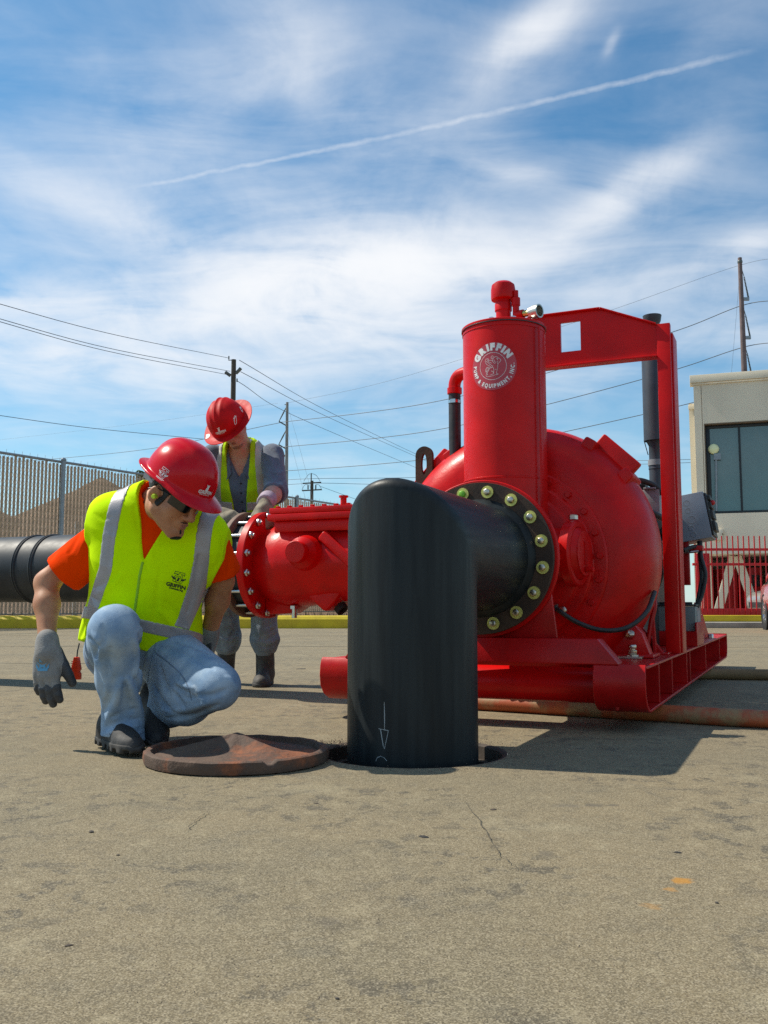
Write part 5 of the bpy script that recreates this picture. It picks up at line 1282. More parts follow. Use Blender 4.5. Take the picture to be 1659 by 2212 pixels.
    sdf_obj('reflective_strip', strip(lambda P, q: np.maximum(np.abs(hem(q)-.078+.006*np.sin(9*q[:, 0]+1))-.0235, .009-np.abs(q[:, 0]-.004))), lo, hi, .0040, M['tape'], ve, O, 1)
    sdf_obj('zipper', strip(lambda P, q: np.maximum(np.maximum(np.abs(q[:, 0]-.004)-.0052, -q[:, 1]), q[:, 2]-.408)), lo, hi, .0035, M['vestzip'], ve, O, 1)
    def on_vest(flat, px, py, ex, ey, name, m, par=ve):
        p = at(px, py, 3.0); lay(flat, p, ex, ey, name, m, par, O, vb, (0, 1, 0), .0015)
    rt = R(-15); ex = (math.cos(rt), 0, math.sin(rt)); ey = (-math.sin(rt), 0, math.cos(rt))
    logo = join2d(xf2d(emblem75(.075), .0265), xf2d(text2d('GRIFFIN', .0235, .0009), 1, -.004, -.0460), xf2d(text2d('Dewatering', .0125, .0004), 1, -.001, -.0565))
    on_vest(xf2d(logo, .74), 366, 1246, ex, ey, 'chest_print', M['black_print'])
    # jeans
    f1 = Folds(31, 40, (0, .2, 1), .2); f2 = Folds(32, 110)
    JC = lambda P: 0.0
    def jeans(P):
        pl = s_ell(P, PV+np.array([.0, .015, -.015]), (.178, .135, .135))
        kr = KNr+np.array([0, .012, -.012]); mr = KNr+(ANr-KNr)*.5+np.array([-.006, .012, 0])
        r1 = union(.03, s_cap(P, HPr, KNr, .106, .078), s_cap(P, kr, mr, .076, .068), s_cap(P, mr, ANr+np.array([-.004, .0, .02]), .068, .062), s_cap(P, ANr+np.array([-.004, 0, .02]), ANr+np.array([-.002, -.006, -.05]), .062, .074))
        r1 = np.maximum(r1, plane(P, ANr+np.array([0, 0, -.045]), (-.10, -.15, -1)))
        ml = KNl+(ANl-KNl)*.5
        l1 = union(.04, s_cap(P, HPl, KNl+np.array([.004, 0, .004]), .116, .066), s_cap(P, KNl+np.array([-.004, .006, -.014]), ml, .058, .076), s_cap(P, ml, ANl, .078, .066), s_cap(P, KNl+(HPl-KNl)*.25+np.array([0, 0, -.03]), KNl+(HPl-KNl)*.75+np.array([0, 0, -.07]), .070, .085))
        l1 = np.maximum(l1, plane(P, ANl+(ANl-KNl)*.06, ANl-KNl))
        return smin(smin(pl, r1, .03), l1, .022)+.0022*f1(P)+.0010*f2(P)+JC(P)
    _, jb0 = mesh_bvh(jeans, (-1.22, 2.84, .01), (-.38, 3.62, .52), .010)
    G = .017
    JC = Creases(jb0, [
        ([(192, 1378), (208, 1398), (205, 1420)], .008, G), ([(200, 1368), (216, 1392), (214, 1424)], .008, -G*.8), ([(222, 1352), (222, 1385), (206, 1402)], .007, G*.7),
        ([(262, 1468), (254, 1510), (228, 1560)], .009, -G), ([(276, 1466), (292, 1510), (306, 1545)], .010, -G), ([(268, 1478), (272, 1525), (262, 1568)], .013, G*1.1), ([(248, 1462), (236, 1505), (222, 1540)], .009, G), ([(290, 1462), (306, 1500), (314, 1530)], .008, G),
        ([(230, 1572), (258, 1560), (300, 1552)], .007, G*.9), ([(228, 1586), (260, 1577), (305, 1566)], .007, -G*.7), ([(240, 1548), (262, 1543), (290, 1530)], .007, G*.7),
        ([(302, 1342), (318, 1368), (332, 1380)], .009, G), ([(310, 1330), (326, 1354), (338, 1366)], .008, -G*.7), ([(300, 1372), (308, 1410), (302, 1448)], .010, G), ([(290, 1378), (297, 1420), (292, 1462)], .009, -G*.8),
        ([(205, 1440), (216, 1470), (222, 1500)], .008, G*.8), ([(238, 1400), (232, 1450), (238, 1495)], .010, G*.5),
        ([(340, 1378), (395, 1388), (470, 1418)], .008, G*.5), ([(342, 1396), (395, 1412), (462, 1446)], .008, G*.55), ([(350, 1362), (410, 1372), (480, 1400)], .008, -G*.4),
        ([(376, 1482), (392, 1492), (412, 1500)], .006, G*1.3), ([(380, 1474), (398, 1481), (420, 1486)], .006, -G), ([(392, 1502), (408, 1508), (428, 1503)], .006, G), ([(372, 1494), (388, 1512), (400, 1530)], .007, G), ([(424, 1503), (458, 1502), (488, 1490)], .008, G*.6),
        ([(345, 1440), (352, 1470), (366, 1500)], .010, G), ([(332, 1480), (352, 1520), (390, 1548)], .010, G*.9), ([(360, 1552), (420, 1545), (470, 1522)], .009, G*.7), ([(350, 1535), (400, 1532), (450, 1518)], .009, -G*.6), ([(490, 1462), (505, 1480), (512, 1490)], .008, -G*.9)], 1.08)
    je, jb = sdf_obj('jeans', jeans, (-1.22, 2.84, .01), (-.38, 3.62, .52), .0048, M['denim'], root, O, 1)
    def seam(pts, w=.004):
        Pw = []
        for px, py in [tuple(q[:2]) for q in curve([(x, y, 0) for x, y in pts], 8)]:
            p = at(px, py, 2.7); d = at(px, py, 4.0)-p; d /= np.linalg.norm(d); h_ = jb.ray_cast(Vector(p), Vector(d), 2)
            if h_[0] is not None: Pw.append(np.array(h_[0]))
        if len(Pw) > 3: b = MB(); b.tube(Pw, w/2, 6); b.build('seam', M['seam'], je, O).location = (0, 0, 0)
    seam([(343, 1352), (338, 1385), (330, 1415), (322, 1450), (318, 1485)]); seam([(335, 1408), (365, 1432), (392, 1458), (408, 1490), (414, 1512)]); seam([(338, 1412), (368, 1436), (396, 1462), (412, 1494)], .002); seam([(236, 1585), (258, 1597), (285, 1597), (312, 1580)], .003)
    shoe(root, O, (-.945, 3.215, .012), (-.79, 2.995, .012), (-.885, 3.16, .12), M['boot'], M['sole'])
    shoe(root, O, (-.845, 3.40, .10), (-.765, 3.17, .006), (-.815, 3.36, .17), M['boot'], M['sole'])
    # gloves
    def glove(h_, wr, el, lo_hi, star=False):
        ax_ = (el-wr)/np.linalg.norm(el-wr); lo_, hi_ = lo_hi
        def g(P):
            d = smin(h_.sdf(P, .0025), s_cap(P, wr+ax_*.01, wr-ax_*.02, .033, .033), .02); c = np.maximum(s_cap(P, wr-ax_*.03, wr+ax_*.02, .0335, .037), plane(P, wr+ax_*.004, ax_))
            c = c+.0012*np.sin(900*((P-A3(wr)) @ A3(ax_))); return smin(d, c, .008)
        o, bv = sdf_obj('work_glove', g, lo_, hi_, .003, M['glove'], root, O, 1)
        def dip(P):
            q = (P-A3(h_.o)) @ h_.fr.T.astype(f32)
            reg = np.minimum(.118*h_.z-.006*np.sin(q[:, 0]*160)-q[:, 1], np.minimum(h_.thumb_sdf(P), q[:, 2]+.010)); return np.maximum(h_.sdf(P, .0042), reg)
        sdf_obj('finger_coating', dip, lo_, hi_, .003, M['glove_dip'], o, O, 1)
        if star:
            pts = []
            for i in range(10): a = PI/2+PI*i/5; r = .025 if i % 2 == 0 else .011; pts.append((r*math.cos(a), r*.8*math.sin(a)))
            st_ = join2d(xf2d(tri_fan(pts), 1, 0, 0), tri_fan([(-.022, -.012), (.022, -.012), (.019, -.022), (-.019, -.022)]), tri_fan([(-.028, .004), (-.015, -.012), (-.024, -.014)]), tri_fan([(.028, .004), (.015, -.012), (.024, -.014)]))
            lay(st_, h_.P(0.0, .055, .06), h_.t, -h_.d, 'glove_print', M['glove_star'], o, O, bv, -h_.n, .0012)
    glove(hr, WRr, ELr, hr.box(), True); glove(hl, WRl, ELl, hl.box())
    # orange clip hanging from the belt
    p = at(166, 1418, 3.28)
    ck = empty('glove_clip', p+np.array([0, 0, -.08]), 0, 'small orange plastic glove clip hanging from the belt of the squatting worker', 'clip')
    b = MB(); b.prism([(-.009, .078), (.009, .078), (.017, .035), (.012, .028), (.017, .02), (.017, .0), (-.017, .0), (-.017, .02), (-.012, .028), (-.017, .035)], (0, -.009, 0), (1, 0, 0), (0, 0, 1), (0, 1, 0), .018); b.build('clip_body', M['clip'], ck, bevel=.003)
    b = MB(); b.tube([(0, 0, .076), (.002, .0, .10), (.004, .01, .125)], .0025, 6); b.build('cord', M['black'], ck)
    b = MB()
    for i in range(4): b.box((-.015, -.0105, .040+.007*i), (.015, -.0092, .043+.007*i))
    b.build('grip_rib', M['clip'], ck)
man1()
# ------------------------------------------------------------------ the worker standing behind the valve
def man2():
    O = np.array([-.85, 5.68, 0.0])
    PV = np.array([-.845, 5.80, .93]); N = np.array([-.862, 5.50, 1.435])
    SHr, SHl = np.array([-1.035, 5.53, 1.375]), np.array([-.672, 5.50, 1.375])
    ELr, WRr = np.array([-1.095, 5.46, 1.12]), np.array([-.965, 5.26, 1.02])
    ELl, WRl = np.array([-.622, 5.30, 1.135]), np.array([-.652, 5.055, 1.045])
    HPr, KNr, ANr = np.array([-.94, 5.80, .88]), np.array([-.975, 5.72, .46]), np.array([-.965, 5.78, .10])
    HPl, KNl, ANl = np.array([-.755, 5.80, .88]), np.array([-.730, 5.66, .46]), np.array([-.725, 5.70, .10])
    T = Torso(PV, N, SHl-SHr, [(-.12, .165, .12, 0), (.05, .17, .125, .01), (.20, .165, .125, .02), (.36, .18, .125, .015), (.46, .185, .11, .0), (.53, .13, .085, -.01), (.58, .07, .06, -.01)], (.150, .470, 0, .062))
    H = Head((-.905, 5.375, 1.540), head_frame(R(-4), R(52), R(-22)), 1.0)
    # left hand closes over the top of the valve, right hand rests on the rusty flange
    hl = Hand(WRl+np.array([0, -.01, -.02]), (.06, -.55, -.85), (.25, -.80, .55), (-1, -.1, .1), 1.12, (.45, .70, .5), .03, .35, .5)
    hr = Hand(WRr+np.array([.015, -.01, -.015]), (.80, -.45, -.25), (-.10, -.60, .80), (.1, .7, .6), 1.05, (.35, .55, .4), .03, .25, .5)
    nk = T.w(0, 0, .54)
    def body(P):
        d = smin(H.skin(P), H.neck(P, nk, .054), .025); d = smin(d, T.sdf(P, -.012), .03)
        for s_, e_, w_ in ((SHr, ELr, WRr), (SHl, ELl, WRl)): d = smin(d, union(.03, s_cap(P, s_, e_, .054, .046), s_cap(P, e_, e_+(w_-e_)*.35, .046, .0465), s_cap(P, e_+(w_-e_)*.35, w_, .0465, .031)), .02)
        d = smin(d, smin(hr.sdf(P, -.003), hl.sdf(P, -.003), .001), .01)
        for a, k, n_ in ((HPr, KNr, ANr), (HPl, KNl, ANl)): d = smin(d, union(.03, s_cap(P, a, k, .080, .052), s_cap(P, k, n_, .052, .036)), .03)
        return d
    root, _ = sdf_obj('person', body, (-1.25, 4.70, .05), (-.48, 6.0, 1.70), .0065, M['skin2'], None, O, 1)
    tag(root, 'worker standing behind the red valve, head bowed, blue grey shirt under a soiled vest', 'person', 'two workers at the pump')
    sdf_obj('hair', lambda P: (lambda q: np.maximum(np.maximum(s_ell(q, (0, -.013, .043), (.079, .100, .091)), q[:, 1]-.050), -(q[:, 2]+.035)))(H.loc(P)), H.c-.15, H.c+.15, .005, M['hair'], root, O)
    sdf_obj('lips', lambda P: (lambda q: np.maximum(H.skin(P)-.0008, np.minimum(s_ell(q, (0, .098, -.0592), (.020, .02, .0042)), s_ell(q, (0, .098, -.0692), (.017, .02, .0050)))))(H.loc(P)), H.c-.16, H.c+.13, .0035, M['lips'], root, O)
    sdf_obj('stubble', lambda P: (lambda q: np.maximum(H.skin(P)-.0010, s_ell(q, (0, .08, -.102), (.038, .045, .016))))(H.loc(P)), H.c-.18, H.c+.13, .004, M['stubble_fair'], root, O)
    hat, hb = hard_hat('hard_hat', H, (0, .004, .027), M['hat_old'], root, O, True, 1.0, .112, .136, .138)
    def on_hat(flat, p, ex, ey, name, m):
        ex = np.array(ex, float) @ H.fr; ey = np.array(ey, float) @ H.fr; p = H.w(p); lay(flat, p, ex, ey, name, m, hat, O, hb, -np.cross(ex, ey), .0015)
    on_hat(join2d(xf2d(tri_fan(BIRD), .022, 0, .016), xf2d(text2d('GRIFFIN', .019, .0008), 1, 0, -.009), stroke2d([(-.022, -.013), (.022, -.013)], .0015)), (.0, .22, .095), (1, 0, 0), (0, -.3, .95), 'hat_lettering', M['white'])
    k = join2d(*[stroke2d([(-.016+.004*i, -.008+.006*i), (.006+.004*i, .010-.004*i)], .003) for i in range(4)], stroke2d([(-.014, -.014), (.016, .006)], .005), stroke2d([(-.008, -.018), (.020, .0)], .004))
    on_hat(k, (.16, .055, .115), (-.25, -.9, 0), (-.5, 0, .86), 'hat_sticker', M['white_sticker']); on_hat(xf2d(k, 1.1), (.16, -.025, .095), (0, -1, 0), (-.5, 0, .86), 'hat_sticker', M['white_sticker'])
    on_hat(tri_fan(circle2d(.024, 20)), (-.135, .075, .10), (0, 1, 0), (1, 0, 0), 'hat_sticker', M['white_sticker']); on_hat(join2d(stroke2d([(-.006, .004), (.004, .006)], .004), stroke2d([(-.002, -.008), (.002, .004)], .004), stroke2d([(-.010, -.010), (.008, -.012)], .002)), (-.135, .075, .102), (0, 1, 0), (1, 0, 0), 'sticker_print', M['black_print'])
    on_hat(tri_fan([(-.014, -.022), (.014, -.022), (.012, .022), (-.012, .022)]), (-.20, .02, .11), (0, 1, 0), (.5, 0, .86), 'hat_sticker', M['green_sticker'])
    # shirt with rolled sleeves and an open collar
    fo = Folds(41, 26, (0, 0, 1), .45); fs = Folds(42, 48)
    def sleeve(P, s_, e_, w_):
        x = e_+(w_-e_)*.22; ax_ = (x-s_)/np.linalg.norm(x-s_)
        d = union(.03, s_cap(P, s_, e_, .072, .062), s_cap(P, e_, x, .062, .058)); u = (w_-e_)/np.linalg.norm(w_-e_)
        d = np.maximum(d, plane(P, x, u)); r = np.maximum(s_cap(P, x-u*.045, x, .065, .065), np.abs(plane(P, x-u*.020, u))-.024)
        return smin(d, r, .006)
    def shirt(P):
        q = T.loc(P); d = T.sdf(P, .009)
        d = smin(d, np.minimum(sleeve(P, SHr, ELr, WRr), sleeve(P, SHl, ELl, WRl)), .03)+.004*fo(P)+.003*fs(P)
        v = np.maximum(np.abs(q[:, 0])-np.maximum((q[:, 2]-.43)*.55, 0), -q[:, 1]); d = np.maximum(d, -np.maximum(v, .43-q[:, 2]))
        d = np.maximum(d, -s_cap(P, T.w(0, 0, .53), T.w(0, .02, .75), .060, .08)); return np.maximum(d, -.10-q[:, 2])
    base_s = shirt; _, sb0 = mesh_bvh(base_s, (-1.28, 5.0, .78), (-.46, 6.02, 1.62), .012); A = .012
    WC = Creases(sb0, [([(572, 960), (590, 985), (604, 1020)], .013, A), ([(580, 955), (602, 985), (612, 1015)], .012, -A*.7), ([(572, 990), (588, 1015), (600, 1045)], .012, A), ([(566, 1030), (590, 1040), (612, 1036)], .011, A), ([(568, 1045), (592, 1052), (614, 1046)], .010, -A*.7), ([(575, 1010), (598, 1022), (615, 1018)], .011, -A*.6),
        ([(520, 985), (524, 1030), (518, 1080)], .010, A*.6), ([(538, 1000), (534, 1045), (540, 1085)], .010, A*.6)])
    def shirt(P): return base_s(P)+WC(P)
    sh, sb = sdf_obj('work_shirt', shirt, (-1.28, 5.0, .78), (-.46, 6.02, 1.62), .0065, M['greyshirt'], root, O, 1)
    for sg in (-1, 1):
        b = MB(); pts = [T.w(sg*.066, -.03, .585), T.w(sg*.068, .03, .575), T.w(sg*.052, .085, .535), T.w(sg*.038, .125, .46)]
        V = []; F = []
        cv_ = curve(pts, 6)
        for i, p in enumerate(cv_):
            w_ = .045-.010*i/len(cv_); V += [p, p+T.l*sg*.028+T.f*.012-T.u*w_, p+T.l*sg*.030+T.f*.016-T.u*w_-T.l*.002, p+T.l*sg*.004+T.f*.006]
        m_ = 4
        for i in range(len(cv_)-1):
            for j in range(m_): F.append((i*m_+j, i*m_+(j+1) % m_, (i+1)*m_+(j+1) % m_, (i+1)*m_+j))
        b.add(V, F); b.build('collar', M['greyshirt'], sh, O).location = (0, 0, 0)
    b = MB(); p0, p1 = T.w(.012, .12, .40), T.w(.012, .14, .06); V = []
    for i in range(7):
        p = p0+(p1-p0)*i/6; h_ = sb.ray_cast(Vector(p+T.f*.2), Vector(-T.f), .5)
        if h_[0] is not None: b.cyl(np.array(h_[0])-T.f*.002, np.array(h_[0])+T.f*.003, .0055, n=10)
    b.build('shirt_button', M['dark'], sh, O).location = (0, 0, 0)
    # open vest
    fv = Folds(51, 24, T.u, .2); fv2 = Folds(52, 60)
    def solid(P, g): low = np.clip((.30-T.loc(P)[:, 2])/.3, 0, 1); return T.sdf(P, g, .022)+(.004+.006*low)*fv(P)+.002*fv2(P)
    def cut(P, d, e=0.0):
        q = T.loc(P); a, b_, c = q[:, 0], q[:, 1], q[:, 2]
        edge = np.interp(c, [-.1, .18, .30, .42, .55], [.24, .24, .190, .188, .195]).astype(f32); d = np.maximum(d, np.abs(a)-edge-e)
        gap = np.interp(c, [-.1, .1, .30, .45, .55], [.034, .030, .042, .062, .072]).astype(f32); d = np.maximum(d, -np.maximum(np.abs(a+.002)-gap+e, -b_))
        d = np.maximum(d, -(s_cap(P, T.w(0, -.01, .52), T.w(0, -.01, .75), .070, .085)+e)); return np.maximum(d, -.035-e-c)
    lo, hi = (-1.20, 5.20, .80), (-.50, 6.05, 1.62)
    ve, _ = sdf_obj('safety_vest', lambda P: cut(P, solid(P, .022)), lo, hi, .006, M['vest2'], root, O, 1)
    def strip(reg): return lambda P: np.maximum(cut(P, np.maximum(solid(P, .0265), -solid(P, .008)), -.004), reg(T.loc(P)))
    for sg in (-1, 1): sdf_obj('reflective_strip', strip(lambda q: np.maximum(np.abs(sg*q[:, 0]-np.interp(q[:, 2], [0, .2, .4, .55], [.150, .142, .132, .122]).astype(f32))-.0235, .262-q[:, 2])), lo, hi, .0055, M['tape2'], ve, O, 1)
    sdf_obj('reflective_strip', strip(lambda q: np.abs(q[:, 2]-.262-.15*np.maximum(-q[:, 1], 0))-.026), lo, hi, .0055, M['tape2'], ve, O, 1)
    # trousers bloused into laced boots
    f1 = Folds(61, 34, (0, 0, 1), .6); f2 = Folds(62, 60, (1, 0, 0), .6)
    def jeans(P):
        d = s_ell(P, PV+np.array([0, .01, -.03]), (.185, .145, .15))
        for a, k, n_ in ((HPr, KNr, ANr), (HPl, KNl, ANl)):
            c = k+(n_-k)*.52; d = smin(d, union(.03, s_cap(P, a, k, .104, .078), s_cap(P, k, c, .078, .080), s_cap(P, c, k+(n_-k)*.62, .082, .066)), .03)
        low = np.clip((.40-P[:, 2])/.15, 0, 1)
        return d+.006*f1(P)+(.004+.008*low)*f2(P)
    base_t = jeans; _, tb = mesh_bvh(base_t, (-1.18, 5.48, .16), (-.52, 6.05, 1.12), .012); A = .016
    TC = Creases(tb, [([(470, 1318), (492, 1330), (516, 1326)], .014, A), ([(468, 1345), (490, 1352), (514, 1342)], .012, -A*.7), ([(470, 1366), (492, 1376), (515, 1362)], .013, A), ([(476, 1386), (500, 1392), (512, 1380)], .010, A), ([(484, 1300), (498, 1345), (490, 1385)], .012, -A*.6),
        ([(550, 1318), (575, 1335), (604, 1328)], .014, A), ([(550, 1350), (572, 1362), (602, 1346)], .012, -A*.7), ([(552, 1372), (578, 1380), (604, 1366)], .013, A), ([(556, 1392), (582, 1398), (602, 1386)], .010, A), ([(588, 1300), (580, 1340), (592, 1380)], .012, A*.8), ([(562, 1310), (566, 1345), (558, 1380)], .011, -A*.6)])
    def jeans(P): return base_t(P)+TC(P)
    sdf_obj('trousers', jeans, (-1.18, 5.48, .16), (-.52, 6.05, 1.12), .0065, M['denim2'], root, O, 1)
    shoe(root, O, ANr+np.array([-.01, .06, -.10]), ANr+np.array([-.05, -.17, -.10]), ANr+np.array([0, -.02, .17]), M['boot2'], M['sole'], w=.052, lug=False, hshaft_r=.056, h=.006)
    shoe(root, O, ANl+np.array([.005, .06, -.10]), ANl+np.array([-.01, -.18, -.10]), ANl+np.array([0, -.02, .17]), M['boot2'], M['sole'], w=.052, lug=False, hshaft_r=.056, h=.006)
    def glove(h_, wr, el):
        ax_ = (el-wr)/np.linalg.norm(el-wr); lo_, hi_ = h_.box(.09)
        fd = Folds(71, 90)
        o, _ = sdf_obj('work_glove', lambda P: h_.sdf(P, .006)+.002*fd(P), lo_, hi_, .0045, M['glove_lea'], root, O, 1)
        sdf_obj('glove_cuff', lambda P: np.maximum(s_cap(P, wr-ax_*.03, wr+ax_*.09, .044, .054), np.abs(plane(P, wr+ax_*.028, ax_))-.045)+.0015*np.sin(300*((P-A3(wr)) @ A3(ax_))), lo_-.05, hi_+.05, .0045, M['cuff'], o, O, 1)
    glove(hl, WRl, ELl); glove(hr, WRr, ELr)
man2()
# ------------------------------------------------------------------ background: kerbs, fence, soil heaps, tree
b = MB(); b.prism([(0, 0), (0, .19), (.05, .25), (.14, .27), (.24, .25), (.28, .18), (.28, 0)], (-16, 19.65, 0), (0, 1, 0), (0, 0, 1), (1, 0, 0), 20.5); tag(b.build('yellow_kerb', M['yellow'], bevel=.01), kind='structure')
b = MB(); b.box((5.6, 20.0, 0), (40, 20.25, .12)); tag(b.build('grey_kerb', M['kerbgrey'], bevel=.015), kind='structure')
b = MB(); b.box((5.6, 20.252, 0), (40, 44, .115)); tag(b.build('pavement', M['kerbgrey']), kind='structure')
b = MB(); b.box((5.8, 21.0, .117), (40, 21.25, .26)); tag(b.build('yellow_kerb', M['yellow'], bevel=.02), kind='structure')

FA = np.array([-8.78, 21.1, 0]); FD = np.array([7.77, 11.9, 0]); FD /= np.linalg.norm(FD); FN = np.array([FD[1], -FD[0], 0])   # FN points to the camera side
if FN[1] > 0: FN = -FN
FH = 3.98; F0, F1 = -3.5, 19.5
def fence():
    root = empty('chain_link_fence', FA+FD*F0, 0, 'tall chain link fence filled with tan slats along the left side of the yard', 'fence')
    o0 = FA+FD*F0
    def W(s, z, off=0.0): return FD*(s-F0)+FN*off+np.array([0, 0, z])
    b = MB(); b.tube([W(F0, FH), W(F1, FH)], .032, 10); b.build('top_rail', M['galv'], root)
    b = MB(); b.tube([W(F0, .28), W(F1, .28)], .02, 8); b.build('bottom_wire', M['wire'], root)
    hm = None
    t0 = 1.62
    for k in range(-1, 7):
        s = t0+k*3.05
        if s > F1: continue
        if hm is None:
            b = MB(); b.lathe([(.057, 0), (.057, FH+.02), (.066, FH+.03), (.062, FH+.07), (.03, FH+.10), (.001, FH+.105)], (0, 0, 0), n=16); o = b.build('post', M['galv'], root); hm = o.data
        else: o = bpy.data.objects.new('post', hm); COL.objects.link(o); o.parent = root
        o.location = tuple(W(s, 0, .06))
    b = MB(); b.cyl(W(2.55, 0, -.5), W(2.55, 2.6, -.5), .07, n=12); b.build('stub_post', M['galv'], root)
    pitch = .105; n = int((F1-F0)/pitch); b = MB(); hm = None; rest = MB()
    for i in range(n):
        s = F0+.05+i*pitch; w = .066; t = .006
        V = [W(s-w/2, .30)-W(s, 0), W(s+w/2, .30)-W(s, 0), W(s+w/2, FH-.05)-W(s, 0), W(s-w/2, FH-.05)-W(s, 0)]
        if hm is None:
            b.add(V+[v+FN*t for v in V], [(0, 1, 2, 3), (7, 6, 5, 4), (0, 4, 5, 1), (1, 5, 6, 2), (2, 6, 7, 3), (3, 7, 4, 0)]); o = b.build('slat', M['slat'], root); hm = o.data
        else: o = bpy.data.objects.new('slat', hm); COL.objects.link(o); o.parent = root
        o.location = tuple(W(s, random.uniform(-.03, .02)))
    # the diamond wire weave, one joined part
    V = []; F = []; r = .0040; Hh = FH-.28; L = F1-F0
    def seg(p, q):
        d = q-p; d /= np.linalg.norm(d); a = np.cross(d, FN); o = len(V)
        for e in (p, q):
            for c in (a, -.5*a+.87*FN, -.5*a-.87*FN): V.append(e+c*r)
        for j in range(3): F.append((o+j, o+(j+1) % 3, o+3+(j+1) % 3, o+3+j))
    k = 1.55; step = pitch
    for sg in (1, -1):
        x = -Hh/k
        while x < L+Hh/k:
            xa, xb = x, x+Hh/k; za, zb = .28, FH
            if sg < 0: xa, xb = xb, xa
            p = [xa, za]; q = [xb, zb]
            def clip(p, q):
                for lim, side in ((0, 1), (L, -1)):
                    for e, f in ((p, q), (q, p)):
                        if (e[0]-lim)*side < 0:
                            if (f[0]-lim)*side <= 0: return False
                            t = (lim-e[0])/(f[0]-e[0]); e[1] += (f[1]-e[1])*t; e[0] = lim
                return True
            if clip(p, q): seg(W(F0+p[0], p[1], .012*sg+.010), W(F0+q[0], q[1], .012*sg+.010))
            x += step
    x = 0
    while x < L:
        seg(W(F0+x, FH, .01), W(F0+x+.01, FH+.10, .012)); x += pitch*2
    b = MB(); b.add(V, F); tag(b.build('wire_mesh', M['wire'], root), kind='stuff')
fence()
# weeds along the foot of the fence
V = []; F = []
for i in range(2600):
    s = random.uniform(F0, F1); p = FA+FD*s+FN*random.uniform(-.1, .5); h = random.uniform(.08, .40)*random.random()**.5; a = random.uniform(0, 6.28); w = random.uniform(.01, .03); o = len(V)
    V += [p+np.array([math.cos(a)*w, math.sin(a)*w, 0]), p-np.array([math.cos(a)*w, math.sin(a)*w, 0]), p+np.array([random.uniform(-.1, .1), random.uniform(-.1, .1), h])]; F.append((o, o+1, o+2))
b = MB(); b.add(V, F); tag(b.build('dry_weeds', M['weed']), kind='stuff')
def mound(px, py, Y, slope, name='soil_heap'):
    p = at(px, py, Y); h = p[2]; Rm = h/slope; n = 48; m = 16; V = [(0, 0, h)]; F = []
    for i in range(1, m+1):
        for j in range(n):
            t = 2*PI*j/n; r = Rm*i/m*(1+.04*math.sin(3*t+px)); z = h*(1-i/m)+.10*math.sin(5*t+i)*math.sin(2.1*i)*(i < m); z = z-.25*math.exp(-i*1.2); V.append((r*math.cos(t), r*math.sin(t), max(z, -.05)))
    for j in range(n): F.append((0, 1+j, 1+(j+1) % n))
    for i in range(m-1):
        for j in range(n): F.append((1+i*n+j, 1+(i+1)*n+j, 1+(i+1)*n+(j+1) % n, 1+i*n+(j+1) % n))
    b = MB(); b.add(V, F); return tag(b.build(name, M['dirt'], None, org=None), kind='structure'), b
for a in ((219, 1030, 44, .545), (-150, 1040, 41, .43), (352, 1022, 47, .40)):
    o, _ = mound(*a); p = at(*a[:3]); o.location = (p[0], p[1], 0)
def tree(px, py_top, Y, rad, label, nleaf=2600):
    p = at(px, py_top, Y); h = p[2]; root = empty('tree', (p[0], Y, 0), 0, label, 'tree')
    b = MB(); b.tube(curve([(0, 0, 0), (.06, 0, h*.3), (-.05, .05, h*.6), (.05, 0, h*.85)], 5), [.20-.15*i/15 for i in range(16)], 8)
    for i in range(7):
        a = random.uniform(0, 6.28); z = h*random.uniform(.45, .75); q = np.array([math.cos(a), math.sin(a), .7])*rad*random.uniform(.5, .8); b.tube([np.array([0, 0, z]), np.array([0, 0, z])+q*.5, np.array([0, 0, z])+q], [.07, .045, .015], 6)
    b.build('trunk', M['bark'], root)
    V = []; F = []; cl = []
    for i in range(26):
        v = np.array([random.gauss(0, 1), random.gauss(0, 1), random.gauss(0, 1)]); v /= np.linalg.norm(v); cl.append((np.array([0, 0, h-rad*1.15])+v*np.array([rad*.8, rad*.8, rad*.95])*random.uniform(.3, 1), rad*random.uniform(.18, .38)))
    for i in range(nleaf):
        c, r = random.choice(cl); v = np.array([random.gauss(0, 1), random.gauss(0, 1), random.gauss(0, 1)]); c2 = c+v/np.linalg.norm(v)*r*random.random()**.4; a, bb, d = frame_of(np.array([random.gauss(0, 1), random.gauss(0, 1), random.gauss(0, .6)])); s = random.uniform(.04, .10); o = len(V)
        V += [c2-a*s, c2-bb*s*.5, c2+a*s, c2+bb*s*.5]; F.append((o, o+1, o+2, o+3))
    b = MB(); b.add(V, F); b.build('crown', M['leaf'], root)
tree(322, 1002, 52, 1.1, 'small green tree top showing over the slatted fence beside the red hat')
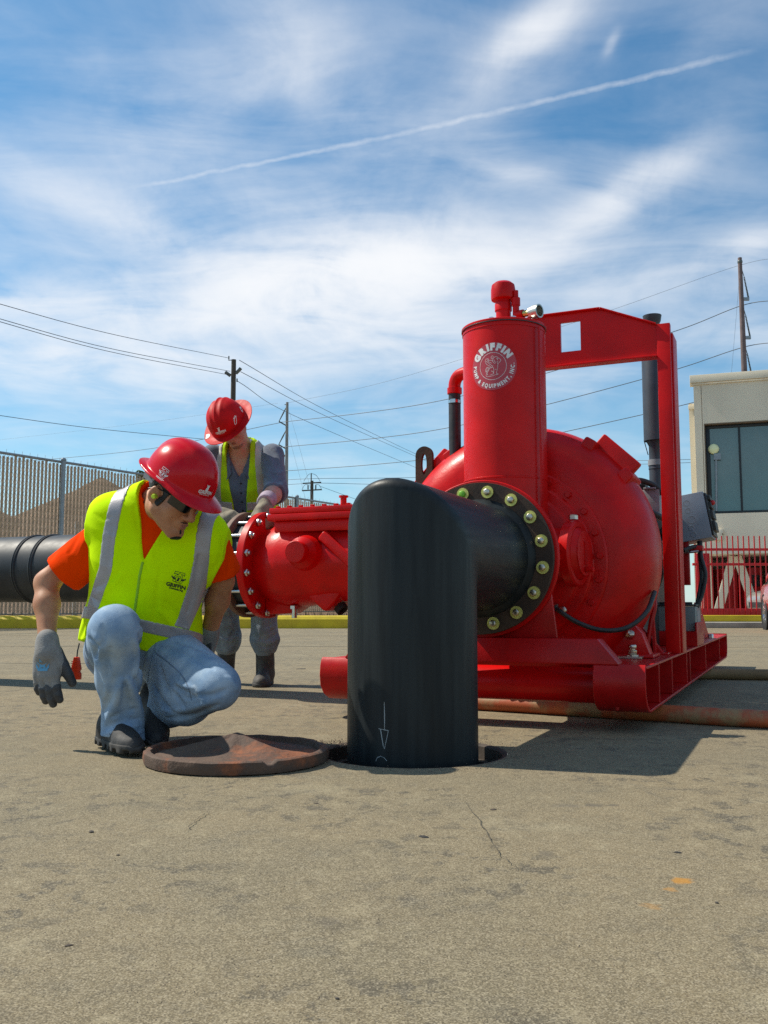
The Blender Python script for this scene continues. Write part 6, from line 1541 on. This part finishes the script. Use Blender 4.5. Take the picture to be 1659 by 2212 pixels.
# ------------------------------------------------------------------ utility poles
def pole1():
    Y = 40; p = at(505, 777, Y); r = empty('utility_pole', (p[0], Y, 0), 0, 'brown wooden utility pole rising behind the head of the standing worker', 'utility pole', 'utility poles')
    h = p[2]; b = MB(); b.tube([(0, 0, 0), (0, 0, h)], [.15, .105], 12); b.build('pole_shaft', M['wood'], r)
    for (dx, dz, sx) in ((-.24, -.62, -1), (.20, -.52, 1)):
        b = MB(); b.bar((0, 0, h-.72), (dx, 0, h+dz), .05, .05); b.build('bracket', M['insul'], r)
        b = MB(); b.tube([(dx-.10*sx, 0, h+dz-.10), (dx+.02*sx, 0, h+dz+.02), (dx+.12*sx, 0, h+dz+.14)] if sx > 0 else [(dx+.10, 0, h+dz-.10), (dx-.12, 0, h+dz+.06)], .075, 10); b.build('insulator', M['insul'], r)
    b = MB(); b.cyl((-.22, 0, h+.02), (-.22, 0, h+.16), .03, n=8); b.cyl((.16, 0, h-1.0), (.16, 0, h-.85), .03, n=8); b.bar((-.24, 0, h-.02), (.1, 0, h-.02), .03, .03); b.build('pin_insulator', M['insul'], r)
def pole2():
    Y = 70; p = at(620.5, 869, Y); r = empty('utility_pole', (p[0], Y, 0), 0, 'tall grey transmission pole right of the standing worker, with slanted insulators on its left', 'utility pole', 'utility poles')
    h = p[2]; b = MB(); b.tube([(0, 0, 0), (0, 0, h)], [.19, .10], 12); b.build('pole_shaft', M['greypole'], r)
    for z in (-1.5, -3.3, -5.1):
        b = MB(); b.bar((0, 0, h+z-.35), (-.62, 0, h+z), .09, .09); b.build('brace_insulator', M['insul'], r)
        b = MB(); b.tube([(0, 0, h+z+1.25), (-.30, 0, h+z+.65), (-.62, 0, h+z)], [.02, .055, .03], 8); b.build('hung_insulator', M['insul'], r)
    b = MB(); b.bar((-.2, 0, h-.18), (.1, 0, h-.18), .05, .05); b.build('top_bracket', M['insul'], r)
def pole3():
    Y = 95; p = at(674, 1022, Y); r = empty('utility_pole', (p[0], Y, 0), 0, 'small distant utility pole with two crossarms and looped jumpers, behind the fence', 'utility pole', 'utility poles')
    h = p[2]; b = MB(); b.tube([(0, 0, 0), (0, 0, h-.8)], [.22, .16], 10); b.tube([(-.08, 0, h-.8), (-.08, 0, h)], .06, 8); b.build('pole_shaft', M['wood'], r)
    for z, w in ((-1.0, .95), (-1.75, 1.0)):
        b = MB(); b.bar((-w, -.15, h+z-.1), (w, .15, h+z+.05), .12, .12); b.build('crossarm', M['wood'], r)
    for sg in (-1, 1):
        b = MB(); b.tube(curve([(-.08+.1*sg, 0, h-.05), (.45*sg, 0, h-.25), (.85*sg, 0, h-.85)], 6), .022, 6); b.tube(curve([(.35*sg, 0, h-1.2), (.75*sg, 0, h-1.25), (1.05*sg, 0, h-1.8)], 6), .022, 6); b.build('jumper_wire', M['cable'], r)
        b = MB(); b.cyl((.40*sg, 0, h-1.7), (.40*sg, 0, h-1.25), .07, n=8); b.build('insulator', M['insul'], r)
    b = MB(); b.bar((-.3, 0, h-3.6), (.5, 0, h-3.7), .08, .08); b.cyl((.45, 0, h-4.1), (.45, 0, h-3.8), .10, n=8); b.build('lower_bracket', M['insul'], r)
def pole4():
    Y = 50; p = at(1598, 557, Y); r = empty('utility_pole', (p[0], Y, 0), 0, 'tall brown transmission pole standing behind the beige building', 'utility pole', 'utility poles')
    h = p[2]; b = MB(); b.tube([(0, 0, 0), (0, 0, h)], [.25, .11], 14); b.build('pole_shaft', M['woodred'], r)
    b = MB(); b.lathe([(.125, 0), (.14, .05), (.14, .12), (.125, .16)], (0, 0, h-.32), n=12); b.build('pole_band', M['insul'], r)
    for z in (-2.45, -4.65, -6.8):
        b = MB(); b.box((.10, -.06, h+z), (.42, .06, h+z+.17)); b.build('arm', M['galv'], r)
        b = MB(); b.tube([(.10, 0, h+z+1.75), (.20, 0, h+z+1.35), (.385, 0, h+z+.2), (.42, 0, h+z)], [.02, .02, .045, .02], 8)
        for i in range(14): t = i/13; b.lathe([(.03, -.02), (.06, 0), (.03, .02)], np.array([.20, 0, h+z+1.3])*(1-t)+np.array([.38, 0, h+z+.22])*t, (.16, 0, -1), n=8)
        b.build('insulator_string', M['insul'], r)
pole1(); pole2(); pole3(); pole4()
# ------------------------------------------------------------------ overhead cables
def wire(pts, r, label):
    P = [at(x, y, Y) for x, y, Y in pts]; P = curve(P, 10) if len(P) > 2 else P
    far = lambda p: p[0] < 0 or p[0] > 1700 or p[0] in (1000, 1010)      # the cable goes on past the edge of the picture
    if far(pts[0]): d = P[0]-P[1]; P = [P[0]+d/np.linalg.norm(d)*30]+list(P)
    if far(pts[-1]): d = P[-1]-P[-2]; P = list(P)+[P[-1]+d/np.linalg.norm(d)*30]
    o = P[0].copy(); b = MB(); b.tube(P, r, 6)
    w = b.build('power_line', M['cable'], None, org=o); return tag(w, label, 'cable', 'overhead cables')
wire([(-60, 640, 24), (230, 719, 31), (492, 773, 40)], .010, 'topmost cable running from the left edge to the wooden pole')
wire([(-60, 672, 24), (230, 751, 31), (497, 802, 40)], .010, 'middle one of three cables running left from the wooden pole')
wire([(-60, 678, 24), (230, 758, 31), (495, 810, 40)], .010, 'lowest of three cables running left from the wooden pole')
wire([(517, 778, 40), (700, 884, 62), (903, 983, 92), (1010, 1030, 110)], .014, 'topmost cable sloping down right from the wooden pole')
wire([(520, 803, 40), (700, 897, 62), (903, 988, 92), (1010, 1034, 110)], .014, 'middle cable sloping down right from the wooden pole')
wire([(511, 822, 40), (640, 900, 60), (903, 1012, 92), (1010, 1058, 110)], .014, 'lowest cable sloping down right from the wooden pole')
wire([(-60, 889, 28), (200, 925, 33), (455, 950, 40)], .010, 'dark cable crossing the left sky above the slatted fence')
wire([(-60, 1004, 110), (130, 990, 100), (340, 967, 90), (605, 913, 70)], .022, 'cable rising from the fence top on the left to the transmission pole')
wire([(-60, 957, 100), (300, 915, 85), (600, 871, 70)], .006, 'very thin cable high over the left fence')
wire([(608, 912, 70), (800, 890, 64), (968, 862, 60), (1177, 807, 56), (1300, 767, 54), (1480, 708, 52), (1613, 657, 50), (1720, 648, 47)], .021, 'upper thick cable between the transmission poles, passing behind the red lifting frame')
wire([(607, 966, 70), (800, 948, 64), (968, 924, 60), (1177, 875, 56), (1392, 818, 53), (1489, 789, 52), (1618, 747, 50), (1720, 738, 47)], .021, 'middle thick cable between the transmission poles, passing behind the exhaust')
wire([(606, 1018, 70), (800, 1004, 64), (968, 985, 60), (1191, 939, 56), (1455, 880, 52), (1620, 836, 50)], .021, 'lower thick cable between the transmission poles, passing over the red volute')
wire([(622, 870, 70), (800, 833, 64), (1000, 775, 60), (1320, 670, 54), (1598, 573, 50), (1720, 555, 47)], .008, 'thin topmost cable reaching the tip of the brown transmission pole')
wire([(560, 1040, 105), (673, 1034, 95), (800, 1033, 100), (1000, 1030, 110)], .022, 'upper level cable at the small distant pole')
wire([(560, 1052, 105), (673, 1044, 95), (800, 1046, 100), (1000, 1050, 110)], .022, 'lower level cable at the small distant pole')
wire([(1370, 995, 100), (1470, 993, 95), (1720, 985, 90)], .025, 'upper distant level cable behind the exhaust pipe')
wire([(1370, 1003, 100), (1470, 1000, 95), (1720, 990, 90)], .025, 'lower distant level cable behind the exhaust pipe')
wire([(622, 880, 70), (652, 985, 60), (682, 1100, 52)], .007, 'first thin guy wire of the transmission pole behind the standing worker')
wire([(622, 935, 70), (645, 1020, 62), (668, 1110, 54)], .007, 'second thin guy wire of the transmission pole behind the standing worker')
wire([(1597, 600, 50), (1589, 700, 47), (1578, 830, 44)], .006, 'thin guy wire left of the brown transmission pole')
wire([(690, 1050, 95), (740, 1068, 98), (800, 1090, 100)], .018, 'short cable dropping right from the small distant pole')

# ------------------------------------------------------------------ beige office building on the right
def building():
    A = at(1497, 812, 28); A = np.array([A[0], A[1], 0]); S = np.array([.947, -.322, 0]); Nn = np.array([-.322, -.947, 0]); B = -Nn
    root = empty('office_building', A, math.atan2(S[1], S[0]), 'beige two storey building with a dark framed window band and an open ground floor', 'building')
    ht = at(1497, 812, 28)[2]; L = 14.0
    def sx(px):                     # distance along the wall of a sight line
        d = ray(px, 1106); M_ = np.array([[d[0], -S[0]], [d[1], -S[1]]]); t, s = np.linalg.solve(M_, A[:2]); return s
    def zz(px, py): s = sx(px); Y = A[1]+S[1]*s; return at(px, py, Y)[2]
    w0, w1 = sx(1527), 9.0; zt, zb = zz(1530, 915), zz(1530, 1110); z0 = zz(1560, 1196)
    b = MB(); D = .40
    b.box((0, 0, z0), (w0, D, ht-.24)); b.box((w0, 0, zt), (w1, D, ht-.24)); b.box((w0, 0, z0), (w1, D, zb)); b.box((w1, 0, z0), (L, D, ht-.24))
    b.build('wall', M['stucco'], root)
    b = MB(); b.box((0, D, z0), (.35, 10, ht-.24)); b.box((L-.35, D, z0), (L, 10, ht-.24)); b.box((.35, 9.6, z0), (L-.35, 10, ht-.24)); b.build('side_wall', M['stucco'], root)
    b = MB(); b.box((.36, D+.002, ht-.5), (L-.36, 9.59, ht-.3)); b.build('roof', M['kerbgrey'], root)
    b = MB(); b.box((.36, D+.002, z0), (L-.36, 9.59, z0+.25)); b.build('floor_slab', M['stucco'], root)
    b = MB(); b.box((-.10, -.10, ht-.238), (L+.1, .5, ht)); b.box((-.05, -.05, ht-.30), (L+.05, -.002, ht-.242)); b.build('parapet_cap', M['stucco'], root, bevel=.015)
    b = MB(); b.box((w0-.05, -.004, z0+.1), (w0-.035, -.001, ht-.32)); b.build('panel_joint', M['stuccod'], root)
    for x in (2.6, 5.2, 7.8, 10.4):
        b = MB(); b.box((x-.008, -.004, zt+.05), (x+.008, -.001, ht-.32)); b.box((x-.008, -.004, z0+.1), (x+.008, -.001, zb-.05)); b.build('panel_joint', M['stuccod'], root)
    b = MB(); b.box((w0+.001, .004, zt-.03), (w1-.001, .30, zt-.002)); b.box((w0+.001, .004, zb+.03), (w0+.03, .30, zt-.032)); b.build('window_reveal', M['stuccod'], root)
    fr = MB(); t = .10; x0, x1 = w0+.032, w1-.03; y0, y1 = .20, .30
    fr.box((x0, y0, zb+.002), (x1, y1, zb+.09)); fr.box((x0, y0, zt-.13), (x1, y1, zt-.032)); fr.box((x0, y0, zb+.09), (x0+.13, y1, zt-.13)); fr.box((x1-t, y0, zb+.09), (x1, y1, zt-.13))
    wf = fr.build('window_frame', M['frame'], root, bevel=.006)
    edges = [x0+.13]; x = sx(1604)
    while x < x1-.5: edges.append(x); x += 1.45
    edges.append(x1-t)
    for i, x in enumerate(edges[1:-1]):
        m = MB(); m.box((x-.03, y0+.005, zb+.091), (x+.03, y1, zt-.131)); m.build('mullion', M['frame'], wf)
    for a, c in zip(edges[:-1], edges[1:]):
        g = MB(); g.box((a+.002 if a == edges[0] else a+.031, .245, zb+.091), (c-.031 if c != edges[-1] else c-.002, .255, zt-.131)); g.build('pane', M['glass'], wf)
    # solid stand-in, added for a lamp that the window only reflects
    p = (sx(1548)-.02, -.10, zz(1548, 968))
    lb = MB(); lb.sphere((p[0], .17, p[2]), .16, 16, 10, (1, .5, 1)); lp = lb.build('lamp_reflection_globe', M['lamp_reflection'], root)
    lb = MB(); lb.tube([(p[0]+.04, .17, p[2]-.16), (p[0]+.06, .17, p[2]-.35), (p[0]+.02, .18, zb+.095)], .035, 8); lb.box((p[0]+.0, .12, p[2]-.34), (p[0]+.2, .20, p[2]-.15)); lb.build('lamp_reflection_post', M['galv'], root)
    # lower, set back: slanted legs, shaded rear wall
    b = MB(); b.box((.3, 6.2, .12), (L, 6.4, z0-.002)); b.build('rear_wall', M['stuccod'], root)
    def leg(p1, p2):
        q1 = np.array([sx(p1[0]), .9, zz(*p1)]); q2 = np.array([sx(p2[0]), 1.1, .116]); m = MB(); m.bar(q1+np.array([0, 0, .02]), q2, .26, .30, up=(0, 1, 0)); m.build('slanted_leg', M['stucco'], root, bevel=.01)
    leg((1583, 1199), (1541, 1340)); leg((1590, 1199), (1634, 1340)); leg((1690, 1199), (1656, 1340)); leg((1700, 1199), (1750, 1340))
    b = MB(); s = sx(1550); z = zz(1550, 1155); b.box((s-.13, -.12, z-.16), (s+.13, -.001, z+.16)); b.build('electric_box', M['stucco'], root, bevel=.01)
    b = MB(); b.box((s+.10, -.14, z-.02), (s+.14, -.121, z+.03)); b.build('box_handle', M['stuccod'], root)
    wg = empty('side_building', A+S*(-.02)+B*1.5, math.atan2(S[1], S[0]), 'narrow lower beige wall peeping out left of the office building', 'building')
    b = MB(); b.box((-.14, 0, 0), (.40, 6, ht-.55)); b.build('wall', M['stucco'], wg); b = MB(); b.box((-.16, -.06, ht-.75), (.40, -.002, ht-.60)); b.build('cornice', M['stucco'], wg, bevel=.01)
    def red_box(px0, px1, py, dep, label, cab=False):
        p = at(px0, py, dep); q = at(px1, py, dep); r = empty('red_cabinet' if cab else 'red_container', (p[0], p[1], .116), 0, label, 'cabinet' if cab else 'container'); w = q[0]-p[0]; h = p[2]-.116
        m = MB(); m.box((0, 0, 0), (w, 1.2, h)); m.build('box_shell', M['fencered'], r, bevel=.01)
        if cab:
            m = MB(); m.box((w*.2, -.03, h*.62), (w*.75, -.002, h*.85)); m.build('meter_face', M['dark'], r)
        else:
            n = int(w/.16); hm = None
            for i in range(n):
                if hm is None: m = MB(); m.box((0, -.05, .05), (.07, -.002, h-.05)); o = m.build('rib', M['fencered'], r); hm = o.data
                else: o = bpy.data.objects.new('rib', hm); COL.objects.link(o); o.parent = r
                o.location = (.04+.16*i, 0, 0)
    red_box(1560, 1592, 1228, 29.5, 'red ribbed container standing under the building behind the slanted legs')
    red_box(1618, 1646, 1226, 29, 'red cabinet with a dark meter face under the building', True)
    m = MB(); p = at(1538, 1215, 30.5)
    st = empty('white_louvre', (p[0], p[1], .116), 0, 'pale slatted screen behind the left slanted leg under the building', 'screen')
    hm = None
    for i in range(14):
        if hm is None: m.box((0, 0, 0), (.85, .03, .10)); o = m.build('louvre_slat', M['kerbgrey'], st); hm = o.data
        else: o = bpy.data.objects.new('louvre_slat', hm); COL.objects.link(o); o.parent = st
        o.location = (0, 0, .05+.13*i)
building()
# ------------------------------------------------------------------ red picket fence
def pickets():
    Y = 22.0; z0 = .118; p = at(1494, 1158, Y); x0 = p[0]; zt = p[2]; x1 = 17.0
    root = empty('picket_fence', (x0, Y, z0), 0, 'red metal picket fence in front of the beige building', 'fence')
    for py, hh in ((1187, .06), (1219, .06), (1322, .17)):
        z = at(1550, py, Y)[2]-z0; b = MB(); b.box((0, -.03, z-hh/2), (x1-x0, .03, z+hh/2)); b.build('rail', M['fencered'], root, bevel=.004)
    hm = None; n = int((x1-x0)/.128)
    for i in range(n):
        if hm is None:
            b = MB(); b.box((-.0125, -.0525, .03), (.0125, -.031, zt-z0)); o = b.build('picket', M['fencered'], root); hm = o.data
        else: o = bpy.data.objects.new('picket', hm); COL.objects.link(o); o.parent = root
        o.location = (.06+.128*i, 0, 0)
    hm = None
    for px in (1509, 1527):
        b = MB(); b.box((-.075 if px > 1515 else -.04, .032, 0), (.075 if px > 1515 else .04, .15, 1.60)); o = b.build('gate_post', M['fencered'], root, bevel=.005); o.location = (at(px, 1200, Y)[0]-x0, 0, 0)
    for x in (4.6, 7.2):
        b = MB(); b.box((-.04, .032, 0), (.04, .112, 1.9)); o = b.build('post', M['fencered'], root, bevel=.005); o.location = (x, 0, 0)
pickets()
# ------------------------------------------------------------------ parked cars
def car(name, loc, rz, paint, label):
    r = empty(name, loc, rz, label, 'car', 'parked cars'); hw = .86
    # stations along the length (x from the front): lower edge, belt line, half width
    st = [(-.02, .38, .56, .55), (.04, .26, .66, .70), (.22, .22, .74, .80), (.8, .22, .86, .86), (1.35, .22, .93, .87), (2.2, .22, .95, .87), (3.3, .22, .96, .87), (4.0, .24, .97, .84), (4.32, .30, .92, .74), (4.40, .42, .78, .66)]
    V = []; F = []; prof = [(0, 0, 0), (.9, 0, .0), (1.0, .25, 0), (1.03, .55, 0), (.98, .85, 0), (.86, 1.0, 0), (0, 1.03, 0)]
    ring = []
    for (x, zl, zh, w) in st:
        row = []
        for sg in (1, -1):
            seq = prof if sg > 0 else prof[::-1][1:-1]
            for (a, t, _) in seq: row.append((x, sg*a*w, zl+(zh-zl)*t))
        ring.append(row)
    n = len(ring[0])
    for row in ring: V += row
    for i in range(len(ring)-1):
        for j in range(n): F.append((i*n+j, i*n+(j+1) % n, (i+1)*n+(j+1) % n, (i+1)*n+j))
    F.append(tuple(range(n))); F.append(tuple((len(ring)-1)*n+j for j in range(n-1, -1, -1)))
    b = MB(); b.add(V, F); body = b.build('body', paint, r, angle=45)
    cab = [(1.25, .93, .78), (1.95, 1.38, .62), (2.3, 1.44, .60), (3.1, 1.42, .60), (3.75, 1.05, .72), (3.95, .95, .74)]
    def cabin(scale, z_off, nm, m, sel):
        V = []; F = []
        for (x, z, w) in cab: V += [(x, w*scale, z), (x, -w*scale, z), (x, -.80*scale, .90), (x, .80*scale, .90)]
        for i in range(len(cab)-1):
            for j in range(4): F.append((i*4+j, i*4+(j+1) % 4, (i+1)*4+(j+1) % 4, (i+1)*4+j))
        b = MB(); b.add(V, F); return b.build(nm, m, r, angle=30)
    cabin(1.0, 0, 'glasshouse', M['carglass'], None)
    b = MB(); b.prism([(1.98, 1.39), (2.3, 1.452), (3.1, 1.432), (3.3, 1.34), (3.1, 1.40), (2.3, 1.42)], (0, -.61, 0), (1, 0, 0), (0, 0, 1), (0, 1, 0), 1.22); b.build('roof_panel', paint, r, bevel=.02)
    b = MB()
    for s in (-1, 1):
        b.bar((1.27, .785*s, .94), (1.96, .625*s, 1.40), .05, .05); b.bar((2.62, .79*s, .93), (2.62, .615*s, 1.42), .07, .05); b.bar((3.78, .73*s, 1.03), (3.2, .61*s, 1.40), .07, .06)
    b.build('pillar', paint, r, bevel=.008)
    hm = None
    for (x, s) in ((.88, 1), (.88, -1), (3.42, 1), (3.42, -1)):
        w = MB(); w.lathe([(.20, -.10), (.30, -.105), (.325, -.09), (.33, 0), (.325, .09), (.30, .105), (.20, .10)], (0, 0, 0), (0, 1, 0), n=40, closed=True); o = w.build('wheel', M['tyre'], r); o.location = (x, s*.78, .33)
        q = MB(); q.lathe([(.205, -.02), (.205, .10*1), (.185, .10), (.17, .06), (.05, .07), (.04, .085), (.001, .085)], (0, 0, 0), (0, s, 0), n=40)
        for i in range(7): a = 2*PI*i/7; q.bar((0.04*math.cos(a), s*.08, .04*math.sin(a)), (.19*math.cos(a), s*.095, .19*math.sin(a)), .045, .02, up=(0, 1, 0))
        q.build('rim', M['rim'], o)
        k = MB(); V = []; 
        k.lathe([(.335, 0), (.375, 0), (.372, .02), (.335, .02)], (x, s*.868, .33), (0, s, 0), n=40, closed=True); k.build('wheel_arch', M['tyre'], r)
    for s in (-1, 1):
        b = MB(); b.sphere((.13, .56*s, .60), .10, 14, 10, (.9, 1.5, .8)); b.build('headlight', M['steel'], r)
        b = MB(); b.box((1.45, .88*s-.02, .90), (1.62, .88*s+.10*s+.001, 1.02)) if s > 0 else b.box((1.45, -.98, .90), (1.62, -.86, 1.02)); b.build('mirror', paint, r, bevel=.02)
    b = MB(); b.box((-.035, -.45, .30), (.0, .45, .46)); b.build('grille', M['dark'], r, bevel=.01)
    return r
p = at(1603, 1300, 26.5); car('parked_car', (p[0]+.45, p[1], .116), R(8), M['carsilver'], 'silver car parked under the building behind the red picket fence')
th = R(14); wp = np.array([7.66, 18.5]); cp0 = wp-3.42*np.array([math.sin(th), math.cos(th)])-.78*np.array([-math.cos(th), math.sin(th)])
car('parked_car', (cp0[0], cp0[1], 0), PI/2-th, M['carred'], 'bright red car cut by the right edge of the picture')
# ------------------------------------------------------------------ loose bits on the concrete
def pebble(px, py, s, flat, m, nm='pebble', label='small dark pebble lying on the open concrete'):
    g = ground(px, py); b = MB(); V = []; n = 7
    for k, (rr, z) in enumerate(((.75, 0), (1.0, .35), (.8, .8), (.3, 1.0))):
        for j in range(n): t = 2*PI*j/n+k*.3; q = s*rr*random.uniform(.75, 1.15); V.append((q*math.cos(t)*1.4, q*math.sin(t), z*s*flat))
    F = [(i*n+j, i*n+(j+1) % n, (i+1)*n+(j+1) % n, (i+1)*n+j) for i in range(3) for j in range(n)]+[tuple(range(3*n, 4*n)), tuple(range(n-1, -1, -1))]
    b.add(V, F); o = b.build(nm, m, None, org=None); o.location = (g[0], g[1], .0); o.rotation_euler = (0, 0, random.uniform(0, 6)); return tag(o, label, nm.replace('_', ' '), 'loose bits on the concrete')
pebble(197, 1798, .0052, .8, M['stone'], label='dark pebble out on the open concrete at the far left'); pebble(1548, 1951, .003, .8, M['stone'], label='tiny pebble near the orange rust stain at the right')
pebble(728, 2158, .0025, .8, M['stone'], label='tiny pebble at the bottom of the picture, middle'); pebble(255, 1848, .0028, .8, M['stone'], label='tiny pebble below and right of the far left dark pebble')
pebble(915, 1808, .0085, .28, M['shaft'], 'bark_chip', 'thin dark chip lying on the concrete in front of the black pipe')
pebble(148, 2043, .0045, .35, M['bark'], 'wood_chip', 'brown wood chip near the lower left corner'); pebble(1464, 1842, .006, .3, M['shaft'], 'dark_flake', 'flat dark flake right of centre on the concrete')
pebble(1066, 1749, .007, .3, M['bark'], 'dry_leaf', 'curled brown scrap below the shadow of the pipe'); pebble(683, 1736, .005, .3, M['bark'], 'dry_leaf', 'brown scrap in front of the rusty cover')
pebble(712, 1452, .022, .5, M['shaft'], 'dirt_clod', 'dark clod left of the near skid nose'); pebble(651, 1445, .03, .12, M['shaft'], 'dirt_clod', 'flat dark smear of dirt behind the boot of the standing worker')
def grit():
    V = []; F = []
    def one(x, y, s):
        o = len(V); a = random.uniform(0, 6.28)
        for j in range(3): V.append((x+s*math.cos(a+2.1*j), y+s*math.sin(a+2.1*j), 0))
        V.append((x, y, s*1.1)); F.extend([(o, o+1, o+3), (o+1, o+2, o+3), (o+2, o, o+3)])
    for i in range(1500):
        t = random.uniform(0, 6.28); r = HR+.02+abs(random.gauss(0, .05)); one(HOLE[0]+r*math.cos(t), HOLE[1]+r*math.sin(t), random.uniform(.0008, .0028))
    for i in range(900):
        x, y = random.gauss(-.28, .10), random.gauss(3.30, .05); one(x, y, random.uniform(.001, .0035))
    for i in range(2600):
        y = .95+random.random()**1.5*3.0; x = random.uniform(-.45, .45)*y; one(x, y, random.uniform(.0005, .0016))
    b = MB(); b.add(V, F); tag(b.build('grit', M['grit']), kind='stuff')
grit()
